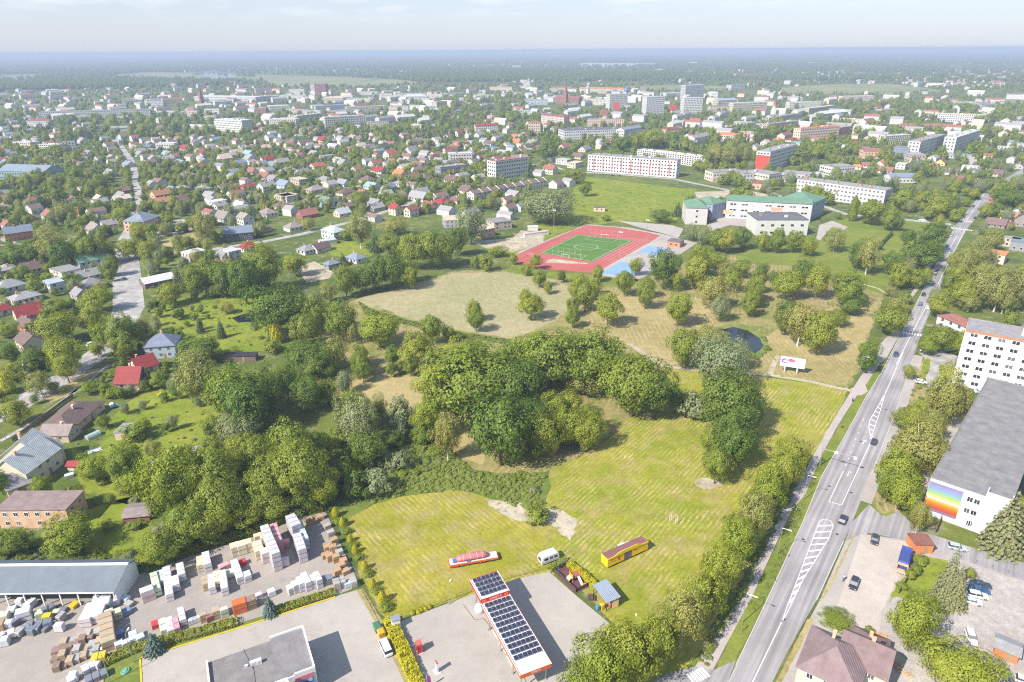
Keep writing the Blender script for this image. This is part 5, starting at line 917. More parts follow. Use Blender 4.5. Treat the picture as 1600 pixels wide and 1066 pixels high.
hedge('hedge', 'yellow clipped hedge behind the playground', [(888, 884), (912, 902), (934, 923)], 1.5, 1.5, 'lf_h', 320); hedge('hedge', 'green clipped hedge between the caravan and playground', [(858, 893), (875, 884), (886, 878)], 1.5, 1.5, 'lf_y', 320)
hedge('hedge', 'long low green hedge between the pallet yard and shop yard', [(166, 1036), (218, 1013), (300, 994), (372, 973)], 2.4, 1.2, 'lf_y', 260); hedge('hedge', 'low green hedge between blue spruce and grey stone pallets', [(428, 958), (470, 944), (524, 927)], 2.0, 1.2, 'lf_y', 260)
hedge('hedge', 'green hedge along the back fence of the pallet yard', [(225, 893), (300, 862), (400, 832), (470, 802), (505, 796)], 2.6, 1.7, 'lf_y', 230)
hedge('hedge', 'straight dark hedge running across the school park', [(1368, 396), (1380, 380), (1393, 367)], 1.6, 2.2, 'lf_s', 160)
# ------------------------------------------------------------------ pallet yard
def unit_pack():
    mb = MB(); a = .5; b = .46
    mb.loft([[(-b, -a, .0), (b, -a, 0), (a, -b, 0), (a, b, 0), (b, a, 0), (-b, a, 0), (-a, b, 0), (-a, -b, 0)], [(-b, -a, .9), (b, -a, .9), (a, -b, .9), (a, b, .9), (b, a, .9), (-b, a, .9), (-a, b, .9), (-a, -b, .9)], [(-b*.9, -a*.9, .96), (b*.9, -a*.9, .96), (a*.9, -b*.9, .96), (a*.9, b*.9, .96), (b*.9, a*.9, .96), (-b*.9, a*.9, .96), (-a*.9, b*.9, .96), (-a*.9, -b*.9, .96)]][::1]); return mb.mesh('pack', 'wrap')
def unit_pallet():
    mb = MB()
    for x in (-.42, 0, .42): mb.box(x-.06, x+.06, -.5, .5, 0, .6)
    for y in (-.44, -.15, .15, .44): mb.box(-.5, .5, y-.09, y+.09, .6, 1)
    return mb.mesh('pallet', 'wood')
PACKC = dict(white=(.66, .66, .69), pale=(.56, .54, .56), pink=(.62, .33, .36), pinkw=(.68, .56, .58), bluew=(.55, .63, .7), green=(.56, .63, .46), cream=(.66, .60, .42), tan=(.46, .36, .24), brown=(.28, .19, .14), orange=(.70, .16, .05), rust=(.36, .14, .1), wood=(.46, .30, .17), grey=(.40, .38, .36), dgrey=(.20, .22, .25), yellow=(.66, .50, .04), red=(.55, .06, .06), lav=(.66, .60, .66), blue=(.16, .25, .42))
PW = dict(white='white wrapped', pale='pale grey block', pink='pink', pinkw='pinkish white', bluew='bluish white', green='pale green', cream='cream', tan='tan', brown='brown', orange='bright orange', rust='rust red', wood='bare timber', grey='grey stone', dgrey='dark grey', yellow='bright yellow', red='red', lav='lilac white', blue='dark blue')
NSTACK = [0]
def stack(c, rz, wx, wy, h, lay, colr, label):
    t = thing('pallet_stack', label, 'pallet stack', (c.x, c.y, .035), rz, 'pallet stacks in the depot yard'); z = 0; lh = h/lay; NSTACK[0] += 1
    for k in range(lay):
        ob('pallet', cached('pal', unit_pallet), t, (0, 0, z), None, (wx, wy, .14)); jx = random.uniform(-.04, .04)
        ob('pack', cached('pack', unit_pack), t, (jx, random.uniform(-.04, .04), z+.145), None, (wx*.98, wy*.98, (lh-.15)/.96), col=jitcol(PACKC[colr], .07)); z += lh
ORD = ['first', 'second', 'third', 'fourth', 'fifth', 'sixth', 'seventh', 'eighth', 'ninth', 'tenth']
def row(t, fx, fy, bx, by, n, wd, h, lay, colr, where):
    a = T(t, fx, fy, h).xy; b = T(t, bx, by, h).xy; d = b-a; L = max(d.length, wd*n*.7); dr = d.normalized(); rz = math.atan2(dr.y, dr.x)-R(90); sl_ = L/n
    for i in range(n):
        c = a+dr*sl_*(i+.5); lb_ = f"{PW[colr]} pallet stack {where}" if n == 1 else f"{PW[colr]} pallet stack {where}, {ORD[i]} from the front"
        stack(c, rz, wd, sl_*.95, h, lay, colr, lb_)
for r_ in [('31', 122, 270, 50, 95, 7, 2.2, 5.6, 4, 'pale', 'in the tallest row'), ('31', 140, 190, 105, 85, 4, 1.9, 4.4, 3, 'pink', 'in the row behind the tallest row'), ('31', 285, 245, 250, 145, 4, 2.2, 4.4, 3, 'pale', 'in the second tall row'), ('31', 250, 95, 212, 35, 3, 2.6, 5.8, 4, 'pale', 'at the rear of second tall row'), ('31', 308, 180, 268, 75, 4, 1.4, 3.8, 3, 'bluew', 'right of the second tall row'),
  ('31', 180, 205, 180, 180, 1, 2., 2., 1, 'pink', 'alone between the two tall rows, rear'), ('31', 178, 315, 176, 290, 1, 2., 2.1, 1, 'pinkw', 'alone between the two tall rows, front'), ('31', 60, 270, 45, 235, 1, 2.2, 3.2, 2, 'pinkw', 'touching the left of the tallest row'), ('31', 22, 255, 0, 190, 2, 2.4, 2.8, 2, 'cream', 'left of the tallest row'), ('31', 60, 170, 45, 140, 1, 2.4, 2.4, 2, 'cream', 'behind the cream stacks near the tallest row'), ('31', 15, 165, 5, 145, 1, 2.0, 2.4, 2, 'cream', 'by the back hedge near the tallest row'),
  ('31', 218, 490, 200, 462, 1, 1.5, 2.0, 2, 'white', 'leftmost of the six beside the hedge'), ('31', 250, 470, 230, 437, 1, 1.5, 2.4, 2, 'white', 'second of the six beside the hedge'), ('31', 285, 458, 262, 410, 2, 1.5, 2.6, 2, 'white', 'third of the six beside the hedge'), ('31', 322, 450, 290, 385, 2, 1.5, 2.8, 2, 'white', 'fourth of the six beside the hedge'), ('31', 354, 440, 335, 402, 2, 1.5, 2.6, 2, 'white', 'fifth of the six beside the hedge'), ('31', 392, 435, 365, 382, 2, 1.5, 2.8, 2, 'white', 'last of the six beside the hedge'),
  ('31', 428, 440, 415, 405, 1, 1.7, 1.8, 2, 'dgrey', 'right of the six white ones'), ('31', 458, 430, 448, 402, 1, 1.4, 1.8, 2, 'dgrey', 'beside the grey stone stacks'), ('31', 500, 460, 490, 425, 2, 1.6, 2.2, 2, 'grey', 'at the right end of the hedge'), ('31', 537, 450, 525, 420, 2, 1.6, 2.0, 2, 'grey', 'second at the right end'), ('31', 568, 460, 560, 440, 1, 1.5, 1.4, 1, 'bluew', 'low, among the grey stone stacks'), ('31', 605, 450, 595, 420, 2, 1.5, 1.8, 2, 'grey', 'by the fence corner'),
  ('31', 100, 510, 90, 485, 1, 1.8, 1.5, 1, 'white', 'behind the blue spruce'), ('31', 20, 530, 10, 510, 1, 1.6, 1.2, 1, 'pinkw', 'by the hedge left of the blue spruce'),
  ('30', 908, 505, 900, 478, 1, 3.0, 3.2, 2, 'pinkw', 'alone at the corner of the warehouse'), ('30', 968, 490, 945, 385, 4, 1.7, 2.4, 2, 'green', 'in the row nearest the warehouse gable'), ('30', 995, 440, 985, 372, 2, 1.6, 2., 2, 'bluew', 'beside the pale green row'), ('30', 1042, 525, 1025, 350, 6, 1.8, 2.2, 2, 'white', 'in the long row near the back hedge'), ('30', 1085, 465, 1075, 405, 2, 1.7, 2.2, 2, 'white', 'in the short row near the long one'), ('30', 1120, 400, 1105, 328, 3, 1.8, 2.4, 2, 'white', 'in the rightmost row of that group'),
  ('30', 1235, 345, 1228, 285, 3, 1.6, 2.2, 2, 'cream', 'by the back hedge'), ('30', 1280, 335, 1265, 258, 3, 1.8, 2.6, 2, 'white', 'by the back hedge'), ('30', 1270, 460, 1262, 408, 2, 1.6, 2.2, 2, 'tan', 'at the left of the middle group'), ('30', 1308, 480, 1298, 398, 3, 1.6, 2.2, 2, 'white', 'in the middle group, left row'), ('30', 1340, 445, 1333, 378, 2, 1.6, 2.2, 2, 'cream', 'in the middle group'), ('30', 1385, 485, 1370, 372, 4, 1.7, 2.4, 2, 'white', 'in the middle group, right row'), ('30', 1420, 395, 1410, 365, 1, 2.2, 1.6, 1, 'green', 'low, right of the middle group'), ('30', 1388, 350, 1380, 340, 1, 2.6, 1.4, 1, 'pink', 'low, behind the middle group'),
  ('30', 1482, 420, 1440, 308, 4, 1.8, 2.2, 2, 'white', 'in the slanting row'), ('30', 1528, 412, 1515, 378, 1, 1.8, 2., 2, 'white', 'right of the slanting row'), ('30', 1490, 330, 1485, 320, 1, 2.4, 1.2, 1, 'red', 'low, behind the slanting row'), ('30', 1450, 235, 1440, 200, 1, 2.2, 3.0, 2, 'cream', 'at the back hedge, left of three'), ('30', 1490, 225, 1482, 190, 1, 2.2, 3.0, 2, 'cream', 'at the back hedge, middle of three'), ('30', 1528, 212, 1520, 180, 1, 2.2, 3.0, 2, 'cream', 'at the back hedge, right of three'),
  ('30', 1475, 585, 1468, 545, 1, 3.2, 3.0, 2, 'orange', 'by the hedge of the shop yard'), ('30', 1545, 565, 1535, 530, 1, 2.6, 2.8, 2, 'brown', 'right of the orange one'), ('30', 1383, 620, 1378, 600, 1, 1.8, 2.4, 2, 'green', 'left of the orange one'), ('30', 1335, 630, 1328, 595, 1, 1.8, 2.4, 2, 'tan', 'two places left of the orange one'), ('30', 1294, 665, 1288, 652, 1, 1.6, 1.6, 1, 'rust', 'low, between two tan ones'), ('30', 1252, 655, 1246, 632, 1, 1.6, 2.2, 2, 'tan', 'left of the rust red one'), ('30', 1180, 685, 1175, 668, 1, 1.4, 1.4, 1, 'white', 'left of three low ones'), ('30', 1200, 678, 1195, 662, 1, 1.4, 1.4, 1, 'white', 'middle of three low ones'), ('30', 1218, 672, 1213, 655, 1, 1.4, 1.4, 1, 'white', 'right of three low ones'), ('30', 1128, 680, 1112, 600, 3, 1.4, 2., 2, 'white', 'in the narrow row by the hedge'), ('30', 1092, 735, 1075, 665, 2, 1.4, 1.6, 1, 'pink', 'in the pink row'), ('30', 1055, 745, 1040, 660, 3, 1.6, 1.6, 1, 'pinkw', 'left of the pink row'), ('30', 1012, 745, 995, 670, 2, 1.6, 1.5, 1, 'green', 'behind the silver spruce'), ('30', 960, 715, 955, 680, 1, 1.8, 1.2, 1, 'red', 'low, behind the silver spruce'),
  ('30', 665, 815, 650, 690, 5, 2.9, 2.8, 2, 'tan', 'in the long brown row'), ('30', 515, 680, 545, 622, 3, 2.6, 2.4, 2, 'lav', 'in front of the warehouse, left'), ('30', 585, 660, 600, 625, 2, 2.6, 2.4, 2, 'lav', 'in front of the warehouse, right'), ('30', 675, 640, 668, 612, 1, 1.8, 2.2, 2, 'cream', 'left of the cream pair near the warehouse'), ('30', 722, 640, 715, 608, 1, 1.8, 2.2, 2, 'cream', 'right of the cream pair near the warehouse'), ('30', 612, 590, 625, 545, 2, 4., 2.4, 2, 'white', 'against the warehouse end'), ('30', 690, 570, 685, 545, 1, 2.4, 1.8, 1, 'white', 'below the warehouse corner'), ('30', 775, 635, 765, 620, 1, 2.6, 1.2, 1, 'blue', 'low, right of the cream pair'),
  ('30', 735, 835, 725, 805, 1, 1.7, 1.8, 2, 'white', 'leftmost of four by the long brown row'), ('30', 780, 825, 770, 800, 1, 1.7, 1.8, 2, 'white', 'second of four by the long brown row'), ('30', 825, 800, 815, 745, 2, 1.7, 1.8, 2, 'bluew', 'third of four by the long brown row'), ('30', 868, 795, 855, 765, 1, 1.7, 2., 2, 'bluew', 'last of four by the long brown row'), ('30', 735, 765, 728, 745, 1, 1.8, 1.4, 1, 'blue', 'behind the four by the long brown row'),
  ('30', 135, 640, 145, 600, 1, 3.0, 2.6, 2, 'white', 'largest among the grey goods'), ('30', 350, 720, 372, 690, 1, 2., 2., 1, 'white', 'alone in the open yard'), ('30', 560, 910, 600, 900, 2, 2.0, 2., 2, 'yellow', 'near the long brown row'), ('30', 500, 985, 540, 965, 2, 2., 1.8, 2, 'white', 'in front of the yellow ones'), ('30', 570, 965, 580, 950, 1, 2., 1.8, 2, 'white', 'right in front of the yellow ones'), ('30', 440, 1020, 450, 1000, 1, 1.6, 2.2, 1, 'white', 'tapered, left of the white group'), ('30', 520, 1050, 610, 1010, 3, 2., 1.2, 1, 'dgrey', 'at the bottom edge'), ('30', 410, 1050, 430, 1040, 1, 2, 1.2, 1, 'white', 'at the bottom edge')]: row(*r_)
k = 0
for (x0, y0, x1, y1, n, cs_, nm) in ((345, 880, 560, 800, 6, ('brown', 'tan'), 'rear'), (345, 930, 620, 830, 7, ('tan', 'grey', 'brown'), 'second'), (360, 985, 600, 880, 7, ('brown', 'tan', 'grey'), 'third'), (400, 830, 600, 770, 5, ('grey', 'tan'), 'rearmost')):
    for i in range(n):
        x = x0+(x1-x0)*i/(n-1); y = y0+(y1-y0)*i/(n-1); c = T('30', x, y); cl_ = random.choice(cs_); stack(c, al+R(random.uniform(12, 20)), 1.5, 1.9, random.choice((.8, 1.2, 1.5)), 1, cl_, f"{PW[cl_]} paving stack in the {nm} line by the long brown row, {ORD[i]} from left")
for i, (x, y) in enumerate(sorted(((400, 40), (440, 95), (465, 150), (485, 195), (443, 225), (478, 240), (515, 255), (460, 295), (497, 300), (540, 310), (430, 275), (530, 345), (555, 375), (505, 380), (330, 70), (360, 60)), key=lambda t: t[1])):
    c = T('31', x, y+20); cl_ = 'wood' if (x, y) not in ((440, 95), (465, 150), (515, 255)) else 'grey'; stack(c, R(-60)+random.uniform(-.15, .15), 1.5, 1.9, random.choice((1.2, 1.6, 2.0)), 2, cl_, f"{PW[cl_]} crate stack beside the yellow shrubs, {('%d%s' % (i+1, 'th' if i > 2 else ('st', 'nd', 'rd')[i]))} from the back hedge")
for i, (x, y, c_) in enumerate(sorted(((60, 700, 'white'), (95, 690, 'dgrey'), (30, 770, 'lav'), (80, 760, 'pinkw'), (125, 750, 'grey'), (165, 730, 'dgrey'), (190, 700, 'dgrey'), (205, 745, 'dgrey'), (235, 730, 'dgrey'), (250, 690, 'dgrey'), (280, 720, 'dgrey'), (305, 700, 'dgrey'), (40, 655, 'green'), (10, 650, 'green'), (15, 710, 'wood'), (130, 570, 'white'), (170, 590, 'white'), (200, 575, 'white'), (75, 605, 'white'), (250, 640, 'green'), (285, 620, 'dgrey'), (320, 600, 'dgrey'), (350, 620, 'green'), (385, 610, 'dgrey'), (300, 660, 'yellow'), (385, 660, 'grey'), (40, 810, 'white'), (10, 790, 'lav'), (780, 540, 'bluew'), (800, 570, 'grey'), (460, 575, 'yellow')))):
    stack(T('30', x, y+22), al+R(random.uniform(-35, 35)), random.uniform(1.3, 1.9), random.uniform(1.3, 2.1), random.uniform(.8, 1.9), 1, c_, f"{PW[c_]} pallet in the jumble by the warehouse, {('%d%s' % (i+1, 'th' if 3 < i+1 < 21 or (i+1) % 10 not in (1, 2, 3) else {1: 'st', 2: 'nd', 3: 'rd'}[(i+1) % 10]))}"+' from left')
# ------------------------------------------------------------------ vehicles
CARS = dict(hatch=(4.1, 1.76, 1.46, (-.95, -.45, 1.55, 1.95)), sedan=(4.6, 1.8, 1.42, (-.85, -.3, 1.05, 1.65)), estate=(4.6, 1.8, 1.46, (-.95, -.4, 1.75, 2.15)), suv=(4.5, 1.86, 1.68, (-1.0, -.5, 1.65, 2.1)), van=(5.1, 1.95, 2.05, (-1.75, -1.15, 2.35, 2.5)))
def car_parts(kind):
    L, W, Ht, (a, b, c, d) = CARS[kind]; hl = L/2; hw = W/2; zb = .88 if kind != 'van' else 1.1; bd = MB()
    def sec(x, w_, z0, z1): return [(x, -w_*.94, z0), (x, -w_, z0+.22), (x, -w_, z1-.14), (x, -w_*.9, z1), (x, w_*.9, z1), (x, w_, z1-.14), (x, w_, z0+.22), (x, w_*.94, z0)]
    bd.loft([sec(-hl, hw*.78, .38, .62), sec(-hl+.12, hw*.9, .26, .72), sec(-hl+.5, hw*.98, .22, .80), sec(a, hw, .2, zb), sec(0, hw, .2, zb+.03), sec(min(d, hl-.35), hw, .22, zb+.03), sec(hl-.16, hw*.93, .28, zb-.02), sec(hl, hw*.84, .4, zb-.12)][::-1])
    gl = MB()
    def sc2(x, w_, z): return [(x, -w_, z), (x, w_, z)]
    w0, w1 = hw*.94, hw*.76; v = [(a, -w0, zb), (a, w0, zb), (b, w1, Ht-.06), (b, -w1, Ht-.06), (c, -w1, Ht-.06), (c, w1, Ht-.06), (min(d, hl-.12), w0*.96, zb+.02), (min(d, hl-.12), -w0*.96, zb+.02)]
    gl.add(v, [(0, 1, 2, 3), (4, 5, 6, 7), (0, 3, 4, 7), (1, 6, 5, 2), (3, 2, 5, 4)])
    rf_ = MB(); q = .03; rf_.loft([[(b-.04, -w1*.9, Ht-.07), (b-.04, w1*.9, Ht-.07), (b-.04, w1*.9, Ht-.05), (b-.04, -w1*.9, Ht-.05)], [(b+.15, -w1-q, Ht-.07), (b+.15, w1+q, Ht-.07), (b+.15, w1*.92, Ht), (b+.15, -w1*.92, Ht)], [(c-.1, -w1-q, Ht-.07), (c-.1, w1+q, Ht-.07), (c-.1, w1*.92, Ht), (c-.1, -w1*.92, Ht)], [(c+.06, -w1*.95, Ht-.09), (c+.06, w1*.95, Ht-.09), (c+.06, w1*.9, Ht-.05), (c+.06, -w1*.9, Ht-.05)]])
    for s_ in (-1, 1):
        m0 = (b+c)/2; rf_.add([(m0-.04, s_*w1, Ht-.07), (m0+.04, s_*w1, Ht-.07), (m0+.04, s_*(w0+.012), zb), (m0-.04, s_*(w0+.012), zb)], [(0, 1, 2, 3)])
    wh = MB(); n = 12
    wh.tube((0, -.11, 0), (0, .11, 0), .32, .32, n, 0); wh.tube((0, -.118, 0), (0, -.10, 0), .2, .2, 8, 1); wh.tube((0, .10, 0), (0, .118, 0), .2, .2, 8, 1)
    lm = MB(); lm.box(-.05, .05, -.16, .16, -.06, .06)
    return bd.mesh('body', 'carpaint'), gl.mesh('windows', 'glass'), rf_.mesh('roof', 'carpaint'), wh.mesh('wheel', 'rubber', 'steel'), lm.mesh('headlight', 'white'), (L, W)
def car(p, ang, kind, col, label, z=.05, group=None):
    bm_, gm, rm, wm, lm, (L, W) = cached('car'+kind, lambda: car_parts(kind)); t = thing('van' if kind == 'van' else 'car', label, 'van' if kind == 'van' else 'car', (p.x, p.y, z), ang+math.pi, group)
    ob('body', bm_, t, col=col); ob('windows', gm, t); ob('roof', rm, t, col=col)
    for x in (-L*.31, L*.3):
        for y in (-W/2+.1, W/2-.1): ob('wheel', wm, t, (x, y, .32))
    for y in (-W*.34, W*.34): ob('headlight', lm, t, (-L/2+.06, y, .62))
    return t
DK = (.03, .035, .05); WH = (.72, .72, .71); SV = (.42, .44, .46); BL = (.04, .10, .22); DB = (.05, .07, .12)
up_, dn = GA, GA+math.pi
for t_, x, y, a, k_, c_, lb_, *z in [('33', 460, 72, up_, 'suv', DK, 'dark car on the main road at the top of the long hatched island'), ('33', 655, 198, dn+.1, 'hatch', DK, 'black hatchback parked alone at the top of the gravel yard'), ('33', 528, 470, dn, 'suv', DK, 'black car parked beside the pavement in the gravel yard'), ('23', 652, 562, up_, 'hatch', DK, 'black car passing the upper hatched island on the main road'), ('13', 787, 1008, dn, 'sedan', DB, 'dark blue car just below the zebra crossing'), ('13', 970, 985, R(-20), 'estate', WH, 'white estate turning into the office driveway'), ('13', 1115, 982, R(20), 'hatch', SV, 'silver hatchback parked beside the tall office building'), ('23', 1312, 255, R(-15), 'sedan', (.4, .5, .6), 'pale blue car parked under the office wall'), ('23', 942, 192, R(-20), 'hatch', WH, 'white car half hidden by birches beside the main road'), ('23', 1012, 630, up_, 'suv', SV, 'grey car parked behind the birches along the long building'),
  ('13', 990, 722, up_, 'suv', WH, 'white car above the zebra crossing heading away'), ('13', 937, 698, dn, 'hatch', BL, 'blue car coming down towards the zebra crossing'), ('13', 958, 638, dn, 'sedan', DK, 'dark car behind the blue car above the zebra crossing'), ('13', 1007, 563, dn, 'estate', WH, 'white car beside the roadside lamp halfway up the road'), ('13', 1028, 510, dn, 'suv', DK, 'dark car at the tail of the queue by the tall trees'), ('13', 1046, 483, dn, 'sedan', DK, 'dark car leading the pair by the tall trees'), ('13', 1070, 407, dn, 'hatch', DK, 'dark car below the white car near the small hatched island'), ('13', 1133, 393, up_, 'hatch', WH, 'white car heading away beside the small hatched island'), ('13', 1103, 337, dn, 'sedan', DK, 'dark car left of the small hatched island'), ('13', 1133, 272, dn, 'sedan', SV, 'grey car waiting just below the junction'), ('13', 1153, 228, R(10), 'van', WH, 'white van crossing the stripes at the junction'), ('13', 1205, 158, dn, 'suv', DK, 'dark car waiting beyond the junction'), ('13', 1276, 163, up_, 'sedan', DK, 'dark car leaving the junction on the right lane'), ('13', 1262, 127, dn, 'hatch', WH, 'white car beyond the junction in the queue'), ('13', 1267, 92, dn, 'sedan', DK, 'dark car at the far end of the queue'), ('13', 1305, 118, up_, 'hatch', SV, 'grey car driving away beyond the junction'), ('13', 952, 178, R(-12), 'van', WH, 'white van on the side street before the junction'),
  ('10', 765, 542, R(100), 'hatch', BL, 'blue car driving on the wide street at left'), ('10', 442, 605, R(30), 'sedan', WH, 'white car parked beside the bungalow carport at left'), ('10', 565, 945, R(60), 'hatch', WH, 'white car parked on the tree-lined street at left'), ('10', 950, 592, R(10), 'sedan', DK, 'dark car in front of the long brown bungalow'), ('33', 1310, 475, R(-17), 'sedan', DB, 'dark blue car, topmost of the four parked together'), ('33', 1300, 508, R(-17), 'sedan', BL, 'blue car, second of the four parked together'), ('33', 1290, 540, R(-17), 'estate', WH, 'white estate, third of the four parked together'), ('33', 1255, 578, R(-19), 'hatch', WH, 'white car with red tail, lowest of the four parked together'), ('33', 1250, 800, GA+math.pi+.3, 'estate', WH, 'white car alone in the middle of the cobbled yard'), ('33', 1420, 1020, R(-35), 'estate', (.06, .14, .34), 'blue car parked under the large lime tree'), ('33', 1165, 245, R(-20), 'estate', SV, 'grey car parked beside the orange kiosk'), ('33', 1590, 1075, R(-30), 'hatch', WH, 'white car at the bottom right corner'), ('30', 15, 535, R(10), 'sedan', DB, 'dark car in the shade of the warehouse front'), ('32', 690, 240, R(33), 'estate', (.6, .66, .68), 'pale car half hidden behind the yellow trailer'),
  ('02', 620, 848, R(-10), 'sedan', DK, 'dark car parked before the long red and white flats'), ('02', 665, 850, R(-10), 'hatch', DK, 'second dark car parked before the long red and white flats'), ('02', 560, 838, R(-10), 'hatch', SV, 'silver car parked before the long red and white flats'), ('31', 800, 865, R(118), 'van', WH, 'white van parked between the skips and yellow hedge')]:
    car(T(t_, x, y), a, k_, jitcol(c_, .1), lb_)
# refuse truck
p = T('33', 832, 345); t = thing('refuse_truck', 'blue refuse truck with open rear hopper in the gravel yard', 'truck', (p.x, p.y, .05), GA)
m = MB(); m.box(-3.4, 2.2, -1.2, 1.2, .9, 3.1); m.loft([[(-3.4, -1.2, 3.1), (2.2, -1.2, 3.1), (2.2, 1.2, 3.1), (-3.4, 1.2, 3.1)], [(-3.2, -.9, 3.4), (2.1, -.9, 3.4), (2.1, .9, 3.4), (-3.2, .9, 3.4)]][::1]); ob('body', m.mesh('body', 'paint'), t, col=(.05, .07, .24))
m = MB(); m.box(2.4, 4.2, -1.2, 1.2, .7, 2.9); ob('cab', m.mesh('cab', 'carpaint'), t, col=(.06, .08, .3)); m = MB(); m.box(4.2, 4.24, -1.05, 1.05, 1.7, 2.7); ob('windscreen', m.mesh('windscreen', 'glass'), t); m = MB(); m.box(-3.9, 4.0, -.5, .5, .55, .88); ob('chassis', m.mesh('chassis', 'darksteel'), t)
m = MB(); m.box(-4.3, -3.42, -1.2, -1.05, .7, 3.0); m.box(-4.3, -3.42, 1.05, 1.2, .7, 3.0); m.box(-4.4, -3.42, -1.05, 1.05, .6, 1.2); m.box(-4.1, -3.42, -1.05, 1.05, 2.7, 3.0); ob('hopper', m.mesh('hopper', 'paint'), t, col=(.6, .38, .25))
for i in range(4): m = MB(); m.box(-2.8+i*1.5, -2.7+i*1.5, -1.25, 1.25, 1., 3.12); ob('rib', m.mesh('rib', 'paint'), t, col=(.04, .05, .18))
for x in (-2.4, -1.2, 3.1):
    for y in (-1.05, 1.05): m = MB(); m.tube((0, -.17, 0), (0, .17, 0), .5, .5, 12); m.tube((0, -.18, 0), (0, .18, 0), .25, .25, 8, 1); ob('wheel', m.mesh('wheel', 'rubber', 'steel'), t, (x, y, .5))
# yellow show trailer
yA, yB = P(949, 890).xy, P(1010, 862).xy; d = yB-yA; ya = math.atan2(d.y, d.x); yl = 13.2; dirv = Vector((math.cos(ya), math.sin(ya))); nv = Vector((-dirv.y, dirv.x)); c = yA+dirv*yl/2+nv*1.35
t = thing('show_trailer', 'bright yellow sales trailer with wavy top board and grey shutter', 'trailer', (c.x, c.y, .03), ya); YC = (.80, .52, .01)
m = MB(); m.box(-yl/2, yl/2, -1.3, 1.3, .55, 3.0); ob('body', m.mesh('body', 'paint'), t, col=YC); m = MB(); m.box(-yl/2+.1, yl/2-.1, -1.15, 1.25, 3.004, 3.12); ob('roof', m.mesh('roof', 'roof_sheet'), t, col=(.22, .10, .10))
bd = [(-yl/2, 2.95)]+[(-yl/2+yl*i/24, 3.2+(.75 if .27 < i/24 < .72 else .75*max(0, 1-abs(i/24-(.27 if i/24 < .5 else .72))/.12))) for i in range(25)]+[(yl/2, 2.95)]
m = MB(); m.add([(x, -1.45, z) for x, z in bd]+[(x, -1.31, z) for x, z in bd], [tuple(range(27)), tuple(reversed(range(27, 54)))]+[(i, i+27, (i+1) % 27+27, (i+1) % 27) for i in range(27)]); ob('wave_board', m.mesh('wave_board', 'paint'), t, col=(.82, .58, .02))
m = MB(); m.box(-1.3, 1.1, -1.34, -1.3, .65, 2.75); ob('shutter', m.mesh('shutter', 'roof_sheet'), t, col=(.14, .14, .16))
for x, z, w_, h_, c_ in ((-3.3, 1.3, .75, 1.2, (.6, .1, .06)), (-4.6, 1.5, .6, .5, (.6, .3, .03)), (2.0, 2.0, 1.0, .4, (.45, .12, .05)), (5.0, 2.1, .8, .5, (.6, .45, .15)), (-5.6, 1.6, .7, .6, (.55, .42, .15))): m = MB(); m.box(x, x+w_, -1.315, -1.3, z, z+h_); ob('print', m.mesh('print', 'paint'), t, col=c_)
for i in range(14): m = MB(); m.box(-2.2+i*.33, -2.0+i*.33, -1.462, -1.45, 3.35, 3.65); ob('print', m.mesh('print', 'paint'), t, col=(.6, .36, .02))
for x in (-4.6, -3.5, 4.4):
    for y in (-1.1, 1.1): m = MB(); m.tube((0, -.12, 0), (0, .12, 0), .36, .36, 12); ob('wheel', m.mesh('wheel', 'rubber'), t, (x, y, .36))
# red flatbed with pink wrapped load
rA, rB = P(703, 890).xy, P(778, 877).xy; d = rB-rA; ra = math.atan2(d.y, d.x); rl = 12.4; dirv = d.normalized(); nv = Vector((-dirv.y, dirv.x)); c = rA+dirv*rl/2+nv*1.25
t = thing('flatbed_trailer', 'red flatbed trailer loaded with a pink wrapped shape in the meadow', 'trailer', (c.x, c.y, .03), ra)
m = MB(); m.box(-rl/2, rl/2, -1.25, 1.25, .95, 1.2); ob('deck', m.mesh('deck', 'paint'), t, col=(.55, .53, .5)); m = MB(); m.box(-rl/2, rl/2, -1.3, -1.25, .7, 1.25); m.box(-rl/2, rl/2, 1.25, 1.3, .7, 1.25); m.box(-rl/2-.05, -rl/2, -1.3, 1.3, .4, 1.3); m.box(rl/2, rl/2+.05, -1.3, 1.3, .6, 1.25); ob('side_board', m.mesh('side_board', 'paint'), t, col=(.62, .12, .03))
m = MB(); m.box(-rl/2+.1, -rl/2+2.2, -1.22, 1.22, .35, .94); ob('skirt', m.mesh('skirt', 'paint'), t, col=(.55, .05, .03))
def ell(x, w_, z0, z1): return [(x, w_*math.cos(k*math.pi/6), (z0+z1)/2+(z1-z0)/2*math.sin(k*math.pi/6)) for k in range(12)]
m = MB(); m.loft([ell(-4.3, .5, 1.25, 2.0), ell(-4.1, .9, 1.22, 2.5), ell(-3, 1.0, 1.2, 2.7), ell(0, 1.05, 1.2, 2.75), ell(2.6, 1.0, 1.2, 2.7), ell(3.4, .8, 1.22, 2.4), ell(3.9, .3, 1.25, 1.7)]); ld = ob('load', m.mesh('load', 'wrap', smooth=True), t, col=(.62, .20, .21))
for x in (-2.6, -.9, .9, 2.2): m = MB(); m.loft([ell(x, 1.05, 1.19, 2.78), ell(x+.1, 1.05, 1.19, 2.78)]); ob('strap', m.mesh('strap', 'paint'), ld, col=(.6, .5, .4))
m = MB(); m.box(-5.2, -4.4, -.7, .7, 1.2, 1.6); m.box(-1.8, -.9, -1.15, -.8, 1.2, 1.5); ob('tarpaulin', m.mesh('tarpaulin', 'paint'), t, col=(.10, .15, .42))
for x in (-4.1, -3.0, 1.6, 2.7):
    for y in (-1.0, 1.0): m = MB(); m.tube((0, -.13, 0), (0, .13, 0), .42, .42, 12); m.tube((0, -.14, 0), (0, .14, 0), .2, .2, 8, 1); ob('wheel', m.mesh('wheel', 'rubber', 'steel'), t, (x, y, .42))
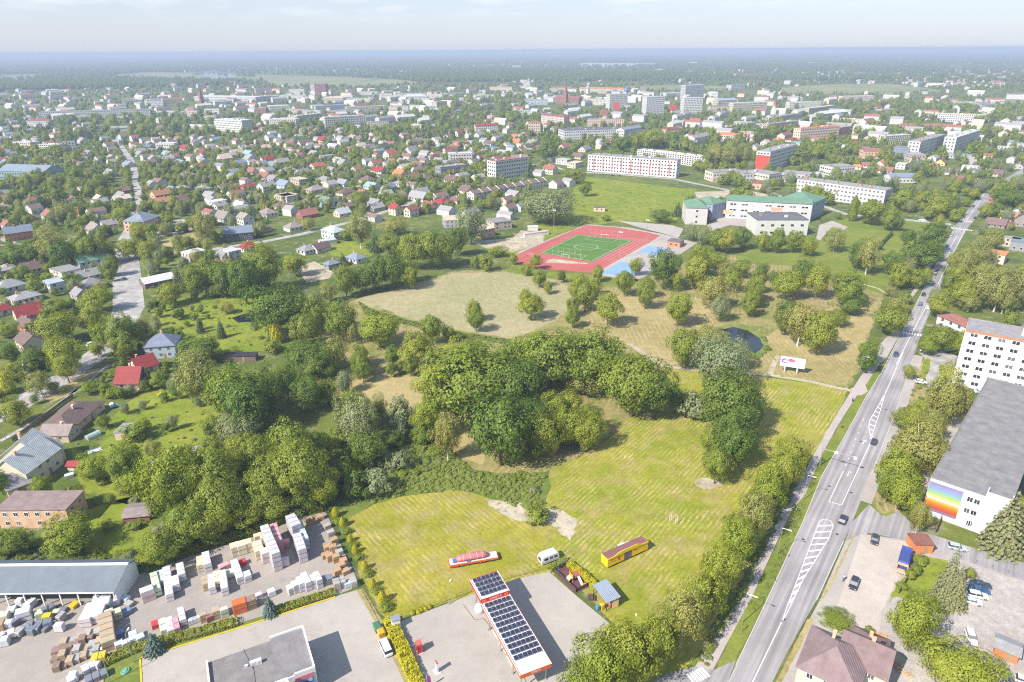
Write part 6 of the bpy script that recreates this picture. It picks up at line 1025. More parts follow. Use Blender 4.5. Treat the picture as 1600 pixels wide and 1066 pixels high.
# caravan
p = P(857, 876); t = thing('caravan', 'white touring caravan parked in the meadow beside the hedge', 'caravan', (p.x, p.y, .03), R(28))
m = MB(); sc_ = [(-2.6, .45), (2.5, .45), (2.6, 1.2), (2.35, 2.3), (1.9, 2.55), (-1.9, 2.55), (-2.4, 2.2), (-2.75, 1.1)]
m.loft([[(x*.985, -1.12, z) for x, z in sc_], [(x, -1.0, z) for x, z in sc_], [(x, 1.0, z) for x, z in sc_], [(x*.985, 1.12, z) for x, z in sc_]]); ob('body', m.mesh('body', 'carpaint'), t, col=(.74, .74, .73))
for x0, x1, y in ((-1.9, -.8, -1.13), (-.3, .6, -1.13), (1.0, 1.9, -1.13)): m = MB(); m.box(x0, x1, y-.02, y+.02, 1.35, 2.0); ob('window', m.mesh('window', 'glass'), t)
m = MB(); m.add([(-2.72, -.8, 1.25), (-2.72, .8, 1.25), (-2.48, .7, 2.0), (-2.48, -.7, 2.0)], [(0, 1, 2, 3)]); ob('window', m.mesh('window', 'glass'), t, (-.03, 0, 0)); m = MB(); m.box(-.5, .4, -.4, .4, 2.55, 2.66); ob('skylight', m.mesh('skylight', 'concrete_grey'), t); m = MB(); m.box(-2.6, 2.5, -1.16, -1.12, .8, .95); ob('trim_band', m.mesh('trim_band', 'paint'), t, col=(.3, .34, .4)); m = MB(); m.tube((-2.6, 0, .5), (-3.9, 0, .5), .07, .07, 6); m.tube((-3.7, 0, .05), (-3.7, 0, .5), .06, .06, 6); ob('drawbar', m.mesh('drawbar', 'steel'), t)
for y in (-1.0, 1.0): m = MB(); m.tube((0, -.1, 0), (0, .1, 0), .32, .32, 12); ob('wheel', m.mesh('wheel', 'rubber'), t, (.2, y, .32))
# skips and bins
for x, y, c_, lb_, s_ in ((590, 985, (.08, .2, .13), 'dark green skip at the end of the yellow hedge', (1.1, .8, 1.4)), (596, 993, (.68, .40, .03), 'orange yellow waste container beside the green skip', (.9, .8, 1.3)), (934, 953, (.08, .25, .45), 'blue wheeled bin beside the pavilion', (.4, .4, 1.1)), (941, 951, (.75, .48, .03), 'yellow wheeled bin beside the pavilion', (.45, .45, 1.2))):
    p = P(x, y); t = thing('waste_container', lb_, 'bin', (p.x, p.y, .045), R(-62)); m = MB(); m.loft([[(-s_[0]*.85, -s_[1]*.8, .1), (s_[0]*.85, -s_[1]*.8, .1), (s_[0]*.85, s_[1]*.8, .1), (-s_[0]*.85, s_[1]*.8, .1)], [(-s_[0], -s_[1], s_[2]), (s_[0], -s_[1], s_[2]), (s_[0], s_[1], s_[2]), (-s_[0], s_[1], s_[2])]]); ob('body', m.mesh('body', 'paint'), t, col=c_)
    m = MB(); m.loft([[(-s_[0]*1.05, -s_[1]*1.05, s_[2]+.01), (s_[0]*1.05, -s_[1]*1.05, s_[2]+.01), (s_[0]*1.05, s_[1]*1.05, s_[2]+.01), (-s_[0]*1.05, s_[1]*1.05, s_[2]+.01)], [(-s_[0], -s_[1]*.7, s_[2]+.18), (s_[0], -s_[1]*.7, s_[2]+.18), (s_[0], s_[1]*.7, s_[2]+.18), (-s_[0], s_[1]*.7, s_[2]+.18)]]); ob('lid', m.mesh('lid', 'paint'), t, col=tuple(x*.8 for x in c_))
    for dx in (-.6, .6): m = MB(); m.tube((s_[0]*dx, -s_[1]*.7, .1), (s_[0]*dx, s_[1]*.7, .1), .1, .1, 8); ob('wheel', m.mesh('wheel', 'rubber'), t)
# playground
PG = [P(862, 890).xy, P(890, 877).xy, P(925, 913).xy, P(900, 926).xy]
pgs = sheet('playground_surface', 'g_rubberred', [(861.5, 891), (890, 877), (926, 914), (900, 928)], .07)
f = thing('playground_fence', 'dark slatted fence round the playground', 'fence', (PG[3].x, PG[3].y, 0))
for a, b in ((PG[0], PG[3]), (PG[3], PG[2]), (PG[0], PG[1])):
    d = b-a; n = int(d.length/1.6); 
    for i in range(n+1): q = a+d*(i/n)-PG[3]; m = MB(); m.box(-.05, .05, -.05, .05, 0, 1.25); ob('post', m.mesh('post', 'darksteel'), f, (q.x, q.y, .05))
    for k in range(5): m = MB(); m.box(0, d.length, -.02, .02, .2+k*.21, .34+k*.21); q = a-PG[3]; ob('slat', m.mesh('slat', 'timber'), f, (q.x, q.y, .05), math.atan2(d.y, d.x), col=(.09, .06, .055))
p = P(899, 905); t = thing('climbing_frame', 'orange and yellow climbing frame with white slide in the playground', 'climbing frame', (p.x, p.y, .075), ca)
for x in (-1.2, 1.2):
    for y in (-.8, .8): m = MB(); m.tube((x, y, 0), (x, y, 2.6), .07, .07, 6); ob('post', m.mesh('post', 'paint'), t, col=(.75, .3, .04))
m = MB(); m.box(-1.2, 1.2, -.8, .8, 1.1, 1.2); ob('platform', m.mesh('platform', 'paint'), t, col=(.3, .12, .1)); m = MB(); m.box(-1.2, 1.2, .78, .84, 1.3, 2.0); m.box(-1.25, -1.19, -.8, .8, 1.3, 2.0); ob('panel', m.mesh('panel', 'paint'), t, col=(.8, .42, .04)); m = MB(); m.loft([[(.1, -.8, 1.15), (.7, -.8, 1.15), (.7, -.8, 1.25), (.1, -.8, 1.25)], [(.1, -2.9, .1), (.7, -2.9, .1), (.7, -2.9, .2), (.1, -2.9, .2)]]); ob('slide', m.mesh('slide', 'white'), t)
m = MB(); m.loft([[(-1.3-.9*math.sin(a_), y, .1+1.1*math.cos(a_)) for y in (-.7, .7)]+[(-1.3-1.0*math.sin(a_), y, .1+1.2*math.cos(a_)) for y in (.7, -.7)] for a_ in [k*math.pi/12 for k in range(7)]]); ob('arch', m.mesh('arch', 'paint'), t, col=(.55, .42, .3))
p = P(912, 916); t = thing('spring_rocker', 'small orange spring rocker beside the slide', 'play rocker', (p.x, p.y, .075)); m = MB(); m.tube((0, 0, 0), (0, 0, .4), .1, .1, 8); ob('spring', m.mesh('spring', 'darksteel'), t); m = MB(); m.loft([ell(-.5, .1, .45, .6), ell(-.2, .2, .4, .7), ell(.2, .2, .4, .7), ell(.5, .1, .6, .9)]); ob('seat', m.mesh('seat', 'paint'), t, col=(.75, .25, .04))
p = P(879, 888); t = thing('swing_frame', 'blue swing frame at the back of the playground', 'swing', (p.x, p.y, .075), R(25))
for s_ in (-1.5, 1.5):
    for y in (-.8, .8): m = MB(); m.tube((s_, y, 0), (s_, 0, 2.2), .05, .05, 6); ob('leg', m.mesh('leg', 'paint'), t, col=(.12, .25, .4))
m = MB(); m.tube((-1.5, 0, 2.2), (1.5, 0, 2.2), .06, .06, 6); ob('beam', m.mesh('beam', 'paint'), t, col=(.12, .25, .4))
for s_ in (-.6, .6): m = MB(); m.box(s_-.22, s_+.22, -.12, .12, .5, .55); m.tube((s_-.2, 0, .55), (s_-.2, 0, 2.2), .012, .012, 4); m.tube((s_+.2, 0, .55), (s_+.2, 0, 2.2), .012, .012, 4); ob('swing_seat', m.mesh('swing_seat', 'rubber'), t)
# pavilion
q0 = P(924, 921, 2.8); q1 = P(952, 936, 2.8); pa_ = ca-R(90); c = P(947, 938); t = thing('food_pavilion', 'grey-roofed open pavilion with red counter beside the playground', 'pavilion', (c.x, c.y, .05), ca)
m = slab([(-1.9, -3.2, 2.5), (1.9, -3.2, 2.9), (1.9, 3.2, 2.9), (-1.9, 3.2, 2.5)], .16); ob('roof', m.mesh('roof', 'roof_sheet'), t, col=(.25, .29, .35))
m = MB(); m.box(.2, 1.5, -2.9, 2.9, .1, 2.6); ob('wall', m.mesh('wall', 'wall'), t, col=(.25, .10, .09)); m = MB(); m.box(-.5, .2, -2.7, 2.6, .1, 1.1); ob('counter', m.mesh('counter', 'paint'), t, col=(.45, .08, .06)); m = MB(); m.box(-.1, 1.5, -3.0, -2.9, .1, 2.4); ob('menu_board', m.mesh('menu_board', 'paint'), t, col=(.7, .5, .25)); m = MB(); m.box(-.56, .25, -2.75, 2.65, 1.1, 1.16); ob('counter_top', m.mesh('counter_top', 'white'), t)
for x in (-1.7, 1.6):
    for y in (-2.9, 2.9): m = MB(); m.box(x-.06, x+.06, y-.06, y+.06, 0, 2.5); ob('post', m.mesh('post', 'darksteel'), t)
p = P(924, 936); t = thing('picnic_table', 'dark picnic table with benches before the pavilion', 'table', (p.x, p.y, .05), ca+R(60)); m = MB(); m.box(-.9, .9, -.4, .4, .7, .76); ob('tabletop', m.mesh('tabletop', 'timber'), t, col=(.10, .07, .06))
for s_ in (-1, 1): m = MB(); m.box(-.9, .9, s_*.75-.15, s_*.75+.15, .42, .47); ob('bench', m.mesh('bench', 'timber'), t, col=(.10, .07, .06)); m = MB(); m.box(s_*.6-.05, s_*.6+.05, -.8, .8, 0, .42); m.box(s_*.6-.05, s_*.6+.05, -.3, .3, .42, .7); ob('leg', m.mesh('leg', 'timber'), t, col=(.1, .07, .06))
# billboard
p = P(1236, 583); ba = R(-24); t = thing('billboard', 'white roadside billboard with purple and pink print in the park', 'billboard', (p.x, p.y, 0), ba)
m = MB(); m.box(-4.6, 4.6, -.15, .15, 2.6, 6.4); ob('panel', m.mesh('panel', 'white'), t)
def disc(x, z, rx, rz_, c_, k, y=-.155, n=14): m = MB(); m.add([(x+rx*math.cos(i*2*math.pi/n), y-.004*k, z+rz_*math.sin(i*2*math.pi/n)) for i in range(n)], [tuple(range(n))]); ob('print', m.mesh('print', 'paint'), t, col=c_)
disc(-2.6, 5.1, 1.8, .95, (.20, .12, .5), 1); disc(-3.3, 4.6, .9, .6, (.22, .1, .55), 2); disc(-1.0, 5.5, 1.7, .65, (.55, .04, .22), 3); disc(-2.2, 5.6, 1.0, .4, (.4, .35, .6), 4); disc(-.2, 5.3, 1.0, .5, (.7, .12, .2), 5); disc(-2.4, 4.75, 1.3, .35, (.85, .84, .84), 6)
for i in range(8): m = MB(); m.box(-3.3+i*.4, -3.05+i*.4, -.162, -.155, 4.0, 4.3-.08*(i % 3)); ob('print', m.mesh('print', 'paint'), t, col=(.12, .04, .08))
for x in (-2.6, 2.0): m = MB(); m.box(x-.18, x+.18, -.12, .12, 0, 2.6); m.box(x-.1, x+.1, .16, .4, 0, 4.2); ob('post', m.mesh('post', 'white'), t)
m = MB(); m.box(-4.6, 4.6, .3, .6, 3.0, 6.6); ob('rear_panel', m.mesh('rear_panel', 'paint'), t, col=(.45, .55, .5))
# lamps
def lamp(x, y, h, ang, lab, arm=1.6, z=.03):
    p = P(x, y); t = thing('street_lamp', lab, 'street lamp', (p.x, p.y, z), ang, 'street lamps'); m = MB(); m.tube((0, 0, 0), (0, 0, h), .1, .06, 8); ob('pole', m.mesh('pole', 'steel'), t); m = MB(); m.tube((0, 0, h), (arm, 0, h+.15), .045, .04, 6); ob('arm', m.mesh('arm', 'steel'), t); m = MB(); m.loft([[(arm-.1, -.12, h+.08), (arm-.1, .12, h+.08), (arm-.1, .12, h+.2), (arm-.1, -.12, h+.2)], [(arm+.7, -.15, h+.12), (arm+.7, .15, h+.12), (arm+.7, .12, h+.24), (arm+.7, -.12, h+.24)]]); ob('lamp_head', m.mesh('lamp_head', 'white'), t)
def T2(t, x, y): return ((0, 400, 800, 1200)[int(t[1])]+x/K, (60, 300, 550, 796)[int(t[0])]+y/K)
AC = GA-R(90)
for t_, x, y, lb_ in (('23', 216, 915, 'beside the second turn arrow'), ('33', 58, 282, 'beside the long hatched island'), ('23', 560, 148, 'near the billboard path'), ('13', 803, 852, 'at the zebra crossing by the footpath'), ('13', 945, 572, 'beside the white car halfway up the road'), ('32', 1420, 700, 'on the verge near the bottom edge')): lamp(*T2(t_, x, y), 8.5, AC, f"grey street lamp {lb_}")
for t_, x, y, h_, a, lb_ in (('20', 425, 198, 7, 0, 'on the tree-lined pavement at left'), ('20', 168, 190, 7, 2, 'beside the yellow round tree'), ('20', 38, 540, 8, 1, 'at the left edge beside the pavement'), ('30', 825, 945, 8, 1.6, 'standing between the pallet yard and shop yard'), ('30', 680, 1068, 8, 2.0, 'at the bottom edge of the pallet yard'), ('31', 1190, 588, 6, 1.2, 'at the forecourt fence'), ('32', 755, 810, 6, 1.4, 'among the trees right of the forecourt'), ('10', 250, 130, 7, 0, 'beside the left suburban street')): lamp(*T2(t_, x, y), h_, a, f"grey lamp post {lb_}", 1.0)
def floodlight(t_, x, y, yt, lab):
    p = T(t_, x, y); h = (y-yt)/K/ppm(p)/math.cos(math.atan2(H, p.xy.length)); t = thing('floodlight_mast', lab, 'floodlight', (p.x, p.y, 0), R(145)); m = MB(); m.tube((0, 0, 0), (0, 0, h), .18, .1, 8); ob('pole', m.mesh('pole', 'steel'), t); m = MB(); m.box(-1.2, 1.2, -.05, .05, h, h+.1); ob('crossbar', m.mesh('crossbar', 'steel'), t)
    for s_ in (-.9, 0, .9): m = MB(); m.box(s_-.3, s_+.3, -.3, .05, h+.1, h+.6); ob('floodlight', m.mesh('floodlight', 'white'), t)
floodlight('12', 662, 410, 255, 'floodlight mast on the near side of the running track'); floodlight('12', 828, 318, 180, 'floodlight mast beside the far blue court'); floodlight('12', 257, 262, 120, 'floodlight mast beside the big willow'); floodlight('12', 62, 345, 285, 'short floodlight mast at the left corner of the track')
# sign gantry and road signs
p = T('23', 318, 705); t = thing('sign_gantry', 'cantilever sign arm reaching over the main road', 'sign', (p.x, p.y, .03), AC); m = MB(); m.tube((0, 0, 0), (0, 0, 6.5), .16, .13, 8); ob('pole', m.mesh('pole', 'steel'), t); m = MB(); m.tube((0, 0, 6.3), (9.5, 0, 6.6), .1, .08, 8); ob('arm', m.mesh('arm', 'steel'), t)
for x in (3.8, 9.2): m = MB(); m.box(x-.45, x+.45, -.08, -.02, 5.9, 6.8); ob('sign_plate', m.mesh('sign_plate', 'white'), t)
for t_, x, y, c_, lb_ in (('32', 1415, 755, (.6, .1, .1), 'red and white road sign on the verge near the bottom'), ('32', 640, 600, (.7, .7, .7), 'white post sign beside the pavilion'), ('13', 818, 815, (.7, .5, .1), 'yellow crossing sign beside the zebra crossing'), ('23', 170, 1000, (.7, .7, .72), 'small white sign among the verge flowers'), ('31', 995, 900, (.6, .1, .08), 'small white and red post at the yellow hedge')):
    p = T(t_, x, y); t = thing('road_sign', lb_, 'sign', (p.x, p.y, .03), AC+R(90)); m = MB(); m.tube((0, 0, 0), (0, 0, 2.4), .05, .05, 6); ob('pole', m.mesh('pole', 'steel'), t); m = MB(); m.box(-.4, .4, -.07, -.04, 1.7, 2.5); ob('sign_plate', m.mesh('sign_plate', 'paint'), t, col=c_)
# goal frames on the pitch, posts in the meadow
for u, lb_, s_ in ((-.012, 'white football goal at the near end of the pitch', -1), (1.0, 'white football goal at the far end of the pitch', 1)):
    c = tp(u, .5); e = (tp(u, .6)-c).normalized(); t = thing('football_goal', lb_, 'goal', (c.x, c.y, .08), math.atan2(e.y, e.x))
    for x in (-2.5, 2.5): m = MB(); m.tube((x, 0, 0), (x, 0, 2.1), .08, .08, 6); ob('post', m.mesh('post', 'white'), t)
    m = MB(); m.tube((-2.5, 0, 2.1), (2.5, 0, 2.1), .08, .08, 6); ob('crossbar', m.mesh('crossbar', 'white'), t)
    fz = thing('ball_fence', f"tall wire ball-stop fence behind the {'near' if s_ < 0 else 'far'} football goal", 'fence', (c.x, c.y, .08), math.atan2(e.y, e.x))
    for i in range(6): m = MB(); m.tube((-10+i*4, -s_*2.2 if False else s_*0, 0), (-10+i*4, 0, 5.5), .06, .06, 6); ob('post', m.mesh('post', 'concrete_grey'), fz, (0, 2.0 if s_ < 0 else -2.0, 0))
    for z in (.1, 2.8, 5.5): m = MB(); m.tube((-10, 0, z), (10, 0, z), .025, .025, 5); ob('rail', m.mesh('rail', 'concrete_grey'), fz, (0, 2.0 if s_ < 0 else -2.0, 0))
for x, lb_ in ((975, 'left'), (1012, 'right')):
    p = T('32', x, 75 if lb_ == 'left' else 88); t = thing('volleyball_post', f"{lb_} white volleyball post pair in the open meadow", 'post', (p.x, p.y, .03), R(35))
    for s_ in (-.35, .35): m = MB(); m.tube((s_, 0, 0), (s_, 0, 2.4), .05, .05, 6); ob('post', m.mesh('post', 'white'), t)
    m = MB(); m.tube((-.35, 0, 1.2), (.35, 0, 1.2), .04, .04, 6); ob('rung', m.mesh('rung', 'white'), t)
# fences
def wire_fence(line, label, h=1.4, sp=2.5, mat='darksteel', world=False, boards=False):
    pl = [P(*p).xy for p in line]; o = pl[0]; t = thing('wire_fence' if not boards else 'board_fence', label, 'fence', (o.x, o.y, 0))
    for a, b in zip(pl, pl[1:]):
        d = b-a; n = max(1, int(d.length/sp)); an = math.atan2(d.y, d.x)
        for i in range(n): q = a+d*(i/n)-o; ob('post', cached('fpost'+mat+str(h), lambda: (MB().box(-.04, .04, -.04, .04, 0, h)).mesh('post', mat)), t, (q.x, q.y, 0))
        if boards:
            for i in range(n): q = a+d*((i+.5)/n)-o; ob('panel', cached('fpan%s%.1f' % (mat, d.length/n), lambda: (MB().box(-d.length/n/2+.05, d.length/n/2-.05, -.03, .03, .1, h-.05)).mesh('panel', 'timber')), t, (q.x, q.y, 0), an, col=(.22, .17, .13))
        else:
            for z in (.15, h*.5, h-.05): m = MB(); m.tube((0, 0, z), (d.length, 0, z), .018, .018, 4); q = a-o; ob('wire', m.mesh('wire', mat), t, (q.x, q.y, 0), an)
wire_fence([(562, 916), (592, 972)], 'thin dark wire fence between the shop yard and yellow shrubs'); wire_fence([(628, 966), (730, 928), (800, 903), (856, 889)], 'low dark wire fence along the back of the forecourt', 1.2); wire_fence([(509, 799), (562, 914)], 'wire fence between the crates and yellow shrubs', 1.6)
wire_fence([(222, 892), (300, 864), (400, 834), (471, 804), (507, 797)], 'wire fence along the back of the pallet yard', 1.6); wire_fence([(800, 412), (860, 378), (918, 347)], 'tall dark fence along the left side of the running track', 3.5, 4); wire_fence([(1500, 872), (1600, 905), (1700, 935)], 'pale fence along the top of the cobbled yard', 1.5, 3, 'steel')
wire_fence([(20, 690), (60, 660), (100, 630), (115, 620)], 'brown board fence along the tree-lined pavement', 1.5, 2.5, boards=True); wire_fence([(1404, 928), (1415, 910), (1424, 896)], 'dark board fence behind the refuse truck', 1.6, 2, boards=True); wire_fence([(1462, 833), (1470, 812)], 'short dark gate fence beside the rainbow mural', 1.8, 2, boards=True)
# garden things
for t_, x, y, kind_, lb_ in (('20', 705, 345, 'cart', 'small blue trailer with white box in the garden'), ('20', 760, 332, 'sheet', 'dark tarpaulin stretched beside the blue trailer'), ('20', 575, 525, 'greenhouse', 'pale green polythene greenhouse beside the peach bungalow'), ('20', 585, 610, 'heap', 'pile of boards under blue and white sheets'), ('20', 965, 690, 'greenhouse', 'small pale green frame among the trees'), ('20', 985, 268, 'slide', 'orange and yellow toy slide on the lawn'), ('20', 430, 770, 'box', 'white chest beside the tiny garden shed'), ('20', 865, 235, 'slide', 'orange toy beside the steep red-roofed house'), ('30', 775, 1000, 'lid', 'round green tank lid on the grass strip')):
    p = T(t_, x, y); t = thing(dict(cart='garden_trailer', sheet='tarpaulin', greenhouse='greenhouse', heap='board_pile', slide='toy_slide', box='storage_chest', lid='tank_lid')[kind_], lb_, dict(cart='trailer', sheet='tarpaulin', greenhouse='greenhouse', heap='wood pile', slide='toy slide', box='chest', lid='lid')[kind_], (p.x, p.y, .03), R(random.uniform(20, 60)))
    if kind_ == 'cart':
        m = MB(); m.box(-1.2, 1.2, -.8, .8, .5, 1.2); ob('body', m.mesh('body', 'paint'), t, col=(.08, .3, .55)); m = MB(); m.box(-1.2, 0, -.8, .8, 1.2, 2.0); ob('box', m.mesh('box', 'white'), t)
        for y_ in (-.85, .85): m = MB(); m.tube((0, y_-.1, .35), (0, y_+.1, .35), .35, .35, 10); ob('wheel', m.mesh('wheel', 'rubber'), t)
    elif kind_ == 'greenhouse': m = MB(); m.loft([[(-2.2, 1.2*math.cos(a_), 1.6*math.sin(a_)) for a_ in [k*math.pi/6 for k in range(7)]], [(2.2, 1.2*math.cos(a_), 1.6*math.sin(a_)) for a_ in [k*math.pi/6 for k in range(7)]]]); ob('cover', m.mesh('cover', 'wrap'), t, col=(.45, .58, .5)); m = MB(); [m.loft([[(x_, 1.22*math.cos(a_), 1.62*math.sin(a_)) for a_ in [k*math.pi/6 for k in range(7)]], [(x_+.06, 1.22*math.cos(a_), 1.62*math.sin(a_)) for a_ in [k*math.pi/6 for k in range(7)]]]) for x_ in (-2.2, -.7, .7, 2.14)]; ob('hoop', m.mesh('hoop', 'white'), t)
    elif kind_ == 'slide': m = MB(); m.loft([[(-.9, -.25, .1), (-.9, .25, .1), (-.9, .25, .2), (-.9, -.25, .2)], [(.6, -.25, 1.1), (.6, .25, 1.1), (.6, .25, 1.2), (.6, -.25, 1.2)]]); ob('chute', m.mesh('chute', 'paint'), t, col=(.8, .5, .05)); m = MB(); m.box(.6, .75, -.3, .3, 0, 1.5); ob('ladder', m.mesh('ladder', 'paint'), t, col=(.7, .2, .04))
    elif kind_ == 'heap':
        for i in range(7): m = MB(); m.box(-2, 2, -.15, .15, 0, .12); ob('board', m.mesh('board', 'timber'), t, (random.uniform(-.3, .3), -1+i*.3, .05+.1*(i % 3)), R(random.uniform(-8, 8)), col=random.choice([(.5, .5, .52), (.2, .3, .55), (.7, .7, .7)]))
    elif kind_ == 'lid': m = MB(); m.tube((0, 0, 0), (0, 0, .35), 1.0, .8, 14); ob('rim', m.mesh('rim', 'paint'), t, col=(.12, .3, .2)); m = MB(); m.tube((0, 0, .35), (0, 0, .5), .5, .4, 12); ob('hatch', m.mesh('hatch', 'paint'), t, col=(.15, .36, .25))
    else:
        m = MB(); m.box(-1.1, 1.1, -.7, .7, 0, .8 if kind_ == 'box' else .3); ob('body', m.mesh('body', 'paint'), t, col=(.7, .72, .74) if kind_ == 'box' else (.06, .08, .14)); m = MB(); m.box(-1.2, 1.2, -.8, .8, .81 if kind_ == 'box' else .31, .9 if kind_ == 'box' else .36); ob('cover', m.mesh('cover', 'paint'), t, col=(.6, .66, .72) if kind_ == 'box' else (.05, .07, .16))
for x, y, lb_ in ((1372, 992, 'orange firewood pile behind the large brown-roofed house'), (1392, 1036, 'orange firewood pile beside the lime tree trunk'), (1412, 1052, 'scattered firewood pile nearest the large lime tree')):
    p = P(x, y); t = thing('firewood_pile', lb_, 'wood pile', (p.x, p.y, .05), GA-R(90)+random.uniform(-.3, .3))
    for i in range(26): m = cached('log%d' % (i % 3), lambda: MB().tube((-.35-.1*(i % 3), 0, 0), (.35, 0, 0), .11, .1, 6).mesh('log', 'timber')); o = ob('log', m, t, (random.uniform(-1.6, 1.6), random.uniform(-.5, .5), .12+.16*(i//9)), random.uniform(-.5, .5), col=random.choice([(.55, .3, .14), (.5, .24, .1), (.45, .33, .22)]))
# people
def person(p, ang, shirt, trousers, label, bike=False, z=.05):
    t = thing('person', label, 'person', (p.x, p.y, z), ang)
    def skin(name, verts, edges, rad, mat, col, parent):
        me = bpy.data.meshes.new(name); me.from_pydata(verts, edges, []); o = ob(name, me, parent, col=col); md = o.modifiers.new('skin', 'SKIN')
        for v, r_ in zip(me.skin_vertices[0].data, rad): v.radius = (r_, r_)
        me.skin_vertices[0].data[0].use_root = True; o.modifiers.new('sub', 'SUBSURF').levels = 1; o.modifiers['sub'].render_levels = 1; me.materials.append(MT[mat]); return o
    dz = .12 if bike else 0; f = .25 if bike else .12
    V = [(0, 0, .95+dz), (.02, 0, 1.2+dz), (.04, 0, 1.42+dz), (.05, 0, 1.55+dz), (.07, 0, 1.68+dz), (0, .1, .9+dz), (f, .11, .5+dz*.5), (.05+f*.3, .11, .08+dz), (.05, -.1, .9+dz), (-.05+f*.8, -.11, .48+dz), (-.15, -.11, .08), (.04, .2, 1.4+dz), (.12, .24, 1.15+dz), (.3, .2, 1.0+dz), (.04, -.2, 1.4+dz), (.12, -.24, 1.15+dz), (.3, -.2, 1.0+dz), (.24, .11, .05+dz), (.06, -.11, .04)]
    E_ = [(0, 1), (1, 2), (2, 3), (3, 4), (0, 5), (5, 6), (6, 7), (0, 8), (8, 9), (9, 10), (2, 11), (11, 12), (12, 13), (2, 14), (14, 15), (15, 16), (7, 17), (10, 18)]
    rd_ = [.14, .14, .13, .06, .1, .1, .07, .045, .1, .07, .045, .07, .05, .035, .07, .05, .035, .035, .035]
    skin('body', V, E_, rd_, 'skin', (1, 1, 1), t)
    skin('shirt', [V[0], V[1], V[2], V[11], V[12], V[14], V[15]], [(0, 1), (1, 2), (2, 3), (3, 4), (2, 5), (5, 6)], [.16, .165, .15, .085, .065, .085, .065], 'paint', shirt, t)
    skin('trousers', [V[0], V[5], V[6], V[7], V[8], V[9], V[10]], [(0, 1), (1, 2), (2, 3), (0, 4), (4, 5), (5, 6)], [.165, .12, .085, .065, .12, .085, .065], 'paint', trousers, t)
    m = MB(); m.loft([[(.05+.105*math.cos(k*math.pi/4), .105*math.sin(k*math.pi/4)*s_, z_+dz) for k in range(8)] for z_, s_ in ((1.66, 1.), (1.74, 1.05), (1.8, .6))]); ob('hair', m.mesh('hair', 'bark'), t)
    if bike:
        b = thing('bicycle', 'bicycle ridden by the '+label.split(' ', 1)[1] if False else 'bicycle under the '+label, 'bicycle', (p.x, p.y, z), ang)
        for x in (-.52, .52):
            m = MB(); n = 16; m.loft([[(x+(.34+dr)*math.cos(i*2*math.pi/n), dy, .34+(.34+dr)*math.sin(i*2*math.pi/n)) for dr, dy in ((0, -.03), (0, .03), (-.05, .03), (-.05, -.03))] for i in range(n+1)], cap=False); ob('wheel', m.mesh('wheel', 'rubber'), b)
        m = MB()
        for a_, b_ in (((-.52, 0, .34), (-.15, 0, .85)), ((-.15, 0, .85), (.38, 0, .9)), ((.38, 0, .9), (.0, 0, .35)), ((0, 0, .35), (-.15, 0, .85)), ((-.52, 0, .34), (0, 0, .35)), ((.38, 0, 1.0), (.52, 0, .34))): m.tube(a_, b_, .022, .022, 5)
        ob('frame', m.mesh('frame', 'paint'), b, col=(.1, .2, .4)); m = MB(); m.tube((.38, -.25, 1.02), (.38, .25, 1.02), .02, .02, 5); ob('handlebar', m.mesh('handlebar', 'steel'), b); m = MB(); m.box(-.28, -.02, -.07, .07, .9, .95); ob('saddle', m.mesh('saddle', 'rubber'), b)
person(T('33', 463, 440), GA+math.pi, (.6, .65, .7), (.1, .2, .4), 'cyclist in a pale top on the right-hand pavement', True)
person(T('23', 520, 305), GA, (.15, .2, .45), (.05, .05, .07), 'cyclist in a blue top on the brick path', True)
person(T('23', 452, 470), GA+math.pi, (.05, .06, .05), (.04, .04, .05), 'walker in dark clothes on the brick path', False)
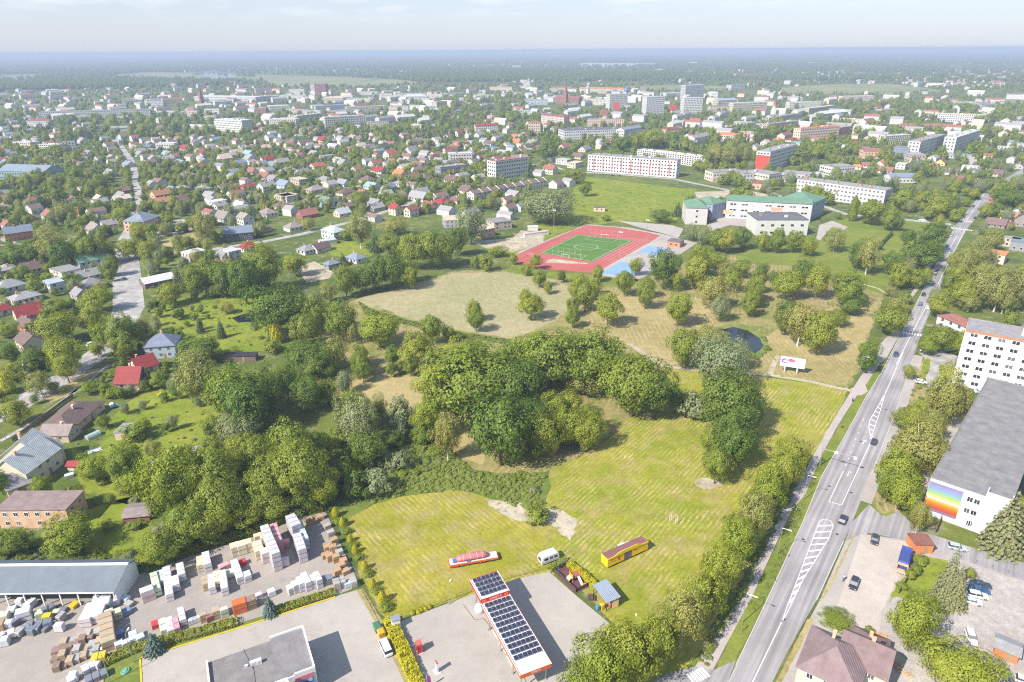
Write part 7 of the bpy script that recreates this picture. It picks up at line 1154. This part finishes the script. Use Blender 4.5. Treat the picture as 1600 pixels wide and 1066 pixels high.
# ------------------------------------------------------------------ trees read off the photograph: x top foot width species
TD = {'10': "150 310 460 130 o;230 290 470 120 o;290 310 490 65 s;370 210 480 170 b;400 300 490 150 o;480 310 480 110 l;570 260 460 150 l;640 290 440 140 l;865 190 300 120 y;800 290 420 120 y;920 300 420 110 y;850 280 410 100 y;1275 90 340 130 b;1110 295 380 60 l;1210 300 340 60 l;1010 215 270 45 l;1065 215 260 50 o;770 90 200 110 y;700 130 190 90 y;415 60 190 110 b;600 60 140 110 o;1110 450 600 100 s;1060 560 700 140 l;1140 410 470 70 l;1220 440 680 140 l;1310 390 640 160 l;1390 440 650 150 o;1530 380 720 200 o;960 650 700 80 u;610 590 740 180 l;350 660 760 140 l;370 740 930 230 l;590 700 880 150 y;640 800 970 110 y;60 800 900 120 y;800 710 1030 190 l;900 760 960 110 b;610 920 1020 80 y;420 880 1120 200 l;60 930 1040 120 o;230 960 1090 160 o;780 860 1040 150 l;1240 760 870 50 s;1370 770 900 60 s;1400 680 750 100 b;1250 880 1050 250 o;1450 420 560 110 l;700 400 520 90 l;480 500 560 70 l;300 500 560 70 l;1330 570 650 90 o;560 130 210 80 l;140 90 180 80 l;60 160 210 70 l",
 '11': "60 330 620 230 l;150 550 900 330 o;135 740 930 80 g;650 120 350 160 b;860 150 270 160 b;740 240 370 90 s;830 260 380 140 l;960 260 480 160 y;1080 220 480 180 l;1150 240 480 160 l;1240 210 400 130 o;1330 80 340 180 w;960 400 600 110 y;850 370 600 170 o;760 390 610 160 o;680 450 620 150 o;560 450 650 140 l;540 380 450 90 s;1490 330 400 110 y;1350 390 470 60 u;1420 380 490 80 u;1365 650 865 105 l;1090 730 960 140 l;770 730 960 270 l;1000 860 1090 190 l;540 640 950 180 l;610 700 960 60 b;380 620 900 170 l;320 750 950 170 l;100 900 990 110 u;500 870 1100 150 l;350 900 1120 250 o;660 930 1140 110 l;850 930 1100 100 l;1190 820 920 80 y;1250 860 920 60 u;1280 900 1160 250 y;370 620 720 100 w;250 380 520 130 l;30 470 640 140 o;450 560 680 110 l;330 150 240 80 l;560 230 300 80 l;640 -10 120 110 l;870 10 110 120 l",
 '12': "230 -60 230 340 w;915 110 190 120 o;1020 60 150 80 s;1090 20 90 60 l;580 140 180 50 u;145 380 480 70 y;90 440 520 65 l;10 370 460 50 l;170 480 590 90 l;305 480 560 60 o;395 480 680 110 l;510 440 640 80 l;80 590 700 70 l;120 620 790 150 l;450 540 740 140 l;370 640 840 90 l;690 460 660 120 l;760 400 520 80 y;820 500 720 110 l;590 620 830 165 y;930 350 600 200 o;1010 480 620 90 l;1020 610 830 160 y;1110 310 600 160 l;1250 370 480 130 y;1310 420 540 110 l;1410 410 530 120 l;1230 500 720 180 l;1110 200 300 100 w;1180 210 330 100 w;1250 220 370 110 l;1320 230 380 120 l;1410 200 370 100 o;1540 240 380 90 l;1480 470 680 110 l;1460 580 770 100 l;1530 420 560 80 o;1280 650 800 110 w;1050 830 1090 190 l;1230 850 1130 160 w;1390 900 1120 130 w;1180 790 1060 150 l;1180 330 460 120 l;1350 480 620 110 y;1170 440 600 110 o;220 540 640 60 l",
 '22': "440 70 260 260 b;100 -120 170 200 l;300 -80 160 180 b;700 0 330 250 l;870 90 410 260 o;1000 200 400 120 o;1120 280 390 80 v;155 930 1050 150 u;560 20 260 160 l;330 60 240 150 l;-20 -60 200 200 l;200 -20 230 180 o;130 820 870 70 v;420 330 560 90 l",
 'F': "395 590 680 75 o;300 690 790 75 y;345 700 800 70 l;200 690 750 50 l;700 640 720 40 b;560 600 680 50 l;1224 676 765 48 l;1199 718 803 50 y;1172 762 848 52 l;1146 802 884 56 y;1120 850 930 60 y;1094 895 972 62 y;1062 928 1012 68 l;1024 955 1048 72 y;982 972 1075 84 y;940 995 1100 84 y;908 1030 1120 66 l;1120 528 614 72 w;1130 578 668 88 o;1142 640 732 54 o;1112 652 756 46 l;1158 600 690 50 o;1085 610 655 40 v;782 602 737 100 o;858 605 716 56 y;830 612 708 60 o;918 628 704 44 y;888 600 700 48 l;735 528 652 136 l;690 560 640 70 y;800 555 650 90 o;860 515 610 100 l;925 515 610 90 l;985 545 655 90 l",
 '21': "560 70 290 110 w;660 -10 190 100 l;840 0 180 70 l;960 20 160 90 l;890 0 155 60 l;640 260 620 260 w;770 260 430 90 b;900 240 520 140 v;1080 260 560 200 l;1220 150 400 160 o;1300 0 230 300 o;60 80 430 240 o;330 150 380 180 o;200 80 300 180 o;380 0 170 200 o;450 160 330 120 l;90 440 1000 230 l;280 370 950 330 l;430 430 960 200 l;140 600 1000 250 l;20 700 1000 150 l;560 400 850 150 l;700 480 720 200 o;740 700 870 190 v;620 700 890 180 n;800 590 700 150 v;1000 560 660 200 u;1090 560 640 130 u;560 620 760 120 n;890 600 720 120 v;850 480 600 120 o;1020 440 600 110 l",
 '20': "260 100 270 150 l;430 20 190 130 l;50 130 250 90 g;110 280 450 180 l;90 60 180 150 l;220 0 100 160 l;570 170 250 130 l;690 210 280 110 u;760 230 280 60 u;915 70 200 70 s;1000 110 220 120 l;690 110 150 80 u;1250 0 330 250 b;1110 0 150 80 s;1450 80 420 300 l;1480 350 560 280 w;1330 390 540 160 l;1320 520 690 140 l;1390 600 850 230 l;1080 560 1060 330 y;1380 750 1080 300 l;950 540 650 120 l;800 600 860 180 l;600 620 800 190 l;640 760 810 80 u;480 830 950 100 y;840 880 950 80 v;800 720 880 170 l;280 760 920 120 l;560 930 960 60 u;690 870 940 60 l;1520 500 700 180 l;1540 250 420 160 l;1200 650 850 150 o;850 420 540 150 u;30 700 900 120 o;1500 600 800 160 l;1290 560 700 120 l",
 '30': "100 110 280 200 l;10 130 290 150 l;450 30 262 300 l;1020 100 340 220 l;1180 -40 240 240 l;1330 -60 190 260 l;850 290 345 150 u;700 280 330 90 u;955 745 880 125 j;670 60 130 80 u;840 60 120 90 u;1120 -20 180 160 o;1500 -80 100 240 l;920 240 330 130 u",
 '31': "90 520 650 100 j;100 -150 60 280 l;260 -160 20 260 o",
 '33': "845 490 860 270 y;1130 780 1120 440 y;410 610 740 190 l;1060 160 620 170 k;1130 330 600 150 k;930 270 340 90 u;900 330 400 70 u;870 360 430 60 u;1430 -140 250 260 k;1240 360 430 60 y;900 -20 110 110 l;620 720 770 70 u;820 440 490 60 u;1520 -60 130 160 k",
 '23': "1040 90 460 200 b;1130 180 450 180 b;900 270 500 130 y;830 340 480 150 l;870 420 780 280 b;760 560 900 220 l;810 730 970 220 y;720 700 950 160 l;910 900 1120 110 l;865 75 170 70 y;600 -20 130 110 o;980 330 560 150 b;1000 500 800 130 b;1560 870 1000 120 y",
 '13': "515 30 180 60 p;625 40 205 150 l;735 70 240 90 l;790 150 240 70 o;830 -10 120 110 y;1040 20 160 150 l;40 200 380 90 l;150 220 390 100 l;240 260 410 90 y;400 230 370 120 b;540 290 480 100 o;600 290 510 140 b;760 360 520 130 o;850 230 340 90 o;990 190 370 150 o;930 300 480 200 o;1010 320 430 110 o;790 430 600 130 y;890 470 600 100 y;750 570 650 80 b;790 640 760 120 l;740 690 890 190 l;610 910 1066 120 l;30 470 590 70 o;110 480 660 180 y;210 410 580 120 o;290 450 660 150 y;470 490 700 190 l;420 720 830 120 l;100 640 880 130 o;180 660 950 200 b;300 740 1000 200 l;1270 300 480 150 b;1350 230 380 130 b;1150 440 600 110 y;1180 540 720 160 l;1280 460 720 180 b;1390 480 740 180 b;1500 420 740 180 b;1330 420 560 130 b;1560 380 700 140 b;1440 560 750 150 b;1200 350 520 120 b;1410 220 300 80 l;1050 810 990 170 l;1150 850 970 100 y;1400 60 150 110 o;1480 -20 110 180 o;1230 620 740 130 l;670 300 360 60 l;980 100 170 80 l;500 640 760 140 o;550 610 710 90 l",
 '02': "450 885 975 75 l;1250 640 800 110 b;1340 650 800 130 b;1420 660 790 110 b;1530 560 660 110 o;230 640 760 140 o;400 810 900 110 l;330 790 900 60 l;1350 810 890 60 l;1390 830 910 70 y;850 560 680 140 l;680 610 700 120 o;1200 690 800 70 l"}
for t_, s_ in TD.items():
    for e in s_.split(';'):
        f_ = e.split(); tree_px(t_, *map(float, f_[:4]), f_[4])
# golden and green shrub pairs along the yard fence
for x, y, s_ in ((495, 45, 1.2), (540, 105, 1.15), (585, 200, .9), (615, 270, 1.), (675, 370, 1.), (725, 480, 1.), (785, 570, 1.25)):
    tree_at(T('31', x-3, y), 2.7*s_, 1.7*s_, 'g'); tree_at(T('31', x+18, y+35*s_), 1.5*s_, 2.6*s_, 'u')
# ------------------------------------------------------------------ everything too small to tell apart
CELL = 12.; GRIDO = {}
for i, (x, y, r_) in enumerate(OCC): 
    for gx in range(int((x-r_-6)//CELL), int((x+r_+6)//CELL)+1):
        for gy in range(int((y-r_-6)//CELL), int((y+r_+6)//CELL)+1): GRIDO.setdefault((gx, gy), []).append(i)
def free(x, y, r_=1.5):
    for i in GRIDO.get((int(x//CELL), int(y//CELL)), ()):
        a = OCC[i]
        if (x-a[0])**2+(y-a[1])**2 < (a[2]*.92+r_)**2: return False
    for pl in NOTREE:
        if inpoly(x, y, pl): return False
    for ln, hw in ROADLINES:
        for a, b in zip(ln, ln[1:]):
            d = b-a; t_ = max(0, min(1, ((x-a.x)*d.x+(y-a.y)*d.y)/d.length_squared)); q = a+d*t_
            if (x-q.x)**2+(y-q.y)**2 < (hw+r_*.6)**2: return False
    return True
def pick(chars): 
    out = []
    for c_ in chars: out.append([t for t in TREES if t[5] == c_][0][6])
    return out
# far houses: beyond the ones built one by one
mbw = MB(); fw = []
WC = [CL['white'], CL['cream'], CL['tan'], CL['grey2'], CL['pink']]
MTL = []
def m_flat(name, c_): m_plain(name, c_, .85, .1); return name
fm = [m_flat('far_white', (.50, .49, .47)), m_flat('far_cream', (.55, .48, .38)), m_flat('far_grey', (.28, .27, .27)), m_flat('far_brown', (.2, .13, .11)), m_flat('far_red', (.27, .11, .085)), m_flat('far_slate', (.2, .23, .28))]
def far_house(x, y, L, D, h, rz, wm, rm):
    c, s_ = math.cos(rz), math.sin(rz)
    def tr(p): return (x+p[0]*c-p[1]*s_, y+p[0]*s_+p[1]*c, p[2])
    hr = h+D*.32; v = [(-L/2, -D/2, 0), (L/2, -D/2, 0), (L/2, D/2, 0), (-L/2, D/2, 0), (-L/2, -D/2, h), (L/2, -D/2, h), (L/2, D/2, h), (-L/2, D/2, h), (-L/2, 0, hr), (L/2, 0, hr)]
    v = [tr(p) for p in v]; mbw.add(v, [(0, 1, 5, 4), (2, 3, 7, 6), (1, 2, 6, 9, 5), (3, 0, 4, 8, 7)], wm); mbw.add(v, [(4, 5, 9, 8), (6, 7, 8, 9)], rm)
    for i in range(max(1, int(L/4))):
        u = -L/2+(i+.5)*L/max(1, int(L/4)); mbw.add([tr(p) for p in ((u-.6, -D/2-.05, 1.), (u+.6, -D/2-.05, 1.), (u+.6, -D/2-.05, 2.4), (u-.6, -D/2-.05, 2.4))], [(0, 1, 2, 3)], 6)
n = 0; tries = 0
BANDS = [((0, 250, 900, 345), 60), ((0, 205, 830, 262), 190), ((0, 150, 800, 210), 150), ((800, 180, 1600, 240), 60), ((0, 128, 1600, 165), 190), ((0, 100, 1600, 128), 330), ((1250, 110, 1600, 140), 110), ((1450, 160, 1600, 260), 30)]
BANDS = [((330, 142, 1000, 196), -95), ((1050, 150, 1600, 226), -75), ((0, 140, 330, 190), -40)]+BANDS
for (x0, y0, x1, y1), cnt in BANDS:
    town = cnt < 0; cnt = abs(cnt)
    k = 0; tries = 0
    while k < cnt and tries < cnt*12:
        tries += 1; p = P(random.uniform(x0, x1), random.uniform(y0, y1))
        if not free(p.x, p.y, 12 if town else 6): continue
        big = town or p.y > 1500 and random.random() < .3
        L = random.uniform(9, 14)*(random.uniform(1.5, 3.5) if big else 1); D = random.uniform(7, 10)*(1.3 if big else 1)
        far_house(p.x, p.y, L, D, random.uniform(3.2, 5.5) if not big else random.uniform(6, 11), SA+random.choice((0, R(90)))+random.uniform(-.2, .2), random.choice((0, 0, 1)), random.choice((0, 2, 2, 1, 4)) if town else random.choice((2, 2, 3, 3, 4, 5))); OCC.append((p.x, p.y, L*.55)); i_ = len(OCC)-1
        for gx in range(int((p.x-L)//CELL), int((p.x+L)//CELL)+1):
            for gy in range(int((p.y-L)//CELL), int((p.y+L)//CELL)+1): GRIDO.setdefault((gx, gy), []).append(i_)
        k += 1
tag(ob('distant_houses', mbw.mesh('distant_houses', *fm, 'glass')), 'small distant houses scattered through the trees', 'houses', kind='stuff')
# garden and street trees of the suburb and town
pts = []; scl = []; idx = []
def addt(x, y, h, w_, i): pts.append((x, y, 0)); scl.append((w_, w_, h)); idx.append(i)
PR = pick('ollyybwsuu')          # crowns of trees that stand in the park
g = np.random.default_rng(3)
def band(x0, y0, x1, y1, cnt, hmin, hmax, spec, cond=None):
    k = 0; tr_ = 0
    Y0 = P(800, y1).y; Y1 = P(800, y0).y
    while k < cnt and tr_ < cnt*8:
        tr_ += 1; Y = math.sqrt(g.uniform(Y0*Y0, Y1*Y1)); yy = 533-FPX*math.tan(PITCH-math.atan2(H, Y)); px = g.uniform(x0, x1); q = P(px, yy)
        if cond and not cond(q.x, q.y): continue
        if not free(q.x, q.y, 2.2): continue
        h = g.uniform(hmin, hmax); addt(q.x, q.y, h, h*g.uniform(.6, .95), int(g.choice(spec))); k += 1
band(-60, 330, 420, 470, 420, 3, 10, [0, 1, 2, 3, 4, 8]); band(-60, 470, 330, 700, 140, 2, 6, [1, 3, 8, 9])
band(-60, 235, 830, 335, 2500, 3, 9.5, [0, 1, 1, 2, 3, 4, 5, 8]); band(-80, 180, 860, 240, 1600, 4, 11, [0, 0, 0, 1, 2])
band(830, 180, 1680, 262, 1050, 4, 12, [0, 0, 0, 1, 2]); band(1120, 225, 1680, 345, 420, 4, 14, [0, 1, 2, 3, 5]); band(-100, 140, 1700, 182, 2300, 5, 12, [0, 0, 0, 1]); band(-100, 118, 1700, 141, 4200, 7, 16, [0, 0, 1, 2])
band(1400, 300, 1700, 560, 130, 5, 13, [1, 3, 5, 5])
# clumps read off the photograph: tree belts
for poly, cnt, hh in (([(0, 240), (120, 240), (180, 320), (60, 330), (0, 320)], 60, 14), ([(925, 225), (1080, 215), (1200, 195), (1600, 215), (1600, 235), (1230, 215), (1090, 240)], 150, 15), ([(1210, 235), (1300, 220), (1350, 240), (1310, 258), (1240, 252)], 40, 13), ([(620, 160), (800, 150), (860, 165), (800, 195), (640, 190)], 160, 15), ([(1300, 160), (1600, 170), (1600, 200), (1460, 190), (1330, 180)], 160, 15), ([(430, 190), (520, 180), (560, 215), (450, 215)], 50, 14), ([(1060, 255), (1120, 240), (1160, 262), (1130, 280), (1080, 268)], 30, 12), ([(540, 210), (700, 195), (720, 215), (560, 228)], 60, 13), ([(80, 190), (330, 180), (330, 215), (100, 225)], 110, 15)):
    ww_ = [P(*p).xy for p in poly]; xs = [p.x for p in ww_]; ys = [p.y for p in ww_]; k = 0; tr_ = 0; pp = [(p.x, p.y) for p in ww_]
    while k < cnt and tr_ < cnt*30:
        tr_ += 1; x = g.uniform(min(xs), max(xs)); y = g.uniform(min(ys), max(ys))
        if inpoly(x, y, pp) and free(x, y, 2): h = hh*g.uniform(.75, 1.2); addt(x, y, h, h*g.uniform(.65, .9), int(g.choice([0, 0, 1, 2, 5]))); k += 1
scatter('suburban_trees', pts, scl, idx, PR, label='mass of garden and street trees through the town', cat='trees')
# far forest to the horizon
pts = []; scl = []; idx = []
r0 = 3000.
while r0 < 26000:
    sp = 9*(r0/3000)**1.25; half = R(44); n_ = int(2*half*r0/sp)
    th = np.linspace(-half, half, n_)+g.uniform(-.5, .5, n_)*sp/r0; rr = r0+g.uniform(-.5, .5, n_)*sp*1.6
    for a, b in zip(th, rr):
        x = b*math.sin(a); y = b*math.cos(a)
        if y > 30000: continue
        if any(inpoly(x, y, pl) for pl in NOTREE[:7] if b < 9000): continue
        gap = math.sin(x*.0021+1.3)*math.sin(y*.0013+x*.0007)
        if b < 7000 and gap > -.05-(b < 4500)*.15 and g.random() < .93: continue
        s_ = max(1, sp/13); h = g.uniform(13, 22); pts.append((x, y, 0)); scl.append((12*s_*g.uniform(.9, 1.4), 12*s_*g.uniform(.9, 1.4), h*min(1.15, 1+.02*s_))); idx.append(int(g.integers(0, 3)))
    r0 += sp*1.5
scatter('distant_forest', pts, scl, idx, pick('ool'), label='dark forest stretching to the horizon', cat='forest')
print('forest', len(pts))
# undergrowth along the ditch, hedge feet and scrub
pts = []; scl = []; idx = []
def scrub(poly, cnt, h0, h1, sp_, F=True):
    ww_ = [P(*p).xy for p in poly]; xs = [p.x for p in ww_]; ys = [p.y for p in ww_]; pp = [(p.x, p.y) for p in ww_]; k = 0
    for _ in range(cnt*20):
        x = g.uniform(min(xs), max(xs)); y = g.uniform(min(ys), max(ys))
        if inpoly(x, y, pp):
            h = h0+(h1-h0)*g.random()**2; pts.append((x, y, -.05)); scl.append((h*g.uniform(1.2, 2.2),)*2+(h,)); idx.append(int(g.choice(sp_))); k += 1
            if k >= cnt: break
scrub([(520, 792), (600, 745), (640, 690), (690, 690), (738, 735), (780, 742), (855, 738), (852, 795), (790, 785), (737, 768), (643, 771), (582, 786)], 60, .5, 1.2, [0, 1]); scrub([(600, 700), (660, 680), (700, 720), (640, 760), (560, 780)], 160, .7, 1.6, [0, 1])
scrub([(560, 472), (577, 484), (628, 499), (709, 519), (805, 534), (806, 540), (709, 525), (628, 506), (572, 492)], 320, .4, 1.2, [0, 1]); scrub([(1118, 512), (1128, 514), (1142, 534), (1180, 556), (1198, 545), (1190, 524), (1204, 545), (1185, 563), (1155, 555), (1128, 535)], 160, .5, 1.5, [0, 1])
scrub([(230, 860), (300, 830), (400, 800), (500, 770), (520, 790), (470, 800), (400, 825), (300, 855), (235, 885)], 260, .5, 1.8, [0, 1]); scrub([(0, 850), (60, 850), (200, 860), (215, 895), (0, 895)], 90, .6, 1.8, [0, 1]); scrub([(170, 640), (320, 600), (345, 690), (300, 760), (130, 780), (110, 700)], 130, .25, .8, [0, 1])
scrub([(1366, 752), (1400, 668), (1430, 600), (1480, 615), (1470, 700), (1405, 795), (1372, 790)], 90, .4, 1.6, [0, 1]); scrub([(240, 480), (400, 455), (412, 545), (290, 530)], 60, .4, 1.6, [0, 1]); scrub([(1105, 1040), (1150, 950), (1205, 840), (1240, 765), (1250, 740), (1232, 762), (1190, 845), (1130, 950), (1080, 1040)], 260, .3, 1.0, [0, 1])
scrub([(1240, 790), (1262, 780), (1215, 900), (1180, 960), (1176, 950), (1215, 870)], 160, .2, .55, [0, 1])
UP_, US_, UI_ = pts, scl, idx
QP = tree_at(P(700, 745), 1.2, 2.2, 'q').children[0]
scatter('undergrowth', UP_, US_, UI_, [ [t for t in TREES if t[5]=='u'][0][6], [t for t in TREES if t[5]=='v'][0][6]], label='low scrub and tall weeds along the ditch and verges', cat='undergrowth')

pts = []; scl = []; idx = []
scrub([(530, 792), (600, 745), (640, 700), (690, 690), (738, 735), (780, 742), (830, 737), (850, 745), (840, 770), (852, 790), (830, 800), (790, 788), (737, 768), (643, 771), (582, 786)], 1900, .15, 1.0, [0])
scatter('tall_weeds', pts, scl, idx, [QP], label='bright green tall weeds between the ditch and meadow', cat='weeds')
# ------------------------------------------------------------------ air
mb = MB(); mb.box(-60000, 60000, -2000, 60000, -1.2, H+3.)
hm = bpy.data.materials.new('haze'); hm.use_nodes = True; hn = hm.node_tree.nodes; hl = hm.node_tree.links; hn.clear()
pv = hn.new('ShaderNodeVolumePrincipled'); pv.inputs['Color'].default_value = (.56, .665, .83, 1); pv.inputs['Density'].default_value = HAZE_D; pv.inputs['Anisotropy'].default_value = 0.0
ho = hn.new('ShaderNodeOutputMaterial'); hl.new(pv.outputs[0], ho.inputs['Volume'])
MT['haze'] = hm; hb = ob('haze', mb.mesh('haze', 'haze'), kind='stuff')
# ------------------------------------------------------------------ labels that single things out
LM = [('pond', P(1160, 535)), ('billboard', P(1236, 583)), ('running track', P(918, 390)), ('blue courts', P(1000, 410)), ('shop roof', P(440, 1030)), ('solar canopy', P(790, 980)), ('yellow trailer', P(980, 878)), ('caravan', P(857, 876)), ('red flatbed', P(740, 885)), ('rainbow mural', P(1450, 800)), ('office building', P(1530, 590)), ('steep red-roofed house', P(205, 600)), ('peach bungalow', P(135, 660)),
      ('old weathered house', P(60, 740)), ('warehouse', P(120, 930)), ('tallest pallet row', P(425, 880)), ('pale blue house', P(250, 555)), ('garden pond', P(380, 497)), ('long brown bungalow', P(250, 445)), ('mansard brick house', P(228, 350)), ('orange solar house', P(33, 370)), ('black-roofed shed', P(375, 562)), ('unfinished shells', P(740, 360)), ('school gym', P(1225, 360)), ('school front wing', P(1085, 350)), ('brick hut', P(935, 330)),
      ('zebra crossing', P(1425, 520)), ('road junction', P(1500, 356)), ('gravel yard', P(1350, 900)), ('cobbled yard', P(1520, 980)), ('sand patch', P(850, 810)), ('volleyball posts', P(1052, 815)), ('pale field', P(700, 470)), ('lone field tree', P(745, 517)), ('terraced row', P(800, 295)), ('street bend', P(205, 350)), ('balcony flats', P(990, 272)), ('dormitory block', P(1320, 318)), ('sports lawn', P(990, 310)), ('big willow', P(858, 355)), ('picnic table', P(924, 936)), ('long hatched island', P(1250, 890)), ('second turn arrow', P(1325, 740)), ('golden column shrub', P(434, 530)),
      ('red brick church', P(884, 163)), ('blue-domed church', P(977, 150)), ('white factory', P(350, 158)), ('dark red tower', P(500, 148)), ('red advertising wall', P(1050, 178)), ('water tower', P(835, 210)), ('bungalow carport', P(90, 455)), ('dry plot', P(280, 378)), ('green-roofed bungalow', P(145, 420))]
LM = [(n_, Vector((p.x, p.y))) for n_, p in LM]
LM += [('mid-suburb crossroads', P(463, 316).xy), ('upper-suburb crossroads', P(600, 283).xy), ('suburb lane bend', P(480, 270).xy), ('left tree belt', P(90, 300).xy), ('far left flats', P(70, 235).xy), ('long grey flats', P(150, 182).xy), ('small brick chimney', P(659, 250).xy), ('red-roofed white hall', P(760, 203).xy), ('paired white flats', P(1460, 240).xy), ('far right houses', P(1540, 285).xy), ('far white slab row', P(965, 104).xy), ('orange-fronted hall', P(1480, 134).xy), ('far meadow', P(1330, 140).xy), ('river', P(330, 119).xy), ('five-storey end block', P(770, 275).xy)]
def ordinal(i): return ('closest', 'second closest', 'third closest', 'fourth closest', 'fifth closest', 'sixth closest', 'seventh closest', 'eighth closest', 'ninth closest', 'tenth closest')[i] if i < 10 else f"{i+1}{'th' if 10 < (i+1) % 100 < 14 else {1: 'st', 2: 'nd', 3: 'rd'}.get((i+1) % 10, 'th')} closest"
def autolabel(items):     # items: (object, words, xy)
    used = {}
    for o, wds, xy in items:
        n_, q = min(LM, key=lambda l: (l[1]-xy).length); used.setdefault((wds, n_), []).append((((q-xy).length), o, q))
    allw = {}
    for o, wds, xy in items: allw.setdefault(wds, []).append((o, xy))
    for (wds, n_), lst in used.items():
        q = lst[0][2]; rk = sorted(allw[wds], key=lambda t: (t[1]-q).length); pos = {t[0].name: i for i, t in enumerate(rk)}
        for d_, o, _ in lst: o['label'] = f"{wds}, {ordinal(pos[o.name])} to the {n_}"
def sizew(h, c_): return '' if c_ in 'gunv' else ('tall ' if h > 15 else 'medium ' if h > 9 else 'small ')
autolabel([(t[0], sizew(t[2], t[5])+t[1], t[4]) for t in TREES])
autolabel(BLD)
for t in TREES: t[0]['group'] = t[0].get('group') or ('trees and shrubs of the park and gardens')
for o, wds, xy in BLD: o['group'] = 'houses of the suburb' if o.name.startswith('house') else 'blocks of the town'
print('trees', len(TREES), 'buildings', len(BLD), 'stacks', NSTACK[0], 'objects', len(bpy.data.objects))
